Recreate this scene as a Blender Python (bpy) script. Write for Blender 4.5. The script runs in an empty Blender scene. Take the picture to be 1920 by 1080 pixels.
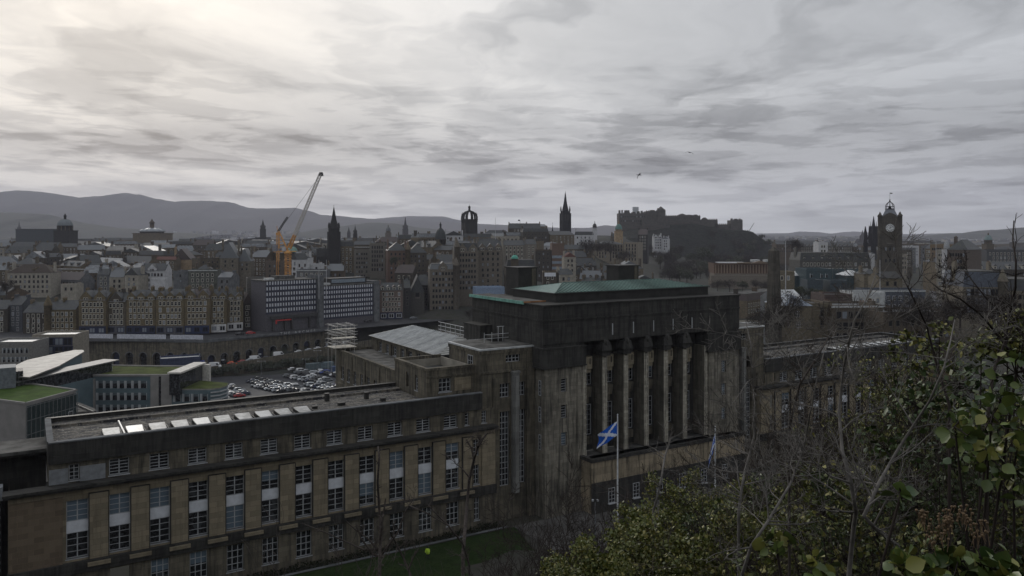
EXPO, BACKSKY, TOPDARK, HAZE = 0.28, 1.15, 0.1, 0.85e-4
import bpy, math, random
from mathutils import Vector, noise
C = bpy.context.scene.collection
R = random.Random(7)
rad = math.radians
# ---------------------------------------------------------------- camera
F, HZ, CAMZ = 1505.0, 437.0, 107.0          # focal length and horizon in photo pixels, eye height in metres
cam_d = bpy.data.cameras.new('camera')
cam = bpy.data.objects.new('camera', cam_d); C.objects.link(cam)
cam.location = (0, 0, CAMZ); cam.rotation_euler = (rad(90), 0, 0)
cam_d.sensor_width = 36.0; cam_d.lens = 36.0*F/1920.0
cam_d.shift_y = -(540-HZ)/1920.0
cam_d.clip_start = 0.2; cam_d.clip_end = 40000
bpy.context.scene.camera = cam
vs = bpy.context.scene.view_settings
vs.view_transform = 'Standard'; vs.look = 'None'; vs.exposure = EXPO; vs.gamma = 1; vs.use_curve_mapping = False
bpy.context.scene.render.film_transparent = False
cy = bpy.context.scene.cycles
cy.max_bounces = 5; cy.volume_bounces = 0; cy.diffuse_bounces = 2; cy.glossy_bounces = 2; cy.transparent_max_bounces = 8

# ---------------------------------------------------------------- node helper
class NT:
    def __init__(s, tree): s.t = tree; s.n = tree.nodes; s.l = tree.links
    def add(s, typ, ins=None, **kw):
        nd = s.n.new(typ)
        for k, v in kw.items(): setattr(nd, k, v)
        for k, v in (ins or {}).items(): s.put(nd.inputs[k], v)
        return nd
    def put(s, sock, v):
        if isinstance(v, bpy.types.NodeSocket): s.l.new(v, sock)
        else: sock.default_value = v
    def m(s, op, a, b=0.0, c=None, clamp=False):
        nd = s.n.new('ShaderNodeMath'); nd.operation = op; nd.use_clamp = clamp
        s.put(nd.inputs[0], a); s.put(nd.inputs[1], b)
        if c is not None: s.put(nd.inputs[2], c)
        return nd.outputs[0]
    def mix(s, f, a, b, mode='MIX'):
        nd = s.n.new('ShaderNodeMix'); nd.data_type = 'RGBA'; nd.blend_type = mode
        s.put(nd.inputs[0], f); s.put(nd.inputs[6], a); s.put(nd.inputs[7], b)
        return nd.outputs[2]
    def ss(s, x, lo, hi):
        nd = s.n.new('ShaderNodeMapRange'); nd.interpolation_type = 'SMOOTHSTEP'
        s.put(nd.inputs[0], x); nd.inputs[1].default_value = lo; nd.inputs[2].default_value = hi
        return nd.outputs[0]
    def noise(s, v, scale, det=4, rough=.55, dist=0.0):
        nd = s.add('ShaderNodeTexNoise', {'Scale': scale, 'Detail': det, 'Roughness': rough, 'Distortion': dist})
        if v is not None: s.put(nd.inputs['Vector'], v)
        return nd.outputs[0]
    def xyz(s, v):
        nd = s.add('ShaderNodeSeparateXYZ', {0: v}); return nd.outputs
    def comb(s, x, y, z):
        return s.add('ShaderNodeCombineXYZ', {0: x, 1: y, 2: z}).outputs[0]

# ---------------------------------------------------------------- world: overcast sky
SUN_EL, SUN_AZ = rad(24), rad(-28)           # the bright part of the cloud is up to the left, behind the town
world = bpy.data.worlds.new('World'); bpy.context.scene.world = world
world.use_nodes = True
N = NT(world.node_tree); N.n.clear()
tc = N.add('ShaderNodeTexCoord').outputs['Generated']
x, y, z = N.xyz(tc)
hyp = N.m('SQRT', N.m('ADD', N.m('MULTIPLY', x, x), N.m('MULTIPLY', y, y)))
el = N.m('DIVIDE', z, N.m('MAXIMUM', hyp, .001))         # tangent of the elevation
az = N.m('ARCTAN2', x, y)                                # 0 straight ahead, + to the right
elp = N.m('MAXIMUM', el, 0.0)
k = N.m('DIVIDE', 1.0, N.m('ADD', elp, .085))            # flat cloud deck seen from below
px_, py_ = N.m('MULTIPLY', az, N.m('ADD', N.m('MULTIPLY', k, .75), 1.6)), k
warp = N.noise(N.comb(px_, py_, 0.0), .8, 4)
wx, wy = N.m('ADD', px_, N.m('MULTIPLY', warp, 1.6)), N.m('ADD', N.m('MULTIPLY', py_, .80), N.m('MULTIPLY', warp, 1.2))
n1 = N.noise(N.comb(wx, wy, 3.3), .40, 9, .55)
n2 = N.noise(N.comb(N.m('MULTIPLY', wx, 1.3), N.m('MULTIPLY', wy, 1.25), 9.1), .8, 9, .56, .2)
n3 = N.noise(N.comb(N.m('MULTIPLY', az, 9.0), N.m('MULTIPLY', elp, 60.0), 5.0), 1.0, 8, .6, .35)   # long low streaks
n4 = N.noise(N.comb(N.m('MULTIPLY', wx, 2.2), N.m('MULTIPLY', wy, 1.8), 2.1), 2.4, 6, .6)
# broad light: bright towards the hidden sun, duller and bluer to the right
gl = N.m('ADD', N.m('POWER', N.m('DIVIDE', N.m('ADD', az, .52), .75), 2.0), N.m('POWER', N.m('DIVIDE', N.m('SUBTRACT', elp, .24), .36), 2.0))
glow = N.m('EXPONENT', N.m('MULTIPLY', gl, -1.0))
base = N.m('ADD', N.m('ADD', .515, N.m('MULTIPLY', glow, .17)), N.m('MULTIPLY', N.m('SUBTRACT', 1.0, N.ss(elp, .0, .09)), .16))
base = N.m('SUBTRACT', base, N.m('MULTIPLY', N.ss(az, -.2, .6), .10))
# dark deck on the right between 4 and 10 degrees
bd = N.m('EXPONENT', N.m('MULTIPLY', N.m('POWER', N.m('DIVIDE', N.m('SUBTRACT', N.m('ADD', elp, N.m('MULTIPLY', N.m('SUBTRACT', n1, .5), .10)), .108), .05), 2.0), -1.0))
bd = N.m('MULTIPLY', bd, N.ss(az, -.22, .30))
# second, thinner dark streak on the left
be = N.m('EXPONENT', N.m('MULTIPLY', N.m('POWER', N.m('DIVIDE', N.m('SUBTRACT', N.m('ADD', elp, N.m('MULTIPLY', N.m('SUBTRACT', n2, .5), .05)), .112), .018), 2.0), -1.0))
be = N.m('MULTIPLY', be, N.ss(az, .15, -.2) if False else N.m('SUBTRACT', 1.0, N.ss(az, -.25, .1)))
low = N.m('SUBTRACT', 1.0, N.ss(elp, .0, .045))
cl1 = N.ss(n1, .455, .57); cl2 = N.ss(n2, .475, .585); cl3 = N.ss(n3, .475, .58); cl4 = N.m('SUBTRACT', n4, .5)
fade = N.ss(elp, .0, .05)
dark = N.m('ADD', N.m('ADD', N.m('MULTIPLY', cl1, .27), N.m('MULTIPLY', cl2, .21)), N.m('MULTIPLY', cl4, .24))
dark = N.m('ADD', dark, N.m('MULTIPLY', N.m('MULTIPLY', cl3, N.m('SUBTRACT', 1.0, N.ss(elp, .10, .25))), .26))
dark = N.m('ADD', N.m('MULTIPLY', dark, N.m('ADD', .35, N.m('MULTIPLY', fade, .65))), N.m('MULTIPLY', bd, .34))
dark = N.m('ADD', dark, N.m('MULTIPLY', be, .22))
dark = N.m('ADD', dark, N.m('MULTIPLY', low, N.m('ADD', .04, N.m('MULTIPLY', N.ss(az, .1, .5), .26))))
lum = N.m('MULTIPLY', base, N.m('SUBTRACT', 1.24, dark))
lum = N.m('MAXIMUM', lum, .03)
warm = N.mix(N.m('MULTIPLY', glow, N.m('SUBTRACT', 1.0, N.m('MULTIPLY', dark, .9)), clamp=True), (.95, .99, 1.055, 1), (1.04, 1.0, .94, 1))
vm = N.add('ShaderNodeVectorMath', operation='SCALE'); N.put(vm.inputs[0], warm); N.put(vm.inputs['Scale'], lum)
# unseen sky behind the camera brightened to light the north facade; overhead dimmed
back = N.m('ADD', N.m('MULTIPLY', N.ss(y, -.25, .35), 1.0-BACKSKY), BACKSKY)
top = N.m('SUBTRACT', 1.0, N.m('MULTIPLY', N.ss(z, .35, .9), TOPDARK))
vm2 = N.add('ShaderNodeVectorMath', operation='SCALE'); N.put(vm2.inputs[0], vm.outputs[0]); N.put(vm2.inputs['Scale'], N.m('MULTIPLY', back, top))
sky = N.add('ShaderNodeTexSky'); sky.sky_type = 'NISHITA'; sky.sun_disc = False
sky.sun_elevation = SUN_EL; sky.sun_rotation = SUN_AZ; sky.air_density = 1.5; sky.dust_density = 4
bg1 = N.add('ShaderNodeBackground', {'Color': vm2.outputs[0], 'Strength': 1.0})
bg2 = N.add('ShaderNodeBackground', {'Color': sky.outputs[0], 'Strength': .05})
mx = N.add('ShaderNodeMixShader', {0: .06, 1: bg1.outputs[0], 2: bg2.outputs[0]})
N.l.new(mx.outputs[0], N.add('ShaderNodeOutputWorld').inputs[0])

sun_d = bpy.data.lights.new('sun', 'SUN'); sun_d.energy = 0.5; sun_d.angle = rad(14); sun_d.color = (1, .95, .88)
sun = bpy.data.objects.new('sun', sun_d); C.objects.link(sun)
sd = Vector((math.sin(SUN_AZ)*math.cos(SUN_EL), math.cos(SUN_AZ)*math.cos(SUN_EL), math.sin(SUN_EL)))
sun.rotation_euler = sd.to_track_quat('Z', 'Y').to_euler()

# ---------------------------------------------------------------- materials
MATS = {}
def mat(name, fn):
    if name in MATS: return MATS[name]
    m = bpy.data.materials.new(name); m.use_nodes = True
    n = NT(m.node_tree); n.n.clear()
    b = n.add('ShaderNodeBsdfPrincipled'); n.l.new(b.outputs[0], n.add('ShaderNodeOutputMaterial').inputs[0])
    fn(n, b); MATS[name] = m; return m
def P(n, b, col, rough=.8, spec=.3, bump=None, bs=.3, bd=.05):
    n.put(b.inputs['Base Color'], col); n.put(b.inputs['Roughness'], rough); n.put(b.inputs['Specular IOR Level'], spec)
    if bump is not None:
        bn = n.add('ShaderNodeBump', {'Strength': bs, 'Distance': bd, 'Height': bump}); n.l.new(bn.outputs[0], b.inputs['Normal'])
def c3(r, g, b_): return (r, g, b_, 1)
def plain(name, col, rough=.7, spec=.3, var=.25, sc=1.5, metal=0.0):
    def f(n, b):
        o = n.add('ShaderNodeTexCoord').outputs['Object']
        nz = n.noise(o, sc, 5, .6)
        d = tuple(v*(1-var) for v in col[:3])+(1,)
        l = tuple(min(1, v*(1+var)) for v in col[:3])+(1,)
        P(n, b, n.mix(n.ss(nz, .3, .7), d, l), rough, spec, nz, .15, .02); b.inputs['Metallic'].default_value = metal
    return mat(name, f)
def wallvec(n):
    o = n.add('ShaderNodeTexCoord').outputs['Object']; X, Y, Z = n.xyz(o)
    return o, n.comb(n.m('ADD', X, Y), Z, 0.0), (X, Y, Z)
def ashlar(name, col, dark, bw=1.1, bh=.42, soot=.5, rnd=False, mortar=.55, sootlo=.42, sc=1.0):
    """coursed stone blocks with soot streaks that run down the wall"""
    def f(n, b):
        o, uv, (X, Y, Z) = wallvec(n)
        bt = n.add('ShaderNodeTexBrick', {'Vector': uv, 'Scale': 1.0, 'Mortar Size': .015, 'Mortar Smooth': .3, 'Brick Width': bw, 'Row Height': bh, 'Bias': 0.0})
        l = tuple(v*1.18 for v in col)+(1,); d = tuple(v*.8 for v in col)+(1,)
        n.put(bt.inputs['Color1'], l); n.put(bt.inputs['Color2'], d)
        n.put(bt.inputs['Mortar'], tuple(v*mortar for v in col)+(1,))
        st = n.noise(n.comb(n.m('MULTIPLY', n.m('ADD', X, Y), 1.9*sc), n.m('MULTIPLY', Z, .16*sc), 0.0), 1.0, 6, .65, .4)
        pt = n.noise(o, .35*sc, 5, .6)
        fine = n.noise(o, 9.0*sc, 4, .7)
        cc = n.mix(n.m('MULTIPLY', n.ss(st, sootlo, .72), soot), bt.outputs[0], dark+(1,))
        cc = n.mix(n.m('MULTIPLY', n.ss(pt, .45, .75), soot*.55), cc, dark+(1,))
        cc = n.mix(.5, cc, n.mix(fine, (.55, .55, .55, 1), (1.4, 1.4, 1.4, 1)), 'MULTIPLY')
        if rnd:
            rn = n.add('ShaderNodeObjectInfo').outputs['Random']
            cr = n.add('ShaderNodeValToRGB', {0: rn}); e = cr.color_ramp
            cols = [(0, (.55, .56, .60)), (.2, (.90, .86, .78)), (.4, (1.15, 1.08, .95)), (.55, (.66, .64, .64)), (.7, (.85, .74, .66)), (.85, (1.35, 1.28, 1.15)), (1, (.6, .58, .55))]
            e.elements[0].position = 0; e.elements[0].color = cols[0][1]+(1,); e.elements[1].position = 1; e.elements[1].color = cols[-1][1]+(1,)
            for p_, c_ in cols[1:-1]:
                q = e.elements.new(p_); q.color = c_+(1,)
            e.interpolation = 'CONSTANT'
            cc = n.mix(1.0, cc, cr.outputs[0], 'MULTIPLY')
        P(n, b, cc, .85, .25, n.m('ADD', bt.outputs[1], n.m('MULTIPLY', fine, -.6)), .5, -.03)
    return mat(name, f)
def corrug(name, c1, c2, axis, pitch, rough=.45, spec=.5, var=.4):
    """standing-seam or corrugated sheet: ribs across one axis"""
    def f(n, b):
        o = n.add('ShaderNodeTexCoord').outputs['Object']; q = n.xyz(o)[axis]
        w = n.m('FRACT', n.m('DIVIDE', q, pitch)); rib = n.m('SUBTRACT', 1.0, n.ss(n.m('ABSOLUTE', n.m('SUBTRACT', w, .5)), .0, .5))
        seam = n.ss(rib, .55, .95)
        nz = n.noise(o, 1.2, 5, .6)
        a = n.mix(n.ss(nz, .3, .7), c1+(1,), tuple(v*(1-var) for v in c1)+(1,))
        P(n, b, n.mix(seam, a, c2+(1,)), rough, spec, rib, .8, .06)
    return mat(name, f)
def slate(name, col, rnd=True, rough=.5):
    def f(n, b):
        o = n.add('ShaderNodeTexCoord').outputs['Object']; X, Y, Z = n.xyz(o)
        bt = n.add('ShaderNodeTexBrick', {'Vector': n.comb(n.m('ADD', X, n.m('MULTIPLY', Y, .3)), n.m('MULTIPLY', Z, 1.3), 0.0), 'Scale': 1.0, 'Mortar Size': .02, 'Brick Width': .5, 'Row Height': .3})
        n.put(bt.inputs['Color1'], tuple(v*1.3 for v in col)+(1,)); n.put(bt.inputs['Color2'], tuple(v*.75 for v in col)+(1,)); n.put(bt.inputs['Mortar'], tuple(v*.5 for v in col)+(1,))
        nz = n.noise(o, .6, 5, .65)
        cc = n.mix(n.ss(nz, .4, .75), bt.outputs[0], (.055, .06, .045, 1))
        if rnd:
            rn = n.add('ShaderNodeObjectInfo').outputs['Random']
            cc = n.mix(n.m('MULTIPLY', n.m('GREATER_THAN', rn, .95), .5), cc, (.07, .038, .030, 1))
            cc = n.mix(n.m('MULTIPLY', n.m('LESS_THAN', rn, .14), .7), cc, (.16, .17, .18, 1))
        P(n, b, cc, rough, .35, nz, .3, .03)
    return mat(name, f)

M_SAND = ashlar('sandstone ashlar', (.165, .128, .072), (.022, .021, .019), 1.3, .62, .45)
M_PALE = ashlar('clean sandstone', (.235, .198, .138), (.05, .046, .037), 1.5, .62, .38, sootlo=.47)
M_BROWN = ashlar('patched brown sandstone', (.145, .112, .078), (.05, .04, .03), .95, .62, .2, mortar=1.25)
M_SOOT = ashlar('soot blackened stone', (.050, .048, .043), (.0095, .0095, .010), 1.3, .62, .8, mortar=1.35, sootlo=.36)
M_SOOTMID = ashlar('half blackened stone', (.150, .132, .098), (.016, .016, .015), 1.3, .62, .85, sootlo=.36)
M_SPAN = plain('white spandrel panel', (.60, .62, .66), .5, .4, .10)
M_FRAME = plain('white painted metal frame', (.34, .35, .36), .5, .4, .15)
M_GREYP = plain('grey cladding panel', (.19, .20, .21), .6, .3, .2)
M_FINST = ashlar('grey stone fin', (.19, .19, .18), (.06, .06, .06), 2.2, .9, .5)
M_ASPH = plain('roof felt', (.085, .083, .078), .8, .12, .55, .6)
M_LEAD = plain('pale lead sheet', (.42, .43, .43), .35, .6, .25, .8)
M_DARKROOF = plain('black weathered metal', (.018, .017, .015), .55, .35, .4, .7)
def _glass(n, b):
    o = n.add('ShaderNodeTexCoord').outputs['Object']
    rn = n.add('ShaderNodeObjectInfo').outputs['Random']
    a = n.noise(o, 1.3, 3, .6); k2 = n.m('MULTIPLY', n.ss(a, .48, .60), n.m('MULTIPLY', n.m('FRACT', n.m('MULTIPLY', rn, 7.3)), .9))
    P(n, b, n.mix(k2, (.010, .011, .013, 1), (.075, .082, .088, 1)), .05, .5)
M_GLASS = mat('dark window glass', _glass)
def _blind(n, b):
    o = n.add('ShaderNodeTexCoord').outputs['Object']
    P(n, b, (.12, .16, .20, 1), .2, .5)
M_BLIND = mat('window with drawn blind', _blind)
def _city_glass(n, b):
    rn = n.add('ShaderNodeObjectInfo').outputs['Random']
    P(n, b, n.mix(n.m('GREATER_THAN', rn, .82), (.014, .015, .018, 1), (.20, .22, .25, 1)), .12, .5)
M_CGLASS = mat('town window glass', _city_glass)
M_TRIM = plain('stone window surround', (.40, .38, .33), .8, .2, .2)
M_COPPER = corrug('green copper roofing', (.20, .305, .27), (.030, .045, .040), 0, .62, .5, .4, .25)
M_COPPERH = corrug('green copper hip end', (.20, .305, .27), (.06, .09, .08), 1, .62, .5, .4, .25)
M_WCORR = corrug('pale ribbed sheet roofing', (.40, .40, .38), (.09, .09, .09), 1, .5, .5, .4, .2)
M_VERDI = plain('verdigris', (.14, .30, .25), .6, .3, .3)
M_TIMBER = plain('bare timber board', (.26, .13, .06), .7, .3, .3)
M_WALL = ashlar('town stone', (.115, .098, .073), (.030, .029, .027), .9, .35, .65, rnd=True)
M_GOLD = ashlar('golden tenement stone', (.150, .118, .066), (.03, .028, .024), .9, .35, .55)
M_HARL = plain('cream harling', (.27, .25, .21), .9, .2, .18, .6)
M_WHITEH = plain('white render', (.42, .42, .43), .85, .2, .15, .6)
M_OCHRE = plain('ochre render', (.27, .20, .125), .85, .2, .2, .6)
M_CONC = plain('weathered concrete', (.115, .12, .125), .85, .2, .3, .5)
M_SLATE = slate('slate roofing', (.040, .042, .048))
M_BSTONE = ashlar('dark gothic stone', (.035, .034, .033), (.012, .012, .013), .9, .35, .5)
M_BLACKSP = plain('black spire stone', (.014, .014, .016), .85, .2, .4, .8)
M_POT = plain('clay chimney pot', (.16, .11, .08), .8, .2, .2)
# ---------------------------------------------------------------- mesh helpers
class MB:
    def __init__(s): s.v = []; s.f = []; s.mi = []; s.smooth = []
    def add(s, vs, fs, mi=0, sm=False):
        o = len(s.v); s.v += [tuple(v) for v in vs]
        for f in fs: s.f.append([o+i for i in f]); s.mi.append(mi); s.smooth.append(sm)
        return s
    def box(s, x0, x1, y0, y1, z0, z1, mi=0):
        return s.add([(x0, y0, z0), (x1, y0, z0), (x1, y1, z0), (x0, y1, z0), (x0, y0, z1), (x1, y0, z1), (x1, y1, z1), (x0, y1, z1)],
                     [(0, 3, 2, 1), (4, 5, 6, 7), (0, 1, 5, 4), (1, 2, 6, 5), (2, 3, 7, 6), (3, 0, 4, 7)], mi)
    def rbox(s, cx, cy, hx, hy, z0, z1, ang, mi=0, tx=1.0, ty=None):
        ty = tx if ty is None else ty
        c, sn = math.cos(ang), math.sin(ang); vs = []
        for z, k, k2 in ((z0, 1, 1), (z1, tx, ty)):
            for a, b in ((-1, -1), (1, -1), (1, 1), (-1, 1)):
                X, Y = a*hx*k, b*hy*k2; vs.append((cx+X*c-Y*sn, cy+X*sn+Y*c, z))
        return s.add(vs, [(0, 3, 2, 1), (4, 5, 6, 7), (0, 1, 5, 4), (1, 2, 6, 5), (2, 3, 7, 6), (3, 0, 4, 7)], mi)
    def prism(s, poly, z0, z1, mi=0, mtop=None):
        n = len(poly); A = sum(poly[i][0]*poly[(i+1) % n][1]-poly[(i+1) % n][0]*poly[i][1] for i in range(n))
        if A < 0: poly = poly[::-1]
        vs = [(p[0], p[1], z0) for p in poly]+[(p[0], p[1], z1) for p in poly]
        s.add(vs, [tuple(range(n))[::-1]]+[(i, (i+1) % n, n+(i+1) % n, n+i) for i in range(n)], mi)
        return s.add([(p[0], p[1], z1) for p in poly], [tuple(range(n))], mi if mtop is None else mtop)
    def tube(s, p0, p1, r0, r1=None, n=6, mi=0, caps=True, sm=True):
        r1 = r0 if r1 is None else r1
        p0, p1 = Vector(p0), Vector(p1); d = (p1-p0)
        if d.length < 1e-6: return s
        d.normalize(); u = d.cross(Vector((0, 0, 1))) if abs(d.z) < .95 else d.cross(Vector((1, 0, 0)))
        u.normalize(); w = d.cross(u); vs = []
        for p, r in ((p0, r0), (p1, r1)):
            for i in range(n):
                a = 2*math.pi*i/n; vs.append(p+u*math.cos(a)*r+w*math.sin(a)*r)
        s.add(vs, [(i, (i+1) % n, n+(i+1) % n, n+i) for i in range(n)], mi, sm)
        if caps: s.add(vs[:n], [tuple(range(n))[::-1]], mi); s.add(vs[n:], [tuple(range(n))], mi)
        return s
    def path(s, pts, rs, n=5, mi=0):
        """a bent tapering limb through points, one connected skin"""
        vs = []; pr = None
        for i, p in enumerate(pts):
            p = Vector(p); d = Vector(pts[min(i+1, len(pts)-1)])-Vector(pts[max(i-1, 0)])
            if d.length < 1e-7: d = Vector((0, 0, 1))
            d.normalize(); u = (pr - d*pr.dot(d)) if pr is not None else d.cross(Vector((.3, .9, .2)))
            if u.length < 1e-4: u = d.cross(Vector((1, 0, 0)))
            u.normalize(); pr = u; w = d.cross(u)
            for j in range(n):
                a = 2*math.pi*j/n; vs.append(p+u*math.cos(a)*rs[i]+w*math.sin(a)*rs[i])
        fs = [(k*n+j, k*n+(j+1) % n, (k+1)*n+(j+1) % n, (k+1)*n+j) for k in range(len(pts)-1) for j in range(n)]
        return s.add(vs, fs, mi, True)
    def lathe(s, cx, cy, prof, n=16, mi=0, sm=True, sx=1.0, ang=0.0):
        vs = []
        for r, z in prof:
            for i in range(n):
                a = 2*math.pi*i/n+ang; vs.append((cx+r*math.cos(a)*sx, cy+r*math.sin(a), z))
        m = len(prof)
        s.add(vs, [(k*n+i, k*n+(i+1) % n, (k+1)*n+(i+1) % n, (k+1)*n+i) for k in range(m-1) for i in range(n)], mi, sm)
        s.add(vs[:n], [tuple(range(n))[::-1]], mi); s.add(vs[-n:], [tuple(range(n))], mi); return s
    def quad(s, a, b, c, d, mi=0): return s.add([a, b, c, d], [(0, 1, 2, 3)], mi)
    def gable(s, x0, x1, y0, y1, z0, h, mi=0, ov=.3, axis='x'):
        """solid gabled roof, ridge along axis"""
        if axis == 'x':
            ym = (y0+y1)/2; vs = [(x0, y0-ov, z0), (x1, y0-ov, z0), (x1, y1+ov, z0), (x0, y1+ov, z0), (x0, ym, z0+h), (x1, ym, z0+h)]
            return s.add(vs, [(0, 3, 2, 1), (0, 1, 5, 4), (2, 3, 4, 5), (3, 0, 4), (1, 2, 5)], mi)
        xm = (x0+x1)/2; vs = [(x0-ov, y0, z0), (x1+ov, y0, z0), (x1+ov, y1, z0), (x0-ov, y1, z0), (xm, y0, z0+h), (xm, y1, z0+h)]
        return s.add(vs, [(0, 3, 2, 1), (1, 2, 5, 4), (3, 0, 4, 5), (0, 1, 4), (2, 3, 5)], mi)
    def hip(s, x0, x1, y0, y1, z0, h, mi=0, inset=None, mi2=None, ov=0.0):
        x0 -= ov; x1 += ov; y0 -= ov; y1 += ov
        mi2 = mi if mi2 is None else mi2
        if x1-x0 >= y1-y0:
            i = (y1-y0)/2 if inset is None else inset; ym = (y0+y1)/2
            vs = [(x0, y0, z0), (x1, y0, z0), (x1, y1, z0), (x0, y1, z0), (x0+i, ym, z0+h), (x1-i, ym, z0+h)]
            s.add(vs, [(0, 3, 2, 1), (0, 1, 5, 4), (2, 3, 4, 5)], mi); return s.add(vs, [(3, 0, 4), (1, 2, 5)], mi2)
        i = (x1-x0)/2 if inset is None else inset; xm = (x0+x1)/2
        vs = [(x0, y0, z0), (x1, y0, z0), (x1, y1, z0), (x0, y1, z0), (xm, y0+i, z0+h), (xm, y1-i, z0+h)]
        s.add(vs, [(0, 3, 2, 1), (1, 2, 5, 4), (3, 0, 4, 5)], mi); return s.add(vs, [(0, 1, 4), (2, 3, 5)], mi2)
    def mesh(s, name, mats, off=(0, 0, 0)):
        me = bpy.data.meshes.new(name)
        me.from_pydata([(v[0]-off[0], v[1]-off[1], v[2]-off[2]) for v in s.v], [], s.f)
        for m in (mats if isinstance(mats, (list, tuple)) else [mats]): me.materials.append(m)
        me.polygons.foreach_set('material_index', s.mi); me.polygons.foreach_set('use_smooth', s.smooth)
        me.update(); return me
    def build(s, name, mats, parent=None, off=(0, 0, 0), label=None):
        o = bpy.data.objects.new(name, s.mesh(name, mats, off)); C.objects.link(o)
        if parent is not None: o.parent = parent
        if label: o['label'] = label
        return o
def inst(name, me, parent, loc=(0, 0, 0), rot=(0, 0, 0), scale=(1, 1, 1)):
    o = bpy.data.objects.new(name, me); C.objects.link(o)
    if parent is not None: o.parent = parent
    o.location = loc; o.rotation_euler = rot; o.scale = scale
    return o
def thing(name, label, cat, loc=(0, 0, 0), rz=0.0, group=None):
    o = bpy.data.objects.new(name, None); C.objects.link(o); o.location = loc; o.rotation_euler = (0, 0, rz)
    o.empty_display_size = .5
    o['label'] = label; o['category'] = cat
    if group: o['group'] = group
    return o
def tag(o, label, cat, group=None, kind=None):
    o['label'] = label; o['category'] = cat
    if group: o['group'] = group
    if kind: o['kind'] = kind
    return o
def struct(o): o['kind'] = 'structure'; return o
def copy_tree(o, loc=None, rz=None, label=None, group=None, parent=None):
    c = o.copy(); C.objects.link(c)
    if parent is not None: c.parent = parent
    if loc is not None: c.location = loc
    if rz is not None: c.rotation_euler = (0, 0, rz)
    if label: c['label'] = label
    if group: c['group'] = group
    for ch in list(o.children): copy_tree(ch, parent=c)
    return c
def W(px, py, Y):                     # photo pixel at distance Y -> world point
    return Vector(((px-960)/F*Y, Y, CAMZ-(py-HZ)/F*Y))
def WZ(px, py, z):                    # photo pixel on the level z -> world point
    Y = F*(CAMZ-z)/(py-HZ); return Vector(((px-960)/F*Y, Y, z))
def zat(py, Y): return CAMZ-(py-HZ)/F*Y
def xat(px, Y): return (px-960)/F*Y

# ---------------------------------------------------------------- terrain
CP = [(-20, 0, 104), (20, 0, 105), (0, 30, 90), (-40, 60, 68), (30, 40, 88), (0, 80, 66.2), (-40, 80, 66), (30, 100, 66.2), (60, 120, 66.2), (90, 140, 66.2), (-60, 90, 66), (-20, 110, 66), (20, 120, 66), (60, 150, 66), (100, 180, 66),
      (60, 60, 86), (100, 80, 88), (-80, 60, 68), (-60, 160, 52), (-30, 180, 50), (20, 190, 56), (80, 220, 62), (130, 200, 66), (200, 200, 70),
      (-110, 300, 45), (-70, 330, 45), (-160, 250, 45), (-120, 200, 45), (-40, 300, 46), (-200, 330, 48), (-30, 400, 52), (20, 330, 60), (-90, 365, 47), (-60, 385, 48),
      (-150, 400, 60), (-200, 400, 60), (-100, 420, 62), (-40, 470, 64), (20, 460, 62), (-260, 450, 60), (-200, 520, 66), (-80, 520, 72), (-20, 560, 76), (60, 560, 66),
      (-300, 600, 70), (-150, 640, 80), (-40, 720, 92), (30, 800, 94), (60, 950, 104), (-100, 800, 84), (-300, 800, 80), (-450, 820, 82), (100, 1050, 104), (-60, 1000, 84),
      (150, 480, 64), (220, 465, 68), (200, 600, 64), (160, 760, 66), (250, 800, 66), (300, 1000, 66), (160, 900, 74), (330, 800, 70), (200, 370, 68), (300, 400, 72), (400, 600, 74), (300, 300, 72),
      (-600, 1200, 78), (0, 1400, 80), (300, 1500, 70), (700, 1200, 70), (-900, 2000, 76), (0, 2500, 74), (900, 2200, 66), (-500, 400, 60), (600, 500, 70), (-700, 900, 78),
      (0, -200, 100), (-300, 100, 66), (-300, 250, 48), (400, 100, 90), (250, 60, 95), (0, 5000, 66), (-3000, 5000, 70), (3000, 5000, 60), (0, 10000, 60), (-5000, 10000, 62), (5000, 10000, 58)]
def hgt(X, Y):
    s = w = 0.0
    for cx, cyy, cz in CP:
        d2 = (X-cx)**2+(Y-cyy)**2+30
        k = 1.0/(d2*d2**.75); s += k*cz; w += k
    return s/w
def castle_rock(X, Y):
    # rock: steep north and west faces, tail to the east
    return 0.0
# ---------------------------------------------------------------- ground and hills
def sstep(a, b, x):
    t = max(0.0, min(1.0, (x-a)/(b-a))); return t*t*(3-2*t)
def ground_z(X, Y):
    k_ = sstep(-6, 8, X); y_ = max(Y, -40)
    near = (105.2-.66*y_)*(1-k_)+((105.2-.44*y_) if y_ < 28 else (92.9-.64*(y_-28)))*k_
    z = hgt(X, Y)
    wv = sstep(40, 75, Y+.25*X*0)
    hillside = max(near, 66.0) if Y < 95 else 66.0
    if Y < 95: z = hillside*(1-sstep(60, 95, Y))+min(z, 66.3)*sstep(60, 95, Y) if X < 40 else hillside*(1-sstep(60, 95, Y))+z*sstep(60, 95, Y)
    return z
def yvia(X):
    if X < -135: return 352+(-135-X)*.03
    return 352+(X+135)*.945
_gz0 = ground_z
def ground_z(X, Y):
    z = _gz0(X, Y); yv = yvia(X)
    if X < -45 and Y > 150:
        k = 1-sstep(-62, -45, X); low = 44.4 if Y > 190 else 44.4+(190-Y)*.2
        if Y < yv+5: z = z*(1-k)+min(z, low)*k
        elif Y < yv+60: z = z*(1-k)+min(max(z, 58.9), 58.9)*k
    return z
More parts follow.
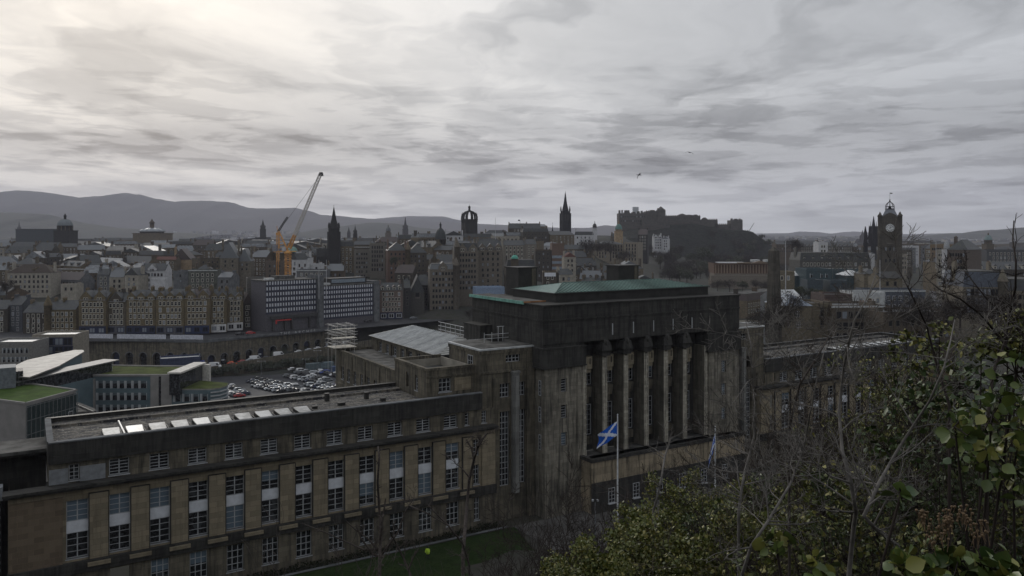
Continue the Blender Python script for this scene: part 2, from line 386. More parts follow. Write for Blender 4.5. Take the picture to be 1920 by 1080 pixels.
def make_ground():
    ys = [-150, -80, -40, -20, -8]+[i*3.0 for i in range(0, 34)]+[105+i*12.0 for i in range(0, 35)]+[560+i*40.0 for i in range(0, 30)]+[1900, 2200, 2600, 3200, 4000, 5000, 6500, 8000, 10300]
    xs = [-6900, -5000, -3500, -2500, -1800, -1300]+[-1000+i*50.0 for i in range(0, 14)]+[-330+i*11.0 for i in range(0, 61)]+[380+i*50.0 for i in range(0, 14)]+[1200, 1600, 2300, 3300, 5000, 6900]
    b = MB(); nx = len(xs)
    for yy in ys:
        for xx in xs:
            b.v.append((xx, yy, ground_z(xx, yy)+(noise.noise(Vector((xx*.06, yy*.06, 0)))*.6 if yy < 70 else 0)))
    for j in range(len(ys)-1):
        for i in range(nx-1):
            b.f.append([j*nx+i, j*nx+i+1, (j+1)*nx+i+1, (j+1)*nx+i]); b.mi.append(0); b.smooth.append(True)
    def f(n, bs):
        o = n.add('ShaderNodeTexCoord').outputs['Object']
        a = n.noise(o, .02, 6, .6); c = n.noise(o, .4, 5, .6)
        col = n.mix(n.ss(a, .4, .6), (.035, .036, .034, 1), (.050, .047, .040, 1))
        col = n.mix(n.ss(c, .45, .7), col, (.028, .034, .018, 1))
        P(n, bs, col, .9, .2, c, .3, .05)
    struct(b.build('ground', mat('ground cover', f)))
make_ground()
def veg_mat(name, c1, c2, sc):
    def f(n, bs):
        o = n.add('ShaderNodeTexCoord').outputs['Object']
        a = n.noise(o, sc, 8, .65); c = n.noise(o, sc*7, 5, .7)
        col = n.mix(n.ss(a, .35, .65), c1+(1,), c2+(1,))
        col = n.mix(n.ss(c, .5, .7), col, tuple(v*.55 for v in c1)+(1,))
        P(n, bs, col, .95, .1, c, .6, 3.0)
    return mat(name, f)
M_HILL = veg_mat('moorland hill', (.065, .060, .058), (.042, .044, .040), .0012)
M_HILLD = veg_mat('wooded hill', (.035, .042, .035), (.055, .058, .042), .002)
def interp(pts, x):
    if x <= pts[0][0]: return pts[0][1]
    for (a, ya), (b_, yb) in zip(pts, pts[1:]):
        if x <= b_:
            t = (x-a)/(b_-a); t = t*t*(3-2*t)*.6+t*.4; return ya+(yb-ya)*t
    return pts[-1][1]
def ridge(name, pts, Y0, wn, wf, zb, material, step=6, rough=1.0, seed=0, rows=14):
    b = MB(); x0, x1 = pts[0][0], pts[-1][0]; n = int((x1-x0)/step)+1
    for j in range(rows+1):
        q = j/rows; d = -wn+(wn+wf)*q; prof = 1-abs(d/wn)**1.25 if d < 0 else 1-(d/wf)**1.5
        for i in range(n):
            px = x0+i*step; X = xat(px, Y0); top = zat(interp(pts, px), Y0)
            nz = noise.fractal(Vector((X*.0016, d*.0022, seed*7.1)), 1.0, 2.0, 5)
            z = zb+(top-zb)*max(0, prof)+(nz*(top-zb)*.16*min(1.0, abs(d)/wn*2.2)+noise.noise(Vector((X*.02, seed, 0)))*rough)*(1 if prof > .02 else 0)
            if abs(d) > .3*wn: z = min(z, zb+(top-zb)*(1-.30*abs(d)/max(wn, wf)))
            b.v.append((X, Y0+d, z))
    for j in range(rows):
        for i in range(n-1):
            b.f.append([j*n+i, j*n+i+1, (j+1)*n+i+1, (j+1)*n+i]); b.mi.append(0); b.smooth.append(True)
    return struct(b.build(name, material))
ridge('hills', [(-260, 360), (-80, 372), (0, 363), (20, 358), (40, 356), (60, 357), (85, 359), (110, 363), (150, 370), (185, 367), (215, 366), (228, 362), (240, 361), (265, 364), (300, 372), (332, 377), (350, 376), (400, 376), (430, 378), (450, 385), (470, 389), (500, 390), (535, 390), (555, 389), (572, 393), (605, 403), (635, 404), (672, 408), (700, 410), (735, 414), (772, 411), (800, 411), (835, 415), (885, 419), (935, 421), (1005, 425), (1060, 427), (1100, 427), (1135, 422), (1160, 424), (1200, 432), (1260, 440)], 8000, 1900, 1300, 62, M_HILL, 6, 4.0, 1)
ridge('hills', [(640, 432), (705, 409), (740, 406), (770, 404), (830, 405), (855, 411), (900, 424), (1000, 434)], 9500, 600, 700, 62, M_HILL, 6, 3, 2)
ridge('hills', [(-300, 405), (-100, 398), (0, 398), (50, 400), (90, 402), (120, 410), (160, 419), (230, 428), (330, 436), (420, 440)], 4300, 900, 500, 66, M_HILLD, 6, 3, 3)
ridge('hills', [(560, 436), (640, 424), (672, 420), (700, 417), (740, 419), (790, 427), (850, 434), (900, 438)], 4800, 900, 500, 66, M_HILLD, 6, 3, 4)
ridge('hills', [(1500, 446), (1640, 446), (1700, 447), (1745, 446), (1765, 441), (1790, 439), (1800, 438), (1822, 440), (1845, 437), (1862, 431), (1900, 430), (1925, 426), (2000, 422), (2150, 420), (2300, 430)], 4700, 900, 700, 62, M_HILLD, 4, 6, 5)
ridge('hills', [(1250, 441), (1400, 438), (1480, 437), (1502, 434), (1530, 435), (1560, 438), (1600, 434), (1640, 436), (1700, 439), (1800, 437), (1900, 439), (2050, 437), (2300, 437)], 9300, 700, 700, 58, M_HILL, 5, 3, 6)
ridge('hills', [(1300, 442), (1420, 441), (1600, 443), (1750, 442), (1900, 442), (2100, 441)], 6800, 800, 600, 58, M_HILLD, 8, 5, 7)

# far suburbs: nobody could count these roofs
def suburbs():
    b = MB(); r = random.Random(3)
    for _ in range(1500):
        Y = 2300+r.random()**1.3*3600; px = r.uniform(-40, 1960); X = xat(px, Y)
        g = 66+max(0, (Y-3200))*.004 + (max(0, 4300-abs(Y-4300))*.0 if px > 900 else 0)
        w, d, h = r.uniform(8, 34), r.uniform(9, 14), r.uniform(6, 12)
        if px < 950 and Y > 3600: g += (Y-3600)*.018
        mi = r.choice([0, 0, 1, 1, 2])
        b.box(X-w/2, X+w/2, Y, Y+d, g-4, g+h, mi)
        b.gable(X-w/2, X+w/2, Y, Y+d, g+h, 4, 3)
    tag(b.build('distant_suburb', [M_CONC, M_HARL, M_WHITEH, M_SLATE]), 'scattered pale roofs of far suburbs below the hills', 'town', kind='stuff')
suburbs()

# ---------------------------------------------------------------- the big government building
AX = math.atan2(.517, .856)
SO, TO, ZO = 82.0, 97.0, 66.0
def sw(s, t): return (.856*s-.517*t, .517*s+.856*t)
rx, ry = sw(SO, TO)
HB = thing('government_building', 'huge soot-black and tan sandstone government building with columned front and green copper roof', 'government building', (rx, ry, ZO), AX)
OFF = (SO, TO, ZO)
def hb(mb, name, mats, parent=None, label=None): return mb.build(name, mats, parent or HB, OFF if parent is None else OFF, label)
def sp(px, T):                       # photo column on the plane T -> s
    u = (px-960)/F; Y = T/(.856-.517*u); return Y*(.856*u+.517)
def zt(px, py, T):
    u = (px-960)/F; Y = T/(.856-.517*u); return CAMZ-(py-HZ)/F*Y
def facade(mb, pt, u0, u1, z0, z1, ops, depth, mi=0):
    """wall sheet with real openings and reveals; pt(u, z, d) -> point, d inward"""
    us = sorted({u0, u1} | {v for o in ops for v in o[:2]}); zs = sorted({z0, z1} | {v for o in ops for v in o[2:4]})
    for i in range(len(us)-1):
        run = None
        for j in range(len(zs)):
            ins = j < len(zs)-1 and not any(o[0] <= us[i]+1e-6 and o[1] >= us[i+1]-1e-6 and o[2] <= zs[j]+1e-6 and o[3] >= zs[j+1]-1e-6 for o in ops)
            if ins and run is None: run = zs[j]
            if not ins and run is not None:
                mb.quad(pt(us[i], run, 0), pt(us[i+1], run, 0), pt(us[i+1], zs[j], 0), pt(us[i], zs[j], 0), mi); run = None
    for a, b_, c, d in [o[:4] for o in ops]:
        for q in (((a, c), (b_, c)), ((b_, c), (b_, d)), ((b_, d), (a, d)), ((a, d), (a, c))):
            (p, r), (p2, r2) = q
            mb.quad(pt(p, r, 0), pt(p2, r2, 0), pt(p2, r2, depth), pt(p, r, depth), mi)
def pbox(mb, pt, u0, u1, z0, z1, d0, d1, mi=0):
    vs = [pt(u0, z0, d0), pt(u1, z0, d0), pt(u1, z0, d1), pt(u0, z0, d1), pt(u0, z1, d0), pt(u1, z1, d0), pt(u1, z1, d1), pt(u0, z1, d1)]
    mb.add(vs, [(0, 3, 2, 1), (4, 5, 6, 7), (0, 1, 5, 4), (1, 2, 6, 5), (2, 3, 7, 6), (3, 0, 4, 7)], mi)
def front(T): return lambda u, z, d: (u, T+d, z)
def eastside(S): return lambda u, z, d: (S+d, u, z)
NW = [0]
def window(parent, pt, u0, u1, z0, z1, d, nv=3, nh=3, blind=False, bar=.07, thick=(), off=None, sill=True, name='window', label=None):
    NW[0] += 1; off = off or OFF
    b = MB(); e = .09
    pbox(b, pt, u0, u0+e, z0, z1, d-.06, d+.02); pbox(b, pt, u1-e, u1, z0, z1, d-.06, d+.02)
    pbox(b, pt, u0+e, u1-e, z0, z0+e, d-.055, d+.02); pbox(b, pt, u0+e, u1-e, z1-e, z1, d-.055, d+.02)
    for i in range(1, nv):
        q = u0+(u1-u0)*i/nv; k = bar*(1.7 if i in thick else 1)/2; pbox(b, pt, q-k, q+k, z0+e, z1-e, d-.05, d+.015)
    for i in range(1, nh):
        q = z0+(z1-z0)*i/nh; k = bar/2*.85; pbox(b, pt, u0+e, u1-e, q-k, q+k, d-.043, d+.01)
    if sill: pbox(b, pt, u0-.1, u1+.1, z0-.12, z0, d-.33, d+.02)
    w = b.build(name, M_FRAME, parent, off, label)
    g = MB(); g.quad(pt(u0, z0, d), pt(u1, z0, d), pt(u1, z1, d), pt(u0, z1, d))
    if blind:
        g2 = MB(); q = z0+(z1-z0)*blind; g2.quad(pt(u0+e, q, d-.012), pt(u1-e, q, d-.012), pt(u1-e, z1-e, d-.012), pt(u0+e, z1-e, d-.012)); g2.build('blind', M_BLIND, w, off)
        bpy.context.view_layer
    g.build('pane', M_GLASS, w, off)
    return w
def fix_sub():  # children of windows keep the same frame of reference as their window
    pass

M_RLW = plain('wired roof glass', (.36, .36, .35), .45, .4, .4, .9)
def _felt(n, b):
    o = n.add('ShaderNodeTexCoord').outputs['Object']; X, Y, Z = n.xyz(o)
    a = n.noise(n.comb(n.m('MULTIPLY', X, .5), n.m('MULTIPLY', Y, 1.4), 0), 1.0, 6, .7, .6); c = n.noise(o, 3.0, 4, .6)
    bt = n.add('ShaderNodeTexBrick', {'Vector': n.comb(X, Y, 0.0), 'Scale': 1.0, 'Mortar Size': .03, 'Brick Width': 2.4, 'Row Height': 1.0}); n.put(bt.inputs['Color1'], (.15, .135, .11, 1)); n.put(bt.inputs['Color2'], (.11, .102, .09, 1)); n.put(bt.inputs['Mortar'], (.05, .05, .045, 1))
    col = n.mix(n.ss(a, .44, .56), bt.outputs[0], (.030, .030, .034, 1)); col = n.mix(n.ss(c, .56, .66), col, (.26, .25, .23, 1))
    P(n, b, col, .8, .12, c, .2, .02)
M_ASPH2 = mat('stained roof felt', _felt)
def wing(mir):
    m = (lambda s: s) if not mir else (lambda s: 165.4-s)
    L = not mir; r = random.Random(11+mir)
    def fr(T): return (lambda u, z, d: (u, T+d, z))
    def rng(a, b_): return (min(m(a), m(b_)), max(m(a), m(b_)))
    cs = [4.6+4.07*k for k in range(12)]
    # upper storeys with windows paired vertically
    ops = []; a0, a1 = rng(-1.7, 56.1)
    for c in cs:
        c = m(c); ops.append((c-1.05, c+1.05, 72.3, 78.5))
    c = m(53.1); ops += [(c-.45, c+.45, 72.3, 75.0), (c-.45, c+.45, 76.2, 78.5)]
    w = MB(); facade(w, fr(97.45), a0, a1, 71.9, 79.7, ops, .32)
    w.quad((a0, 97.45, 71.9), (a0, 112, 71.9), (a0, 112, 79.7), (a0, 97.45, 79.7)); w.quad((a1, 112, 71.9), (a1, 97.45, 71.9), (a1, 97.45, 79.7), (a1, 112, 79.7))
    hb(w, 'upper_wall', M_PALE)
    p = MB()                                       # flat piers between the windows
    for k in range(13):
        c = 4.6+4.07*(k-.5)
        if k == 0: continue
        if k == 12: c = 51.55
        u0, u1 = (m(c)-.95, m(c)+.95) if k < 12 else rng(50.9, 52.4)
        p.box(u0, u1, 97.2, 97.5, 72.0, 79.0)
        for q in (u0, u1): p.box(q-.05, q+.05, 97.185, 97.45, 72.0, 79.05, 1)  # dark strips outline each pier: sooty joints and a painted shadow line
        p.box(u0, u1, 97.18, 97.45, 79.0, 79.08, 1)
    u0, u1 = rng(53.9, 56.0); p.box(u0, u1, 97.2, 97.5, 72.0, 79.0)
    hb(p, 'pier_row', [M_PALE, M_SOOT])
    e = MB(); u0, u1 = rng(-1.65, 3.2); e.box(u0, u1, 97.2, 97.5, 66.0, 79.0); hb(e, 'end_pier', M_BROWN)
    # ground storey, dark
    ops = []; gs = [c for i, c in enumerate(cs) if i >= 1]+[53.1]
    for c in gs:
        hw = .95 if c < 53 else .4; c = m(c); ops.append((c-hw, c+hw, 67.4, 70.5))
    g = MB(); facade(g, fr(97.3), a0, a1, 65.5, 71.2, ops, .3); hb(g, 'ground_storey_wall', M_SOOTMID)
    st = MB(); st.box(a0-.1, a1, 96.95, 97.6, 71.2, 71.95)
    for k in range(1, 13):
        c = m(4.6+4.07*(k-.5)); st.box(c-1.1, c+1.1, 96.75, 97.2, 71.35, 71.75, 1)
    st.box(a0-.1, a1, 97.0, 97.4, 70.75, 71.2); hb(st, 'string_course', [M_SOOT, M_PALE])
    co = MB(); co.box(a0-.35, a1+.0, 96.75, 98.4, 79.7, 79.95); co.box(a0-.5, a1+.0, 96.5, 98.4, 79.952, 80.22); hb(co, 'cornice', M_SOOT)
    # attic
    b0, b1 = rng(1.9, 56.1); ops = []
    at = cs[1:]
    for c in at: c = m(c); ops.append((c-1.0, c+1.0, 80.45, 82.2))
    for c, hw in ((4.3, .5), (51.9, .3), (54.6, .38)): c = m(c); ops.append((c-hw, c+hw, 80.5, 82.2))
    t = MB(); facade(t, fr(97.95), b0, b1, 80.22, 82.5, ops, .3)
    t.quad((b0, 97.95, 80.2), (b0, 111, 80.2), (b0, 111, 82.5), (b0, 97.95, 82.5)); t.quad((b1, 111, 80.2), (b1, 97.95, 80.2), (b1, 97.95, 82.5), (b1, 111, 82.5))
    hb(t, 'attic_wall', M_SOOTMID)
    pr = MB(); x0, x1 = b0, (m(54.2) if L else b1)
    if mir: x0 = m(54.2)
    pr.box(x0, x1, 97.7, 98.25, 82.5, 84.72); pr.box(x0, x1, 97.62, 98.33, 84.722, 84.86, 1)
    y0, y1 = (b0, b0+.45) if L else (b1-.45, b1)
    pr.box(y0-.05, y1, 98.33, 110.7, 82.5, 84.78, 0); pr.box(y0-.12, y1+.06, 98.34, 110.9, 84.782, 84.86, 1)
    z0, z1 = rng(1.9, 46.7); pr.box(z0, z1, 110.75, 111.25, 82.5, 84.75); pr.box(z0, z1, 110.65, 111.3, 84.752, 84.86, 2)
    hb(pr, 'parapet', [M_SOOT, M_LEAD if False else M_CONC, M_DARKROOF])
    rf = MB(); z0, z1 = rng(2.4, 46.7); rf.box(z0, z1, 98.3, 110.7, 83.6, 84.05, 0)
    if L: rf.box(m(9.4), m(9.55), 98.4, 108, 84.05, 84.3, 1)
    rf.box(z0, z1, 108.7, 110.7, 84.05, 84.35, 0)
    x0_, x1_ = rng(46.7, 54.2); rf.box(x0_, x1_, 98.3, 100.2, 83.6, 84.05)
    hb(rf, 'flat_roof', [M_ASPH2, M_LEAD])
    for k, c in enumerate(cs):
        c = m(c)
        bl = {0: .0, 1: .02, 2: .02}.get(k, False) if L else False
        nh = 5
        if mir and k < 2: continue
        window(HB, fr(97.45), c-1.05, c+1.05, 76.2, 78.5, .3, 2, 4, .03 if (L and k in (0, 1, 2, 9)) else (.45 if k in (5, 11) else False), thick=(1,), sill=False)
        window(HB, fr(97.45), c-1.05, c+1.05, 72.3, 75.0, .3, 2, 4, .03 if (L and k in (4, 10)) else (.4 if k in (8,) else False), thick=(1,))
        spd = MB(); spd.box(c-1.05, c+1.05, 97.6, 97.78, 75.0, 76.2); hb(spd, 'spandrel', M_SPAN)
    c = m(53.1)
    if L:
        window(HB, fr(97.45), c-.45, c+.45, 76.2, 78.5, .3, 2, 4, sill=False); window(HB, fr(97.45), c-.45, c+.45, 72.3, 75.0, .3, 2, 4)
    for c in at:
        c = m(c); window(HB, fr(97.95), c-1.0, c+1.0, 80.45, 82.2, .28, 2, 5, thick=(1,))
    for c, hw in ((4.3, .5), (51.9, .3), (54.6, .38)):
        if mir: continue
        window(HB, fr(97.95), m(c)-hw, m(c)+hw, 80.5, 82.2, .28, 1 if hw < .35 else 2, 4)
    if L:
        for c in gs:
            if c < 11: continue
            hw = .95 if c < 53 else .4; window(HB, fr(97.3), m(c)-hw, m(c)+hw, 67.4, 70.5, .28, 3 if hw > .5 else 2, 4, .55 if c < 18 else False, bar=.09)
        gp = MB(); gp.box(1.95, 3.75, 97.85, 97.94, 80.3, 81.9); gp.box(4.85, 7.3, 97.85, 97.94, 80.3, 81.9); hb(gp, 'cladding_panel', M_GREYP)
    else:
        for c in (cs[9], cs[10]): window(HB, fr(97.3), m(c)-.95, m(c)+.95, 67.4, 70.5, .28, 3, 4, bar=.09)
    for k in range(10):                              # patent-glazed roof lights
        c = m(8.2+2.44*k); b = MB()
        if c > 40 and L: continue
        b.add([(c-.86, 98.9, 84.12), (c+.86, 98.9, 84.12), (c+.86, 102.9, 84.6), (c-.86, 102.9, 84.6)], [(0, 1, 2, 3)], 0)
        b.box(c-.9, c+.9, 98.8, 103, 84.05, 84.11, 1); b.box(c+.861, c+.93, 98.8, 103, 84.1, 84.55, 1); b.box(c-.93, c-.861, 98.8, 103, 84.1, 84.5, 1); b.box(c-.03, c+.03, 98.9, 99.0, 84.1, 84.2, 1)
        hb(b, 'roof_light', [[M_RLW, M_LEAD, M_RLW][k % 3], M_DARKROOF])
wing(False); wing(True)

# lower block and loggia at the far left end
b = MB(); b.box(-9, 1.85, 103.0, 109, 82.75, 83.1, 1); b.box(-9, 1.85, 103.2, 108.8, 82.5, 82.75, 0); b.box(-14, 1.84, 105.5, 111, 66, 82.5, 0); b.box(-15, -2.4, 100.8, 105.5, 66, 79.6, 0)
hb(b, 'end_block', [M_SOOT, M_ASPH])
b = MB(); b.box(-6, -2.2, 99.4, 100.8, 79.0, 80.4); hb(b, 'duct', M_GREYP)
b = MB()
for i in range(14): b.box(-7.5, -2.45, 100.5, 100.8, 68+i*.8, 68.22+i*.8)
hb(b, 'louvre', M_FRAME)

# stair towers either side of the centre
for mir in (0, 1):
    m = (lambda s: s) if not mir else (lambda s: 165.4-s)
    def rng(a, b_): return (min(m(a), m(b_)), max(m(a), m(b_)))
    T = 98.3; a0, a1 = rng(54.2, 63.2); w = MB(); ops = []
    wl = [(57.35, 58.95, 71.0, 81.6, 3, 13), (57.35, 58.95, 83.6, 85.6, 3, 3), (60.55, 61.6, 71.0, 81.6, 2, 13), (60.55, 61.6, 83.6, 85.6, 2, 3), (58.35, 60.75, 88.55, 89.6, 4, 2)]
    ops = [tuple(rng(q[0], q[1]))+q[2:4] for q in wl]
    facade(w, front(T), a0, a1, 66, 90.5, ops, .45)
    w.quad((a0, T, 80), (a0, 108, 80), (a0, 108, 90.5), (a0, T, 90.5)); w.quad((a1, 108, 66), (a1, T, 66), (a1, T, 90.5), (a1, 108, 90.5)); w.quad((a1, 108, 80), (a0, 108, 80), (a0, 108, 90.5), (a1, 108, 90.5))
    w.box(a0-.12, a1, T-.12, 108.1, 90.0, 90.5); w.box(a0-.12, a1, T-.12, T, 87.2, 87.5)
    hb(w, 'stair_tower_wall', M_SOOTMID)
    c = MB(); u0, u1 = rng(61.7, 63.1); c.box(u0, u1, T-.25, T, 66, 88.2); u0, u1 = rng(56.2, 57.2); c.box(u0, u1, T-.2, T, 66, 86.5)
    hb(c, 'pilaster', M_SOOTMID)
    c = MB(); c.box(a0-.2, a1+.1, T-.2, 108.2, 90.5, 90.72, 0); c.box(a0+.25, a1-.2, T+.3, 107.7, 90.722, 90.76, 1); hb(c, 'flat_roof', [M_LEAD, M_ASPH])
    c = MB(); cc = m(59.75); c.box(cc-.5, cc+.5, T-.65, T, 70, 87.0); c.box(cc-.32, cc+.32, T-.85, T-.65, 70, 86.6); c.box(cc-.62, cc+.62, T-.75, T, 87.0, 87.3); hb(c, 'fin', M_FINST)
    if mir: wl = [wl[0], wl[4]]
    for q in wl:
        u0, u1 = rng(q[0], q[1]); window(HB, front(T), u0, u1, q[2], q[3], .4, q[4], q[5], sill=False, thick=(q[4]//2,) if q[4] != 3 else (), bar=.08)
window(HB, eastside(54.2-.02), 100.4, 101.9, 86.4, 89.6, -.02, 2, 4, sill=False)
b = MB(); b.box(59.6, 61.6, 104.4, 106.2, 90.76, 91.5, 1); 
for q in ((58.0, 104.0), (59.3, 104.0), (60.4, 104.0), (61.2, 104.0)): b.tube((q[0], q[1], 90.7), (q[0], q[1], 92.2 if q[0] < 60 else 93.0), .05)
b.tube((58, 104, 91.9), (62.2, 104, 91.9), .05); b.tube((58, 104, 91.3), (62.2, 104, 91.3), .05); b.tube((60.2, 104, 93.0), (61.4, 104, 93.0), .05)
hb(b, 'roof_plant', [M_LEAD, M_DARKROOF])

# pavilion with the sunk roof, then the rear range
w = MB(); ops = [(48.6, 50.5, 85.0, 86.9)]
facade(w, front(100.0), 46.8, 54.2, 80, 88.4, ops, .3)
facade(w, eastside(46.8), 100.0, 111.2, 80, 88.4, [(103.0, 104.0, 84.9, 87.0), (106.2, 107.1, 84.9, 87.0)], .3)
w.box(46.65, 54.2, 99.85, 100.5, 88.1, 88.45); w.box(46.65, 47.2, 100.5, 111.2, 88.1, 88.45); w.box(47.2, 54.2, 110.7, 111.2, 86.8, 88.45); w.box(46.95, 54.2, 111.0, 111.2, 80, 88.1)
w.box(46.68, 54.2, 99.9, 100.0, 87.1, 87.35)
hb(w, 'pavilion_wall', M_SOOTMID)
w = MB(); w.box(47.0, 54.2, 100.4, 110.7, 86.6, 86.9, 0); w.box(49, 52.5, 103, 107, 86.9, 87.25, 1); w.box(47.2, 54.2, 110.55, 110.69, 86.9, 88.0, 2); w.box(54.0, 54.19, 100.5, 110.5, 86.9, 88.2, 2); hb(w, 'flat_roof', [M_ASPH, M_DARKROOF, M_HARL])
b = MB(); b.box(51.0, 53.6, 99.9, 100.0, 85.0, 86.8); hb(b, 'blank_panel', M_PALE)
window(HB, front(100.0), 48.6, 50.5, 85.0, 86.9, .28, 3, 3)
window(HB, eastside(46.8), 103.0, 104.0, 84.9, 87.0, .28, 2, 4)
for z0, z1, s0, ops, mi in ((66, 86.2, 47.3, [(113.5+3.1*k, 114.7+3.1*k, 81.4, 83.6) for k in range(8)], 0), (84, 88.0, 54.0, [(114.5+3.3*k, 115.9+3.3*k, 85.9, 87.5) for k in range(7)], 1)):
    t1 = 139.2; w = MB(); facade(w, eastside(s0), 111.2, t1, z0, z1, ops, .3)
    w.box(s0, 66, t1-.01, t1, z0, z1); w.box(s0-.12, s0+.4, 111.2, t1+.1, z1, z1+.22, 0)
    if not mi: w.box(s0+.4, 66, 111.2, t1, z1-.6, z1-.4, 1); w.box(s0-.1, s0, 111.2, t1+.1, 80.2, 80.6)
    for o in ops[::2] if mi else ops[1::2]: w.box(s0-.15, s0, o[1]+.5, o[1]+1.3, z1-3.5, z1-.3)
    hb(w, 'rear_range_wall', [M_SOOTMID, M_ASPH])
    for o in ops: window(HB, eastside(s0), o[0], o[1], o[2], o[3], .28, 2, 3)
rr = MB(); rr.hip(54.0, 66.0, 111.4, 139.2, 88.24, 2.0, 0, 5.2, 0, .45)
for k in range(44):
    y = 111.4+.63*(k+.5); q = max(0, min(1, (139.2-y)/5.2, (y-110.9)/5.2))
    rr.add([(53.6, y-.09, 88.24), (53.6, y+.09, 88.24), (53.6, y, 88.36), (53.6+6.4*q, y-.09, 88.24+2*q), (53.6+6.4*q, y+.09, 88.24+2*q), (53.6+6.4*q, y, 88.36+2*q)], [(0, 2, 1), (0, 3, 5, 2), (2, 5, 4, 1)], 1)
hb(rr, 'rear_roof', [corrug('pale ribbed sheet roofing rear', (.40, .40, .37), (.07, .07, .07), 1, .55, .55, .4, .25), M_LEAD])
b = MB()
for k in range(14): b.tube((67.5, 112+2*k, 88), (67.5, 112+2*k, 90.0), .05)
for zz in (88.6, 89.3, 90.0): b.tube((67.5, 112, zz), (67.5, 139, zz), .06)
b.box(66.3, 69.5, 111.2, 139, 87.6, 88.0, 1); hb(b, 'roof_rail', [M_FRAME, M_ASPH])
b = MB(); b.box(60.9, 66, 110.5, 116, 80, 92.3); b.box(60.8, 66, 110.4, 116.1, 92.3, 92.5); hb(b, 'rear_block', M_SOOT)

# centre: great dark attic, pier ends, recessed columned bay
T = 95.7; w = MB()
w.box(63.0, 102.4, T, 117, 91.0, 96.5)
w.box(62.9, 102.5, T-.12, 117.1, 94.35, 94.6); w.box(62.85, 102.55, T-.18, 117.1, 96.5, 96.7)
w.box(63.0, 70.3, T+.15, 117, 87.7, 91.0); w.box(95.1, 102.4, T+.15, 117, 87.7, 91.0)
w.box(70.3, 95.1, 98.5, 117, 74, 91.0)
w.box(62.75, 70.4, T-.25, T+2.5, 87.75, 90.3); w.box(95.0, 102.65, T-.25, T+2.5, 87.75, 90.3)
w.box(62.65, 70.5, T-.35, T+2.5, 87.55, 87.75); w.box(94.9, 102.75, T-.35, T+2.5, 87.55, 87.75)
w.box(62.65, 70.5, T-.35, T+2.5, 90.3, 90.55); w.box(94.9, 102.75, T-.35, T+2.5, 90.3, 90.55)
hb(w, 'attic_block', M_SOOT)
for a0, a1, cc in ((63.2, 70.0, 66.6), (95.4, 102.2, 98.8)):
    w = MB()
    ops = [(cc-.5, cc+.5, 84.0, 85.9), (cc-.5, cc+.5, 80.2, 82.1), (cc-.5, cc+.5, 76.2, 78.1)]
    facade(w, front(T), a0, a1, 66, 87.6, ops, .4)
    w.quad((a0, T, 66), (a0, 117, 66), (a0, 117, 87.6), (a0, T, 87.6)); w.quad((a1, 99.6, 66), (a1, T, 66), (a1, T, 87.6), (a1, 99.6, 87.6))
    w.box(a0+.0, a0+1.1, T-.12, T, 66, 86.6); w.box(a1-1.1, a1, T-.12, T, 66, 86.6)
    hb(w, 'end_pier_wall', ashlar('streaked pier stone', (.23, .21, .17), (.02, .02, .018), 1.0, .55, .9, sootlo=.38))
for cc in (66.6, 98.8):
    for z0 in (84.0, 80.2, 76.2): window(HB, front(T), cc-.5, cc+.5, z0, z0+1.9, .35, 1 if cc < 80 else 2, 5, .1 if (z0 < 77 or cc > 80) else False)
for z0 in (83.6, 79.8, 75.8): window(HB, eastside(63.19), 96.5, 97.1, z0, z0+2.2, -.02, 1, 4, sill=False)
cols = [70.2+4.04*k for k in range(1, 6)]
for i, c in enumerate([70.35]+cols+[95.05]):
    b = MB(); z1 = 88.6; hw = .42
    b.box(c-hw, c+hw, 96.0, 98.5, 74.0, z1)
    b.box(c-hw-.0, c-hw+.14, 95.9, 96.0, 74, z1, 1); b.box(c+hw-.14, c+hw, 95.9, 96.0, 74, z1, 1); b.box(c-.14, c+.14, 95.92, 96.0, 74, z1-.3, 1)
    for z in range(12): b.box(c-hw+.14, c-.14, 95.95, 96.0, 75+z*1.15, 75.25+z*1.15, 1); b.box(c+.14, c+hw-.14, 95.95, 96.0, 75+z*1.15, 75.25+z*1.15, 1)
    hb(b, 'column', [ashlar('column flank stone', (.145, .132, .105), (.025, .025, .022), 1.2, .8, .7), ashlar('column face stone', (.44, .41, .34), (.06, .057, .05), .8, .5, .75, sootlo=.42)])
    if 0 < i < 6:
        k = MB(); k.box(c-.75, c+.75, 95.55, 97.2, 88.6, 89.4); k.rbox(c, 96.2, .95, .85, 89.4, 90.6, 0, 0, .75); k.rbox(c, 96.0, .55, .5, 90.6, 91.6, 0, 0, .3)
        k.lathe(c, 95.75, [(.05, 90.0), (.34, 90.2), (.3, 90.8), (.12, 91.05)], 8)
        hb(k, 'carved_bracket', M_SOOT)
bay = [72.3+4.04*k for k in range(6)]
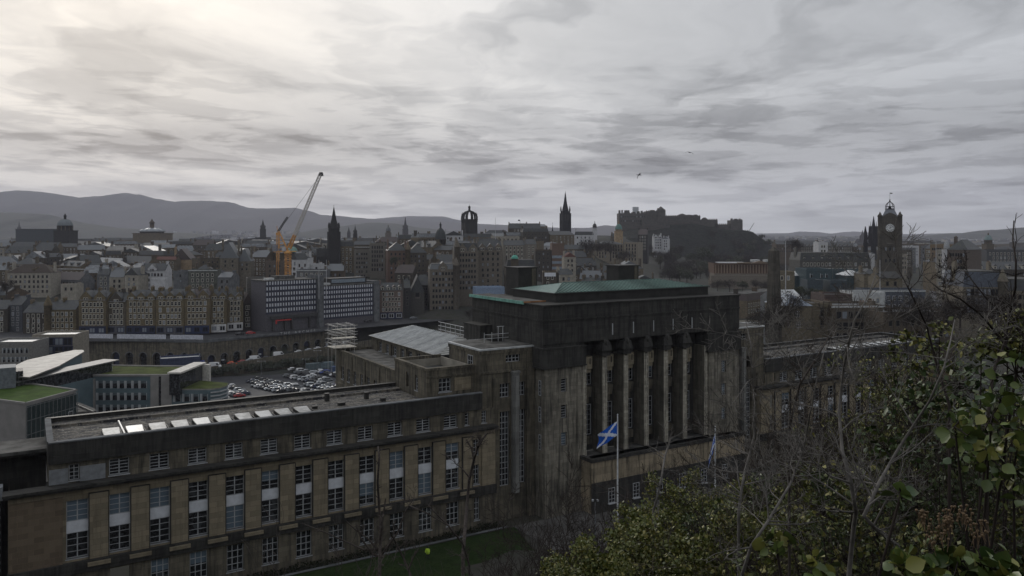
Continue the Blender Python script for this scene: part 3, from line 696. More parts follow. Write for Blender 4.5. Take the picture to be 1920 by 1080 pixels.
for i, c in enumerate(bay):
    b = MB(); prof = [(1.0*math.cos(a), 1.25*math.sin(a)) for a in [math.pi*j/8 for j in range(9)]]
    b.prism([(c-x_, 98.5-y_*.9-.3) for x_, y_ in prof], 86.6, 88.4); b.prism([(c-x_*.85, 98.5-y_*.75-.25) for x_, y_ in prof], 86.0, 86.6)
    b.box(c-.06, c+.06, 97.0, 97.15, 87.3, 88.2, 1); 
    rl = MB(); rl.rbox(c-.1, 98.05, .6, .45, 82.3, 83.8, 0, 0, 1.3); rl.box(c-.35, c+.35, 97.9, 98.5, 81.3, 82.3); hb(rl, 'relief_figure', M_SOOTMID)
    rl = MB(); rl.box(c-1.1, c+1.1, 98.1, 98.5, 75.0, 76.2); hb(rl, 'apron_panel', M_SOOTMID)
    hb(b, 'carved_block', [ashlar('tan carved block', (.30, .26, .185), (.07, .06, .045), .9, .5, .45), M_SOOT])
    window(HB, front(98.5), c-1.15, c+1.15, 76.4, 81.0, -.03, 4, 6, sill=False, bar=.04, thick=(2,), name='tall_window')
    window(HB, front(98.5), c-1.15, c+1.15, 84.0, 86.0, -.03, 4, 3, .5 if i in (3,) else False, sill=False, bar=.04, name='tall_window')
# entrance block in front of the bay
b = MB(); b.box(69.6, 100.8, 93.0, 96.0, 66, 73.9); b.box(69.4, 101.0, 92.8, 93.3, 73.9, 74.4, 1); b.box(69.4, 70.0, 93.3, 95.6, 73.9, 74.4, 1); b.box(70, 101, 93.3, 98.4, 73.7, 73.9, 2)
b.box(69.5, 100.9, 92.9, 93.0, 66, 70.9, 1)
hb(b, 'entrance_block', [ashlar('tan entrance stone', (.32, .265, .185), (.02, .02, .018), 3.2, 1.0, .95, sootlo=.44), M_SOOT, M_ASPH])
for k in range(6): window(HB, front(92.9), 72.5+4.6*k, 73.7+4.6*k, 67.6, 69.8, -.03, 2, 4)
# black lantern storey and green roof
b = MB(); b.box(67.2, 98.2, 98.7, 111.0, 96.7, 97.9); b.box(66.9, 98.5, 98.5, 111.2, 97.9, 98.05); hb(b, 'lantern_storey', M_DARKROOF)
b = MB(); b.hip(67.3, 98.1, 98.9, 110.8, 98.06, 1.05, 0, 5.4, 1)
def rib(b, x, y0, z0, y1, z1, w, h, mi):
    b.add([(x-w, y0, z0), (x+w, y0, z0), (x+w, y0, z0+h), (x-w, y0, z0+h), (x-w, y1, z1), (x+w, y1, z1), (x+w, y1, z1+h), (x-w, y1, z1+h)], [(0, 1, 2, 3), (3, 2, 6, 7), (0, 3, 7, 4), (1, 5, 6, 2), (4, 7, 6, 5)], mi)
for k in range(47):
    x = 67.3+.66*(k+.5); q = min(1, (x-67.3)/5.4, (98.1-x)/5.4); rib(b, x, 98.9, 98.06, 98.9+5.95*q, 98.06+1.05*q, .07, .10, 2); rib(b, x, 110.8, 98.06, 110.8-5.95*q, 98.06+1.05*q, .07, .10, 2)
b.tube((67.3, 98.9, 98.1), (72.7, 104.85, 99.15), .07, mi=2); b.tube((72.7, 104.85, 99.15), (92.7, 104.85, 99.15), .07, mi=2)
b.box(67.1, 98.3, 98.75, 98.9, 97.95, 98.14, 2); hb(b, 'copper_roof', [M_COPPER, M_COPPERH, plain('dark copper seam', (.05, .10, .085), .6, .4)])
b = MB(); b.box(62.6, 66.3, 100.2, 117.1, 96.72, 96.9, 0); b.box(62.5, 66.4, 100.1, 100.2, 96.72, 96.95, 2); b.box(62.45, 62.6, 100.2, 117.1, 96.5, 96.95, 1); hb(b, 'penthouse_roof', [M_ASPH, M_VERDI, M_TIMBER])
for (xa, xb, yt, yb, TT, dd) in ((972, 1022, 503, 545, 112.0, 4.0), (1160, 1210, 499, 528, 112.5, 3.5)):
    s0, s1 = sp(xa, TT), sp(xb, TT); z1 = zt((xa+xb)/2, yt, TT); s1 -= 1.6
    b = MB(); b.box(s0, s1, TT, TT+dd, 96.7, z1); b.box(s0-.15, s1+.15, TT-.15, TT+dd+.15, z1, z1+.2); b.box(s1-1.0, s1-.3, TT-.05, TT, 97, z1, 1); hb(b, 'chimney_block', [M_DARKROOF, M_SOOTMID])
b = MB()
for c in cols: b.tube((c+1.2, T-.08, 91.7), (c+1.2, T-.08, 93.4), .09)
hb(b, 'drain_pipe', M_FRAME)
# black vents on the wing roof
for (px, py, sx, h) in ((613, 752, .5, 1.0), (687, 748, .5, .9), (718, 752, .6, .4), (640, 760, .9, .35), (590, 766, .6, .3)):
    p = WZ(px, py, 84.05); s_ = .856*p.x+.517*p.y; t_ = .856*p.y-.517*p.x
    b = MB(); b.box(s_-sx/2, s_+sx/2, t_-.3, t_+.3, 84.05, 84.05+h); b.box(s_-sx/2-.08, s_+sx/2+.08, t_-.38, t_+.38, 84.05+h, 84.12+h); hb(b, 'roof_vent', M_DARKROOF)
# ---------------------------------------------------------------- town
def unit_window(name, mtrim, e=.12, bars=True, mull=False):
    b = MB(); b.box(-.5-e, -.5+.06, -.07, .03, -e, 1+e); b.box(.5-.06, .5+e, -.07, .03, -e, 1+e); b.box(-.44, .44, -.07, .03, 1-.06, 1+e); b.box(-.44, .44, -.09, .03, -e, .05)
    if bars: b.box(-.44, .44, -.03, .01, .48, .52)
    if mull: b.box(-.04, .04, -.04, .01, .05, .94)
    b.quad((-.44, -.012, .05), (.44, -.012, .05), (.44, -.012, .94), (-.44, -.012, .94), 1)
    return b.mesh(name, [mtrim, M_CGLASS])
UW_T = unit_window('window', M_TRIM); UW_D = unit_window('window', plain('dark stone surround', (.09, .08, .07)), .08, False)
UW_W = unit_window('window', M_WHITEH, .03, True, True)
UW_S = unit_window('shop_window', M_WHITEH, .06, False, True); UW_SD = unit_window('shop_window', plain('navy shopfront', (.018, .024, .055)), .08, False, True)
b = MB(); b.box(-.5, .5, -.10, .03, 0, .99); b.box(-.5, .1, -.14, -.10, .1, .95, 1); b.quad((.1, -.112, .1), (.46, -.112, .1), (.46, -.112, .95), (.1, -.112, .95), 2)
UW_O = b.mesh('window', [plain('navy office panel', (.035, .04, .065)), plain('grey office blind', (.50, .51, .55), .6, .3, .2), M_CGLASS])
LANDM = []      # (px, name) landmarks for the labels of ordinary houses
ALLH = []
def windows_on(root, w, h, cols, rows, me, z0=2.0, ww=1.1, wh=1.7, y=0.0, x0=None, x1=None, skip=0.0, r=R, ang=0.0, jit=.0, name='window', loc=None):
    x0 = -w/2+1.2 if x0 is None else x0; x1 = w/2-1.2 if x1 is None else x1
    n = 0
    for j in range(rows):
        z = z0+(h-z0-.6)*(j/rows)+.5
        for i in range(cols):
            if skip and r.random() < skip: continue
            x = x0+(x1-x0)*(i+.5)/cols+r.uniform(-jit, jit)
            if ang: inst(name, me, root, (y, x, z), (0, 0, ang), (ww, 1, wh))
            else: inst(name, me, root, (x, y, z), (0, 0, 0), (ww, 1, wh))
            n += 1
    return n
def house(px0, px1, yt, Y, rot=0, d=12, roof='gable', rh=4.0, wall=None, roofm=None, label='', name='tenement', cat='tenement', group=None,
          cols=None, rows=None, chim=2, me=None, dormers=0, z0=None, ww=1.1, wh=1.7, gab=0, shop=None, side=True, parapet=False, h=None, turret=None, r=None):
    r = r or R; wall = wall or M_WALL; roofm = roofm or M_SLATE
    a = rad(rot); u0, u1 = (px0-960)/F, (px1-960)/F
    ca, sa = math.cos(a), math.sin(a)
    L = (u1-u0)*Y/(ca-u1*sa)                                   # facade from px0 at distance Y running at angle rot
    X0 = u0*Y; cx, cyy = X0+L/2*ca, Y+L/2*sa
    g = min(ground_z(cx, cyy), ground_z(X0, Y), ground_z(cx-d*sa, cyy+d*ca))-1.0 if z0 is None else z0
    ez = zat(yt, Y); h = (ez-g) if h is None else h
    if h < 4: g = ez-6; h = 6.0
    root = thing(name, label, cat, (cx, cyy, g), a, group)
    w = L; b = MB(); b.box(-w/2, w/2, 0, d, 0, h)
    if roof == 'gable': b.add([(-w/2, 0, h), (-w/2, d, h), (-w/2, d/2, h+rh)], [(0, 2, 1)]); b.add([(w/2, 0, h), (w/2, d, h), (w/2, d/2, h+rh)], [(0, 1, 2)])
    b.box(-w/2-.08, w/2+.08, -.12, 0, h-.35, h-.05)
    for k in range(1, 4):
        if h > 9 and Y < 700: b.box(-w/2, w/2, -.05, 0, h*k/4, h*k/4+.18)
    b.build('wall', wall, root)
    b = MB()
    if roof == 'gable': b.gable(-w/2+.15, w/2-.15, 0, d, h+.02, rh, 0, .35)
    elif roof == 'gabley': b.gable(-w/2, w/2, -.2, d, h+.02, rh, 0, .2, 'y')
    elif roof == 'hip': b.hip(-w/2, w/2, 0, d, h+.02, rh, 0, None, None, .3)
    elif roof == 'mansard':
        b.rbox(0, d/2, w/2, d/2, h, h+rh*.7, 0, 0, 1-1.6/w*2*.5, 1-1.6/d); b.box(-w/2+.9, w/2-.9, .9, d-.9, h+rh*.7, h+rh*.7+.3, 1)
    else:
        b.box(-w/2+.3, w/2-.3, .3, d-.3, h, h+.05, 1)
        b.box(-w/2, w/2, 0, .3, h, h+.7); b.box(-w/2, w/2, d-.3, d, h, h+.7); b.box(-w/2, -w/2+.3, .3, d-.3, h, h+.7); b.box(w/2-.3, w/2, .3, d-.3, h, h+.7)
    ro = b.build('roof', [roofm, M_ASPH] if roof in ('mansard',) else ([wall, roofm] if roof == 'flat' else roofm), root)
    for k in range(chim):
        q = MB(); x = (-w/2+.7) if k == 0 else ((w/2-.7) if k == 1 else r.uniform(-w/4, w/4)); yy = d/2 if roof != 'flat' else r.uniform(2, d-2)
        top = h+(rh if roof != 'flat' else 0)+r.uniform(.5, 1.4); lw = r.uniform(1.0, 1.8)
        q.box(x-.45, x+.45, yy-lw, yy+lw, h-.5, top); q.box(x-.55, x+.55, yy-lw-.1, yy+lw+.1, top, top+.18)
        np_ = 2 if Y > 600 else 3
        for i in range(np_): q.lathe(x, yy-lw*.8+1.6*lw*i/(np_-1), [(.16, top+.18), (.13, top+.75)], 6, 1)
        q.build('chimney', [wall, M_POT], ro)
    for k in range(dormers):
        x = -w/2+w*(k+.5)/dormers; q = MB(); q.box(x-.75, x+.75, .25, d*.3, h, h+1.9); q.gable(x-.9, x+.9, .1, d*.34, h+1.9, .9, 1, .1, 'y')
        q.build('dormer', [wall if Y > 450 else M_TRIM, roofm], root); inst('window', me or UW_T, root, (x, .24, h+.35), (0, 0, 0), (.85, 1, 1.2))
    for k in range(gab):
        x = -w/2+w*(k+.5)/gab; gw = min(2.6, w/gab*.42); q = MB(); q.box(x-gw, x+gw, -.02, d*.4, h-.1, h+1.4); q.gable(x-gw, x+gw, -.02, d*.45, h+1.4, gw*1.1, 0, .0, 'y')
        q.gable(x-gw, x+gw, .1, d*.46, h+1.46, gw*1.12, 1, .12, 'y'); q.build('gablet', [wall, roofm], root)
        inst('window', me or UW_T, root, (x-.6, -.03, h-.4), (0, 0, 0), (.8, 1, 1.5)); inst('window', me or UW_T, root, (x+.6, -.03, h-.4), (0, 0, 0), (.8, 1, 1.5))
    if turret is not None:
        q = MB(); x = turret*w/2; q.lathe(x, 0, [(1.7, 0), (1.7, h+2), (1.95, h+2.1), (1.95, h+2.4), (.1, h+7)], 10); q.build('turret', [wall], root)
    st = 3.3; rows = max(1, int((h-2)/st)) if rows is None else rows; rows = min(rows, 7)
    cols = max(1, int((w-1.5)/2.7)) if cols is None else cols
    me_ = me or (UW_T if r.random() < .5 else UW_D)
    if rows and cols:
        while rows*cols > 84: cols -= 1
        base = (h-rows*st) if shop is None else 4.2
        windows_on(root, w, h, cols, rows, me_, max(.2, base-.2), ww, wh, skip=.04, r=r, jit=.15)
        if side and Y < 620 and abs(rot) > 20:
            s_ = -1 if rot > 0 else 1
            for j in range(min(rows, 4)):
                for i in range(max(1, int(d/4))): inst('window', me_, root, (s_*w/2*1.001, d*(i+.5)/max(1, int(d/4)), max(.2, base)+.3+(h-base-.8)*j/min(rows, 4)), (0, 0, -rad(90) if s_ < 0 else rad(90)), (ww, 1, wh))
    if shop is not None:
        sm, smat = shop; n = max(2, int(w/3.4)); q = MB(); q.box(-w/2+.2, w/2-.2, -.25, 0, .1, 3.8); q.build('shopfront', smat, root)
        for i in range(n): inst('shop_window', sm, root, (-w/2+w*(i+.5)/n, -.26, .9), (0, 0, 0), (w/n*.62, 1, 2.1))
    if parapet:
        q = MB(); q.box(-w/2-.1, w/2+.1, -.2, .25, h, h+.5); q.build('parapet', M_LEAD, root)
    return root

# --- golden curved tenement row above the arches
TG = 'golden stone tenements in the curved row above the arches'
def navy(): return plain('navy shopfront', (.018, .024, .055))
def whitesf(): return plain('white shopfront', (.5, .5, .5))
GP = [(148, 199, 563, 372, 0, 'darker golden tenement at the left end of the curved row, over dark shopfronts', navy(), UW_SD, 2),
      (199.5, 236, 566, 374, 0, 'narrow brownish tenement second from the left in the curved row', plain('grey shopfront', (.08, .08, .09)), UW_SD, 1),
      (236.5, 292, 562, 374, 0, 'wide golden tenement third from the left in the curved row, three gablets', navy(), UW_SD, 3),
      (292.5, 345, 561, 373, 3, 'golden tenement in the middle of the curved row, beside the tallest stack', plain('grey shopfront', (.08, .08, .09)), UW_SD, 3),
      (345.5, 393, 560, 374, 8, 'golden tenement over blue shopfronts, third from the right in the curved row', plain('blue shopfront', (.022, .034, .085)), UW_SD, 2),
      (393.5, 425, 561, 379, 16, 'golden tenement over the left white arched shopfront, second from the right in the row', whitesf(), UW_S, 2),
      (425.5, 456, 562, 386, 24, 'golden tenement over the right white shopfront at the right end of the curved row', whitesf(), UW_S, 2)]
for a0, a1, yt, Y, rt, lb, sf, sme, gb in GP:
    o_ = house(a0, a1, yt, Y, rt, 13, 'gable', 4.2, M_GOLD if a0 != 199.5 else M_WALL, M_SLATE, lb, 'tenement', 'tenement', TG, me=UW_T, gab=gb, shop=(sme, sf), z0=60.0, cols=max(3, int((a1-a0)/8)), rows=4, chim=3, wh=1.8)
    q = MB(); w_ = (a1-a0)/F*Y; h_ = zat(yt, Y)-60; q.box(-w_/2+.3, w_/2-.3, -.25, .95, h_+.0, h_+.16); q.build('lead_gutter', M_LEAD, o_)
house(456.5, 473, 569, 396, 30, 12, 'gabley', 5, M_WALL, None, 'narrow dark gabled tenement right of the golden row', 'tenement', 'tenement', None, me=UW_T, z0=60, cols=2, rows=4, chim=1)
house(473.5, 492, 572, 405, 30, 12, 'gabley', 5, M_WALL, None, 'narrow gabled tenement against the left edge of the grid office block', 'tenement', 'tenement', None, me=UW_T, z0=60, cols=2, rows=4, chim=1)
house(-30, 14, 580, 385, 5, 12, 'gable', 4, M_WALL, None, 'dark tenement cut off by the left edge of the view', 'tenement', 'tenement', None, me=UW_T, z0=59, chim=2, rows=4)
house(15, 42, 572, 388, 0, 12, 'gable', 4, plain('blue grey stone', (.06, .065, .075)), None, 'blue grey tenement with white windows near the left edge', 'tenement', 'tenement', None, me=UW_W, z0=59, chim=2, rows=5)
house(43, 92, 586, 382, -4, 12, 'gable', 4.5, M_WALL, None, 'brown tenement with a broad dark roof left of the golden corner tenement', 'tenement', 'tenement', None, me=UW_T, z0=59, chim=2, rows=4)
house(90, 143, 581, 378, 4, 13, 'gable', 4, M_GOLD, None, 'golden corner tenement standing apart left of the curved row', 'tenement', 'tenement', None, me=UW_T, z0=59, chim=3, rows=4, cols=5, turret=-1)
# --- modern office blocks with gridded fronts
def office(px0, px1, yt, Y, rot, rows, cols, label, z0, hbot):
    a = rad(rot); u0, u1 = (px0-960)/F, (px1-960)/F; L = (u1-u0)*Y/(math.cos(a)-u1*math.sin(a))
    cx, cyy = u0*Y+L/2*math.cos(a), Y+L/2*math.sin(a); h = zat(yt, Y)-z0
    root = thing('office_block', label, 'office block', (cx, cyy, z0), a)
    b = MB(); b.box(-L/2, L/2, 0, 15, 0, h); b.build('wall', plain('office wall', (.085, .08, .09)), root)
    b = MB(); b.box(-L/2-.3, L/2+.3, -.4, 15.3, h, h+.5); b.box(-L/4, L/8, 5, 10, h+.5, h+2.2); b.box(-L/2+2, -L/2+6, 3, 6, h+.5, h+1.4, 1); b.build('flat_roof', [M_ASPH, M_LEAD], root)
    fh = (h-hbot)/rows; bw = (L-.6)/cols
    for j in range(rows):
        q = MB(); q.box(-L/2, L/2, -.16, 0, hbot+j*fh, hbot+j*fh+.8); q.build('spandrel_band', plain('dark spandrel band', (.03, .033, .055)), root)
        for i in range(cols):
            if j*cols+i < 100: inst('window', UW_O, root, (-L/2+.3+bw*(i+.5), 0, hbot+j*fh+.8), (0, 0, 0), (bw*.86, 1, fh-.85))
    if rows*cols > 100:
        q = MB()
        for k in range(100, rows*cols):
            j, i = divmod(k, cols); x = -L/2+.3+bw*(i+.5); z = hbot+j*fh+.8; q.box(x-bw*.4, x+bw*.1, -.13, 0, z+.1, z+fh-.9); q.box(x-bw*.43, x+bw*.43, -.09, 0, z, z+fh-.86, 1)
        o = q.build('window_row', [plain('grey office blind', (.20, .21, .25)), plain('navy office panel', (.025, .033, .07))], root); o['kind'] = 'stuff'
    return root, L, h
o1, L1, h1 = office(498, 599, 528, 385, 44, 6, 20, 'tall gridded office block with grey blinds, left of the pair above the arches', 59.5, 8.4)
b = MB()
for x in (-11, -4.8, -1.2, 8.5, 15): b.box(x-.35, x+.35, -1.6, -.2, .2, 6.6)
b.box(-L1/2+2, L1/2-1, -1.7, -.3, 6.0, 7.4); b.build('portico', plain('dark concrete', (.05, .05, .05)), o1)
b = MB(); b.box(-10.3, -2.0, -1.85, -1.7, 5.0, 5.6); b.box(-10.3, -9.6, -1.84, -1.7, 3.6, 5.0); b.build('red_sign', plain('red sign board', (.45, .05, .05)), o1)
o2, L2, h2 = office(606, 700, 537, 408, 44, 7, 21, 'lower gridded office block with a dark end wall, right of the pair above the arches', 59.5, 3.5)
b = MB(); b.box(-L2/2+6, L2/2-2, 3.5, 11, h2+.5, h2+3.6); b.box(-L2/2+7, L2/2-3, 3.35, 3.5, h2+1.2, h2+3.0, 1); b.build('penthouse', [M_DARKROOF, plain('blue grey glazing', (.20, .24, .28), .25, .5)], o2)
b = MB(); b.box(L2/2+.1, L2/2+3.4, -.6, 14, 0, h2+1.5); b.build('end_wall', M_CONC, o2)
t = house(599, 607, 519, 402, 44, 12, 'flat', 0, M_CONC, None, 'blank grey concrete shaft between the two gridded office blocks', 'lift_tower', 'tower', None, rows=0, cols=0, chim=0, z0=59.5)
house(463, 497, 524, 400, 20, 10, 'flat', 0, plain('brown concrete end', (.10, .095, .085)), None, 'plain brown grey block standing against the left office block', 'office_block', 'office block', None, rows=0, cols=0, chim=0, z0=59.5)

# --- the arches: a viaduct wall with a shop in each arch
def arches():
    A = Vector((xat(146, 357), 357)); B = Vector((xat(384, 352), 352)); Cc = Vector((xat(664, 404), 404))
    root = thing('arched_viaduct', 'long dark stone viaduct wall of arches under the street, lettered along its parapet', 'viaduct', (A.x, A.y, 48))
    off = (A.x, A.y, 48)
    b = MB(); b2 = MB(); top = 58.9
    def seg(P0, P1, n, mi):
        d = (P1-P0); Ls = d.length; d.normalize(); nrm = Vector((-d.y, d.x))
        for k in range(n):
            c = Ls*(k+.5)/n; w = Ls/n; r_ = w*.27; zb = 47.5+(P0.y-350)*.06+(k/n)*(3 if mi else 0)
            spring = zb+(4.6 if not mi else 3.9); pts = [(c-r_*math.cos(math.pi*j/12), spring+r_*1.05*math.sin(math.pi*j/12)) for j in range(13)]
            def q(u, z, dd=0): p = P0+d*u+nrm*dd; return (p.x, p.y, z)
            u0, u1 = c-w/2, c+w/2
            b.quad(q(u0, zb), q(c-r_, zb), q(c-r_, spring), q(u0, spring)); b.quad(q(c+r_, zb), q(u1, zb), q(u1, spring), q(c+r_, spring))
            b.quad(q(u0, spring), q(pts[0][0], spring), q(pts[0][0], top), q(u0, top)); b.quad(q(pts[-1][0], spring), q(u1, spring), q(u1, top), q(pts[-1][0], top))
            for j in range(12):
                b.quad(q(*pts[j]), q(*pts[j+1]), q(pts[j+1][0], top), q(pts[j][0], top)); b.quad(q(*pts[j]), q(pts[j][0], pts[j][1], 1.6), q(pts[j+1][0], pts[j+1][1], 1.6), q(*pts[j+1]), 0)
                o = [(p_[0]-c, p_[1]-spring) for p_ in pts]
                b.quad(q(*pts[j], -.08), q(*pts[j+1], -.08), q(c+o[j+1][0]*1.22, spring+o[j+1][1]*1.22, -.08), q(c+o[j][0]*1.22, spring+o[j][1]*1.22, -.08), 1)
            b.quad(q(c-r_, zb), q(c-r_, spring), q(c-r_, spring, 1.6), q(c-r_, zb, 1.6), 0); b.quad(q(c+r_, zb), q(c+r_, zb, 1.6), q(c+r_, spring, 1.6), q(c+r_, spring), 0)
            g = MB(); g.add([q(c-r_, zb, 1.5), q(c+r_, zb, 1.5)]+[q(p_[0], p_[1], 1.5) for p_ in pts[::-1]], [tuple(range(15))])
            if k % 3 == 1 and mi: g.box(*sorted((q(c-r_*.5, 0, 1.3)[0], q(c+r_*.4, 0, 1.3)[0])), *sorted((q(c-r_*.5, 0, 1.35)[1], q(c+r_*.4, 0, 1.35)[1])), zb+2.2, zb+2.8, 1)
            g.build('shop_arch', [M_GLASS if k % 4 else plain('navy shopfront', (.018, .024, .055)), M_SPAN], root, off)
        def q(u, z, dd=0): p = P0+d*u+nrm*dd; return (p.x, p.y, z)
        # parapet and street slab edge
        for z0, z1, d0, d1 in ((top, top+.35, -.25, .6), (top+.352, top+1.3, 0, .35)):
            vs = [q(0, z0, d0), q(Ls, z0, d0), q(Ls, z0, d1), q(0, z0, d1), q(0, z1, d0), q(Ls, z1, d0), q(Ls, z1, d1), q(0, z1, d1)]
            b2.add(vs, [(0, 3, 2, 1), (4, 5, 6, 7), (0, 1, 5, 4), (1, 2, 6, 5), (2, 3, 7, 6), (3, 0, 4, 7)])
        return q, Ls
    d0 = (B-A).normalized()
    st = A+d0*14.5
    q, _ = seg(st, B, 7, 0)
    def q0(u, z): p = A+d0*u; return (p.x, p.y, z)
    b.quad(q0(0, 46), q0(14.5, 46), q0(14.5, top), q0(0, top)); 
    q, Ls = seg(B, Cc, 13, 1)
    ang = math.atan2((Cc-B).y, (Cc-B).x)
    b.build('arch_wall', [M_SOOTMID, M_CONC], root, off); b2.build('parapet', M_CONC, root, off)
    cu = bpy.data.curves.new('lettering', 'FONT'); cu.body = 'THE ARCHES'; cu.size = 2.0; cu.extrude = .04; cu.space_character = 1.75; cu.space_word = 1.3
    tmp = bpy.data.objects.new('tmp', cu); C.objects.link(tmp); bpy.context.view_layer.update()
    me = bpy.data.meshes.new_from_object(tmp.evaluated_get(bpy.context.evaluated_depsgraph_get())); C.objects.unlink(tmp); bpy.data.objects.remove(tmp)
    me.materials.clear(); me.materials.append(M_WHITEH)
    p = q(35.5, top+.0, -.32); inst('lettering', me, root, (p[0]-off[0], p[1]-off[1], 58.9+.2-48), (rad(90), 0, ang))
    # white hoarding on the street edge
    h = thing('hoarding', 'long white panelled hoarding along the street above the left arches', 'hoarding', (A.x, A.y, 59.5))
    m_ = MB(); nn = 30; Lh = (B-A).length-2
    for k in range(nn):
        if k in (8, 21): continue
        u0, u1 = 1+Lh*k/nn, 1+Lh*(k+1)/nn-.06; p0 = A+d0*u0; p1 = A+d0*u1; nn_ = Vector((-d0.y, d0.x))
        vs = [(p0.x, p0.y+.5, 60.25), (p1.x, p1.y+.5, 60.25), (p1.x, p1.y+.62, 60.25), (p0.x, p0.y+.62, 60.25)]; vs += [(v[0], v[1], 62.2) for v in vs]
        m_.add(vs, [(0, 3, 2, 1), (4, 5, 6, 7), (0, 1, 5, 4), (1, 2, 6, 5), (2, 3, 7, 6), (3, 0, 4, 7)])
    m_.build('panel_row', plain('white hoarding panel', (.46, .47, .52), .7, .3, .2), h, (A.x, A.y, 59.5))
    f = MB(); p0 = A+d0; p1 = A+d0*(Lh+1); f.tube((p0.x, p0.y+.7, 61.6), (p1.x, p1.y+.7, 61.6), .06); f.tube((p0.x, p0.y+.7, 60.6), (p1.x, p1.y+.7, 60.6), .06); f.build('rail', M_CONC, h, (A.x, A.y, 59.5))
    # street on top, lower road, wall below the lower road
    nB = Vector((-(Cc-B).normalized().y, (Cc-B).normalized().x))
    s = MB(); s.add([(A.x-120, A.y+.4, 59.3), (B.x, B.y+.4, 59.3), (Cc.x+60, Cc.y+45, 59.8), (Cc.x+30, Cc.y+75, 59.8), (B.x, B.y+50, 59.3), (A.x-120, A.y+50, 59.3)], [(0, 1, 4, 5), (1, 2, 3, 4)])
    s.quad((A.x-120, A.y+.4, 46), (A.x, A.y+.4, 46), (A.x, A.y+.4, 59.3), (A.x-120, A.y+.4, 59.3))
    struct(s.build('street', plain('asphalt', (.045, .045, .048), .75, .3, .2, .3)))
    def road(pts, z, name, m, w0, w1):
        r = MB(); vs = []
        for (X, Yy), zz in zip(pts, z): vs += [(X, Yy-w0, zz), (X, Yy+w1, zz)]
        r.add(vs, [(2*i, 2*i+2, 2*i+3, 2*i+1) for i in range(len(pts)-1)]); return struct(r.build(name, m))
    pts = [(A.x-60, A.y-6), (A.x+30, A.y-6), (B.x, B.y-5), (B.x+(Cc-B).x*.5, B.y+(Cc-B).y*.5-5.5), (Cc.x, Cc.y-6), (Cc.x+60, Cc.y+40)]
    zz = [47.4, 47.45, 47.9, 50.0, 52.2, 55]
    road(pts, zz, 'road', plain('asphalt', (.045, .045, .048), .75, .3, .2, .3), 4, 5.6)
    wv = MB()
    for i in range(1, len(pts)-1):
        (x0, y0), (x1, y1) = pts[i], pts[i+1]
        wv.quad((x0, y0-4, 44.2), (x1, y1-4, 44.2), (x1, y1-4, zz[i+1]+1.0), (x0, y0-4, zz[i]+1.0)); wv.quad((x0, y0-4, zz[i]+1.0), (x1, y1-4, zz[i+1]+1.0), (x1, y1-3.6, zz[i+1]+1.0), (x0, y0-3.6, zz[i]+1.0), 1)
        wv.quad((x0, y0-3.6, zz[i]), (x0, y0-3.6, zz[i]+1), (x1, y1-3.6, zz[i+1]+1.0), (x1, y1-3.6, zz[i+1]))
    tag(wv.build('retaining_wall', [M_SOOTMID, M_CONC]), 'long sloping stone retaining wall between the lower road and the car park', 'wall')
    hd = MB()
    rr = random.Random(5)
    for i in range(260):
        t_ = rr.random(); x = B.x-25+(Cc.x-B.x+25)*t_; y0 = B.y+(max(0, (x-B.x))/(Cc.x-B.x))*(Cc.y-B.y)-10.2-rr.random()*2; z = 46+rr.random()*2.5; s_ = rr.uniform(.5, 1.1)
        hd.rbox(x, y0, s_, s_, z-.5, z+s_*.8, rr.random()*3, 0, .6)
    tag(hd.build('ivy_bank', M_HILLD), 'rough dark green ground cover along the foot of the retaining wall', 'undergrowth', kind='stuff')
    return A, B, Cc, pts, zz
VA, VB, VC, RP, RZ = arches()

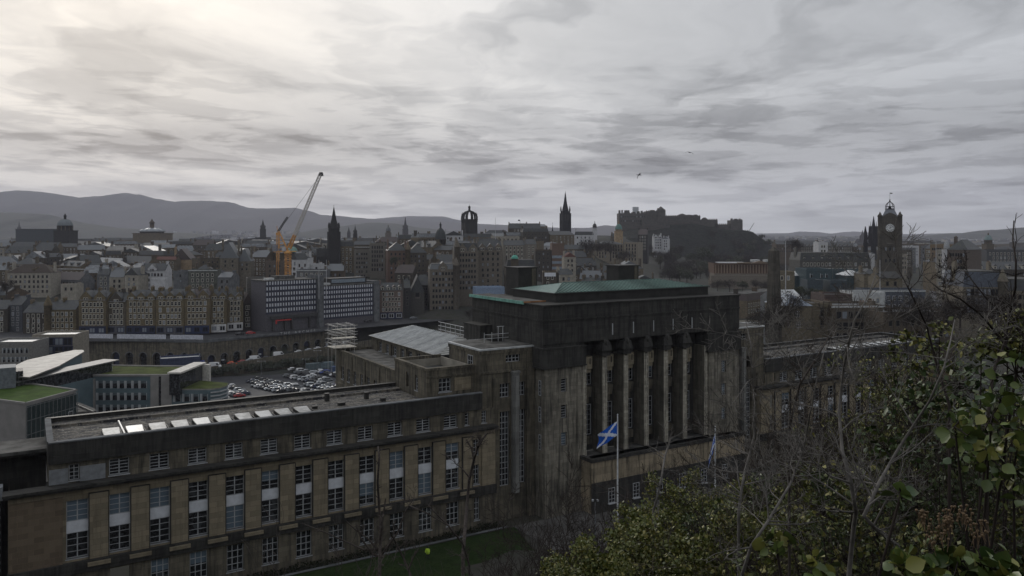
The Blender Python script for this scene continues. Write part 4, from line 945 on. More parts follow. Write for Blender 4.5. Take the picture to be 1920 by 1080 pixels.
# --- car park with its cars
cp = MB(); cpoly = [(xat(395, 290), 285), (xat(455, 285), 268), (xat(700, 300), 285), (-38, 330), (-36, 395), (-70, 392), (-100, 352), (-131, 344), (-190, 344), (-170, 300)]
cp.add([(p[0], p[1], 45.1) for p in cpoly], [tuple(range(len(cpoly)))])
def _cpm(n, bs):
    o = n.add('ShaderNodeTexCoord').outputs['Object']; a = n.noise(o, .25, 6, .6)
    P(n, bs, n.mix(n.ss(a, .4, .65), (.026, .027, .032, 1), (.042, .043, .048, 1)), .6, .3)
struct(cp.build('car_park', mat('car park asphalt', _cpm)))
bl = MB()
def car_proto(kind):
    """side profile lofted over the width, about 4.3 m long, nose at +x"""
    if kind == 'car': low = [(-2.15, .35), (-2.2, .75), (-2.05, .98), (-1.75, 1.0), (-1.2, 1.42), (-.1, 1.47), (.35, 1.40), (1.05, .98), (1.85, .84), (2.15, .65), (2.18, .35)]
    elif kind == 'estate': low = [(-2.3, .35), (-2.35, .8), (-2.3, 1.05), (-2.0, 1.62), (-1.2, 1.72), (.2, 1.68), (.6, 1.58), (1.15, 1.08), (1.95, .95), (2.25, .7), (2.28, .35)]
    else: low = [(-2.6, .4), (-2.65, 1.2), (-2.6, 2.2), (-2.3, 2.35), (1.0, 2.35), (1.35, 2.2), (1.95, 1.25), (2.5, 1.05), (2.65, .75), (2.65, .4), (2.6, .38)]
    n = len(low); b = MB(); W_ = .88 if kind != 'van' else .98; vs = []
    for yy, k in ((-W_, 0), (-W_*.98, 1), (W_*.98, 1), (W_, 0)):
        for x, z in low:
            if k == 0: vs.append((x*.985, yy*(1.0 if z < 1.05 else .86), z if z < 1.0 else z-.06))
            else: vs.append((x, yy*(.96 if z < 1.05 else .74), z+.015))
    fs = []
    for r_ in range(3):
        for i in range(n-1): fs.append((r_*n+i, r_*n+i+1, (r_+1)*n+i+1, (r_+1)*n+i))
    b.add(vs, fs, 0, True); b.add(vs[:n], [tuple(range(n))], 0); b.add(vs[-n:], [tuple(range(n))[::-1]], 0)
    b.quad((-2.1, -W_*.9, .36), (2.1, -W_*.9, .36), (2.1, W_*.9, .36), (-2.1, W_*.9, .36))
    g = MB(); 
    if kind == 'van':
        g.add([(1.38, -.7, 2.12), (1.38, .7, 2.12), (1.96, .8, 1.3), (1.96, -.8, 1.3)], [(0, 1, 2, 3)])
        for s_ in (-1, 1): g.add([(.5, s_*.9, 1.95), (1.3, s_*.9, 1.95), (1.75, s_*.97, 1.3), (.5, s_*.97, 1.3)], [(0, 1, 2, 3)])
    else:
        i = 6 if kind == 'car' else 6
        a_, b__ = low[6], low[7]; g.add([(a_[0]+.05, -.62, a_[1]), (a_[0]+.05, .62, a_[1]), (b__[0], .76, b__[1]+.06), (b__[0], -.76, b__[1]+.06)], [(0, 1, 2, 3)])
        a_, b__ = low[4], low[3]; 
        if kind == 'estate': a_, b__ = low[3], low[2]
        g.add([(a_[0]-.04, -.6, a_[1]-.02), (a_[0]-.04, .6, a_[1]-.02), (b__[0]-.03, .74, b__[1]+.05), (b__[0]-.03, -.74, b__[1]+.05)], [(0, 1, 2, 3)])
        for s_ in (-1, 1): g.add([(low[4][0]+.1, s_*.78, low[4][1]-.12), (low[6][0]-.05, s_*.78, low[6][1]-.12), (low[7][0]-.15, s_*.885, 1.0), (low[3][0]+.25, s_*.885, 1.02)], [(0, 1, 2, 3)])
    w = MB(); w.lathe(0, 0, [(.05, -.11), (.32, -.11), (.33, 0), (.32, .11), (.05, .11)], 12)
    return b, g.mesh('glass', M_GLASS), w.mesh('wheel', plain('tyre rubber', (.02, .02, .02), .7)), W_
CARC = {'white': (.70, .70, .70), 'silver': (.42, .44, .46), 'grey': (.14, .15, .16), 'black': (.012, .012, .014), 'red': (.35, .02, .02), 'blue': (.02, .05, .25), 'orange': (.70, .10, .03), 'navy': (.02, .03, .07)}
def paint(c):
    def f(n, b):
        P(n, b, CARC[c]+(1,), .25, .5); b.inputs['Coat Weight'].default_value = .8; b.inputs['Coat Roughness'].default_value = .08
    return mat('car paint '+c, f)
CARP = {}
def car(kind, colr, X, Y, z, ang, label, group=None):
    k = (kind, colr)
    if k not in CARP:
        b, g, w, W_ = car_proto(kind); CARP[k] = (b.mesh('body', paint(colr)), g, w, W_)
    me, g, w, W_ = CARP[k]
    nm = 'parked_car' if kind != 'van' else 'van'
    root = thing(nm, label, 'car' if kind != 'van' else 'van', (X, Y, z), ang, group)
    inst('body', me, root); inst('window_glass', g, root)
    for sx in (-1.35, 1.35):
        for sy in (-1, 1): inst('wheel', w, root, (sx, sy*(W_-.1), .33), (rad(90), 0, 0))
    return root
# rows measured in the photograph as (x0, y0, x1, y1, count) on the 45 m level
rows = [('front left', 424, 737, 452, 745, 6), ('front left second', 430, 725, 462, 741, 6), ('long middle', 468, 716, 575, 738, 15), ('middle second', 482, 711, 560, 729, 10), ('long back', 536, 706, 640, 730, 15), ('back second', 556, 699, 618, 716, 8), ('far', 594, 697, 642, 708, 8), ('near right', 612, 728, 655, 722, 5), ('front middle', 535, 733, 600, 737, 8), ('back edge', 545, 694, 590, 701, 6), ('middle third', 575, 722, 640, 736, 10), ('left edge', 476, 724, 530, 736, 8)]
cr = random.Random(21); ordn = ['first', 'second', 'third', 'fourth', 'fifth', 'sixth', 'seventh', 'eighth', 'ninth', 'tenth', 'eleventh', 'twelfth', 'thirteenth', 'fourteenth', 'fifteenth']
for nm, x0, y0, x1, y1, n in rows:
    for i in range(n):
        t = (i+.5)/n; p = WZ(x0+(x1-x0)*t, y0+(y1-y0)*t, 45.1)
        cl = cr.choice(['white', 'silver', 'black', 'grey', 'white', 'black', 'grey', 'navy', 'silver', 'grey', 'black', 'red' if nm in ('far', 'near right') else 'silver', 'blue' if nm == 'far' else 'grey'])
        if nm == 'near right' and i == 2: cl = 'red'
        if nm == 'front left' and i == 5: cl = 'red'
        kd = cr.choice(['car', 'car', 'estate'])
        car(kd, cl, p.x+cr.uniform(-.15, .15), p.y+cr.uniform(-.2, .2), 45.1, rad(28)+cr.uniform(-.05, .05)+(math.pi if cr.random() < .3 else 0), '%s %s, %s from left in the %s row of the car park' % (cl, 'car' if kd == 'car' else 'estate', ordn[i], nm), 'cars parked in the car park')
# vehicles on the lower road
def roadz(X):
    for (a, _), (b_, _), z0, z1 in zip(RP, RP[1:], RZ, RZ[1:]):
        if X <= b_: return z0+(z1-z0)*(X-a)/(b_-a)
    return RZ[-1]
def roady(X):
    for (a, ya), (b_, yb) in zip(RP, RP[1:]):
        if X <= b_: return ya+(yb-ya)*(X-a)/(b_-a)
    return RP[-1][1]
for px, kind, cl, lb in ((404, 'van', 'white', 'white van parked at the left on the lower road below the arches'), (436, 'car', 'orange', 'bright orange car on the lower road beneath the arches'), (479, 'van', 'white', 'white van beside the black car on the lower road'), (500, 'car', 'black', 'black car between the two white vans on the lower road'), (523, 'van', 'white', 'white van, middle of the vehicles under the arches'), (561, 'car', 'white', 'white car on the sloping road below the lettering'), (580, 'car', 'silver', 'silver car below the lettering on the sloping road'), (597, 'car', 'white', 'white car second from the top of the sloping road'), (615, 'car', 'grey', 'grey car near the top of the sloping road'), (633, 'estate', 'silver', 'silver estate car second from the top of the slope by the scaffold'), (649, 'estate', 'white', 'white estate car at the top of the slope by the scaffold'), (470, 'car', 'silver', 'silver car in front of the left van on the lower road'), (455, 'car', 'red', 'dull red car behind the orange car')):
    X = xat(px, 350)
    for _ in range(6): X = (px-960)/F*(roady(X)-1.6)
    car(kind, cl, X, roady(X)-1.6, roadz(X)+.02, rad(3) if px < 450 else rad(34), lb, 'vehicles on the lower road')
for px, Y, cl, lb in ((835, 470, 'white', 'white car at the bus stop behind the ribbed roof'), (803, 452, 'silver', 'silver car on the far street left of the white one'), (775, 440, 'grey', 'grey car on the far street near the church'), (470, 374, 'red', 'red car on the upper street at the right end of the golden row'), (450, 370, 'black', 'black car on the upper street by the white shopfronts'), (690, 425, 'black', 'black car before the lower office block')):
    car('car', cl, xat(px, Y), Y, 59.9, rad(20), lb)
def lamp(X, Y, z, h, label, arm=1.4, group='tall car park lamps', mt=None, white=False):
    r = thing('lamp_post', label, 'lamp post', (X, Y, z), 0, group)
    b = MB(); b.tube((0, 0, 0), (0, 0, h), .13, .07, 8); b.build('post', M_CONC if not white else M_WHITEH, r)
    b = MB(); b.tube((-arm, 0, h), (arm, 0, h), .05); b.box(-arm-.3, -arm+.3, -.15, .15, h-.1, h+.08); b.box(arm-.3, arm+.3, -.15, .15, h-.1, h+.08); b.build('lamp_head', M_FRAME, r)
for px, py, h, lb in ((490, 718, 9, 'tall grey car park lamp standing before the left rows'), (573, 694, 5, 'short pale post at the back of the car park'), (643, 722, 8, 'dark car park lamp beside the white car at the right'), (595, 705, 11, 'slim lamp at the middle of the car park')):
    p = WZ(px, py, 45.1); lamp(p.x, p.y, 45.1, h, lb)
# blue cabin block and hoarding by the arches
q = house(300, 376, 676, 322, 24, 8, 'flat', 0, plain('navy cladding', (.035, .045, .085)), M_LEAD, 'long navy clad building with a thin pale sloping roof below the arches', 'site_building', 'building', None, rows=0, cols=0, chim=0, z0=45)
b = MB()
p = WZ(372, 690, 50); 
house(361, 381, 681, 335, 10, 3, 'flat', 0, plain('bright blue hoarding', (.03, .05, .22)), M_SPAN, 'small bright blue kiosk beside the white van', 'kiosk', 'kiosk', None, rows=1, cols=2, me=UW_SD, chim=0, z0=46)
for px, py, cl, lb, w in ((590, 692, (.10, .13, .14), 'grey green container at the back of the car park', 8), (612, 690, (.12, .16, .18), 'pale container right of the grey green one', 6), (640, 697, (.05, .08, .16), 'blue parking shelter by the rear wing', 9)):
    p = WZ(px, py, 45.1); r_ = thing('container', lb, 'container', (p.x, p.y, 45.1), rad(35)); m_ = MB(); m_.box(-w/2, w/2, -1.3, 1.3, .1, 2.6); m_.box(-w/2-.05, w/2+.05, -1.35, 1.35, 2.6, 2.72)
    for k in range(int(w/.6)): m_.box(-w/2+.3+k*.6, -w/2+.5+k*.6, -1.36, -1.3, .2, 2.5)
    m_.build('shell', plain(lb[:12], cl, .6), r_)
# ---------------------------------------------------------------- modern council offices with grass roofs
def modern():
    root = thing('modern_office', 'modern glass and pale stone offices with grass roofs and thin pale wing roofs', 'office building', (-120, 230, 45))
    off = (-120, 230, 45)
    mg = plain('sedum roof', (.060, .075, .020), .95, .1, .35, .25); mb = plain('blue green panel', (.085, .125, .14), .4, .5, .15, .3); mc = plain('pale stone cladding', (.22, .21, .20), .75, .3, .12, .4); mk = M_GLASS; mw = plain('cream metal roof', (.21, .20, .18), .5, .4, .35, .4)
    def pp(l, z): return [tuple(WZ(a, b_, z))[:2] for a, b_ in l]
    # main block
    poly = pp([(163, 704), (322, 704), (362, 688), (205, 686)], 64); b = MB(); b.prism(poly, 45, 63.7, 0); b.build('wall', mb, root, off)
    b = MB(); b.prism(poly, 63.7, 64.0, 0, 1); b.build('grass_roof', [mc, mg], root, off)
    for q0, q1 in zip(poly, poly[1:]+poly[:1]):
        b = MB(); d = Vector(q1)-Vector(q0); a = math.atan2(d.y, d.x); m_ = (Vector(q0)+Vector(q1))/2; b.rbox(m_.x, m_.y, d.length/2+.3, .3, 63.75, 64.35, a); b.build('roof_edge', mc, root, off)
    (x0, y0), (x1, y1) = poly[0], poly[1]
    b = MB(); b.box(x1-(x1-x0)*.245, x1-(x1-x0)*.15, y0-.35, y0, 45, 63.8); b.box(x1-(x1-x0)*.12, x1+.1, y0-.35, y0, 45, 63.8); b.box(x1-(x1-x0)*.15, x1-(x1-x0)*.12, y0-.1, y0, 45, 63.8, 1); b.build('stone_pier', [mc, mk], root, off)
    b = MB(); b.box(x0-2.2, x0+2.6, y0-.6, y0, 45, 63.0); b.build('stone_pier', mc, root, off)
    for j in range(5):
        z = 60.2-j*3.6
        for i in range(7):
            x = x0+3.0+(x1-x0-11.5)*i/6.6
            inst('window', UW_M, root, (x-off[0]+1.2, y0-.05-off[1], z-45), (0, 0, 0), (2.3, 1, 2.1))
    # framed glass end
    p1_, p2_ = Vector(poly[1]), Vector(poly[2]); d = p2_-p1_; a = math.atan2(d.y, d.x); m_ = (p1_+p2_)/2
    b = MB(); b.rbox(m_.x+1.6, m_.y-.2, d.length/2+1.5, 1.6, 58.4, 64.8, a, 0); b.build('glass_end', mk, root, off)
    b = MB(); b.rbox(m_.x+1.6, m_.y-.2, d.length/2+1.9, 2.0, 64.8, 65.3, a); e = Vector((p2_.x+3.2, p2_.y-.4)); b.rbox(e.x, e.y+.6, .7, 2.2, 57.8, 64.8, a); b.build('white_frame', plain('cream stone frame', (.48, .46, .42), .6), root, off)
    # low annex with a curved end
    poly = pp([(318, 729), (395, 729), (412, 727), (425, 723), (428, 718), (362, 712), (340, 712)], 60); b = MB(); b.prism(poly, 45, 59.6); b.build('annex_wall', mb, root, off)
    b = MB(); b.prism(poly, 59.6, 60.0, 0, 1); b.build('annex_roof', [mw, mg], root, off)
    (x0, y0), (x1, y1) = poly[0], poly[1]
    for j in range(3):
        for i in range(4): inst('window', UW_M, root, (x0+1.6+(x1-x0-1.5)*i/4+.8-off[0], y0-.05-off[1], 56.2-3.6*j-45), (0, 0, 0), (2.1, 1, 2.2))
    b = MB()
    for k in range(4):
        pr = [Vector(q) for q in poly[1:6]]
        for u, v in zip(pr, pr[1:]):
            d = v-u; b.rbox((u.x+v.x)/2, (u.y+v.y)/2, d.length/2+.05, .35, 55.4+k*1.1, 55.75+k*1.1, math.atan2(d.y, d.x))
    b.build('sun_fin', M_FRAME, root, off)
    # left block
    poly = pp([(-60, 742), (48, 756), (143, 731), (60, 720), (-60, 722)], 66); b = MB(); b.prism(poly, 45, 65.5); b.build('wall', mc, root, off)
    b = MB(); b.prism(poly, 65.5, 65.9, 0, 1); b.build('grass_roof', [mw, plain('turf roof', (.050, .085, .018), .95, .1, .3, .4)], root, off)
    for q0, q1 in zip(poly, poly[1:]+poly[:1]):
        b = MB(); d = Vector(q1)-Vector(q0); a = math.atan2(d.y, d.x); m_ = (Vector(q0)+Vector(q1))/2; b.rbox(m_.x, m_.y, d.length/2+.2, .22, 65.7, 66.2, a); b.build('roof_edge', mc, root, off)
    p1_, p2_ = Vector(poly[1]), Vector(poly[2]); d = p2_-p1_; a = math.atan2(d.y, d.x); n_ = Vector((math.sin(a), -math.cos(a)))
    g = MB(); m_ = (p1_+p2_)/2+n_*.15; g.rbox(m_.x, m_.y, d.length/2-.3, .15, 55, 65.2, a); g.build('curtain_glass', plain('dark green glass', (.022, .035, .036), .1, .5, .2), root, off)
    f = MB()
    for i in range(13):
        c = p1_+d*(i/12)+n_*.34; f.rbox(c.x, c.y, .07, .06, 55, 65.4, a)
    for z in (55, 58.2, 61.6, 64.9): c = p1_+d*.5+n_*.33; f.rbox(c.x, c.y, d.length/2, .05, z, z+.16, a)
    f.build('glazing_bar', plain('grey metal bar', (.12, .13, .13), .5), root, off)
    c = p1_+d*.85+n_*.4; f = MB(); f.rbox(c.x, c.y, .75, .05, 57.6, 61.0, a); f.rbox(c.x, c.y, .6, .07, 57.8, 60.8, a, 1); f.build('framed_window', [M_FRAME, M_GLASS], root, off)
    b = MB(); poly = pp([(45, 782), (180, 770), (178, 766), (142, 752), (45, 765)], 60); b.prism(poly, 45, 59.6); b.prism(poly, 59.6, 60, 1); b.build('terrace', [mc, M_ASPH], root, off)
    b = MB(); v = WZ(175, 772, 60.3); w_ = WZ(140, 757, 60.3); b.tube(v, w_, .2); b.build('terrace_edge', mw, root, off)
    # long glazed range with a thin roof
    A, B = WZ(38, 716, 67), WZ(216, 677, 67); d = B-A; a = math.atan2(d.y, d.x); m_ = (A+B)/2; n_ = Vector((math.sin(a), -math.cos(a)))
    cx, cyy = m_.x-n_.x*2.6, m_.y-n_.y*2.6
    b = MB(); b.rbox(cx, cyy, d.length/2+1.5, 2.9, 66.9, 67.25, a); b.build('thin_roof', plain('grey white metal roof', (.12, .12, .118), .5, .4, .3, .4), root, off)
    b = MB(); b.rbox(cx, cyy, d.length/2-1, 2.2, 63.4, 66.9, a, 1); b.rbox(cx, cyy, d.length/2-.8, 2.5, 45, 63.4, a, 0); b.build('range_wall', [mb, mk], root, off)
    f = MB()
    for i in range(22):
        c = A+d*((i+.5)/22)-Vector((n_.x, n_.y, 0))*.55; f.rbox(c.x, c.y, .09, .12, 63.4, 66.9, a)
    f.build('post_row', M_FRAME, root, off)
    for i in range(10):
        for j in range(4):
            c = A+d*((i+.7)/10.8)-Vector((n_.x, n_.y, 0))*.42; inst('window', UW_M, root, (c.x-off[0], c.y-off[1], 60.4-3.4*j-45), (0, 0, a), (2.4, 1, 1.9))
    # leaf shaped roof
    pts = [(12, 703), (30, 706), (55, 707), (110, 686), (158, 659), (156, 656), (140, 656), (100, 664), (50, 675), (18, 690)]; poly = pp(pts, 68.4); b = MB(); b.prism(poly, 68.05, 68.4); b.build('leaf_roof', mw, root, off)
    sx = sum(p_[0] for p_ in poly)/len(poly); sy = sum(p_[1] for p_ in poly)/len(poly); q = [(sx+(p_[0]-sx)*.7, sy+5+(p_[1]-sy)*.7) for p_ in poly]
    b = MB(); b.prism(q, 45, 68.05); b.build('rotunda_wall', mb, root, off)
    b = MB(); b.prism(pp([(-60, 735), (43, 722.5), (43, 716), (-60, 722)], 65.9), 45, 69.8, 0); b.build('wall', mk, root, off); q = pp([(-60, 735), (43, 722.5)], 65.9); b = MB()
    for k in range(14): t_ = k/13; b.box(q[0][0]+(q[1][0]-q[0][0])*t_-.06, q[0][0]+(q[1][0]-q[0][0])*t_+.06, q[0][1]+(q[1][1]-q[0][1])*t_-.12, q[0][1]+(q[1][1]-q[0][1])*t_+.05, 65.9, 69.9)
    b.build('glazing_bar', plain('grey metal bar', (.12, .13, .13), .5), root, off)
    b = MB(); b.prism(pp([(-60, 724), (30, 716), (30, 709), (-60, 714)], 67.5), 66, 71.4); b.build('plant_room', plain('light grey metal', (.13, .145, .16), .6), root, off)
b = MB(); b.box(-.62, -.42, -.12, .02, -.05, 1.05); b.box(-.38, -.30, -.10, .02, -.02, 1.02); b.box(.42, .47, -.07, .02, 0, 1.02); b.quad((-.30, -.03, 0), (.42, -.03, 0), (.42, -.03, 1), (-.30, -.03, 1), 1); b.box(-.3, .42, -.05, -.031, .68, 1.0, 2)
UW_M = b.mesh('window', [M_FRAME, M_GLASS, plain('grey blind', (.09, .11, .12), .5)])
modern()
house(-20, 60, 645, 285, 4, 12, 'flat', 0, plain('pale grey block wall', (.17, .165, .155)), M_LEAD, 'low pale walled building with a dark upper band at the left edge', 'hotel', 'hotel', None, rows=3, cols=8, me=UW_M, chim=0, z0=45)
house(60, 142, 631, 300, 6, 12, 'flat', 0, plain('sand coloured concrete', (.21, .19, .155)), M_LEAD, 'sand coloured concrete framed building with a pale slab roof left of the viaduct', 'hotel', 'hotel', None, rows=4, cols=4, me=UW_SD, ww=3.0, wh=2.6, chim=0, z0=45)

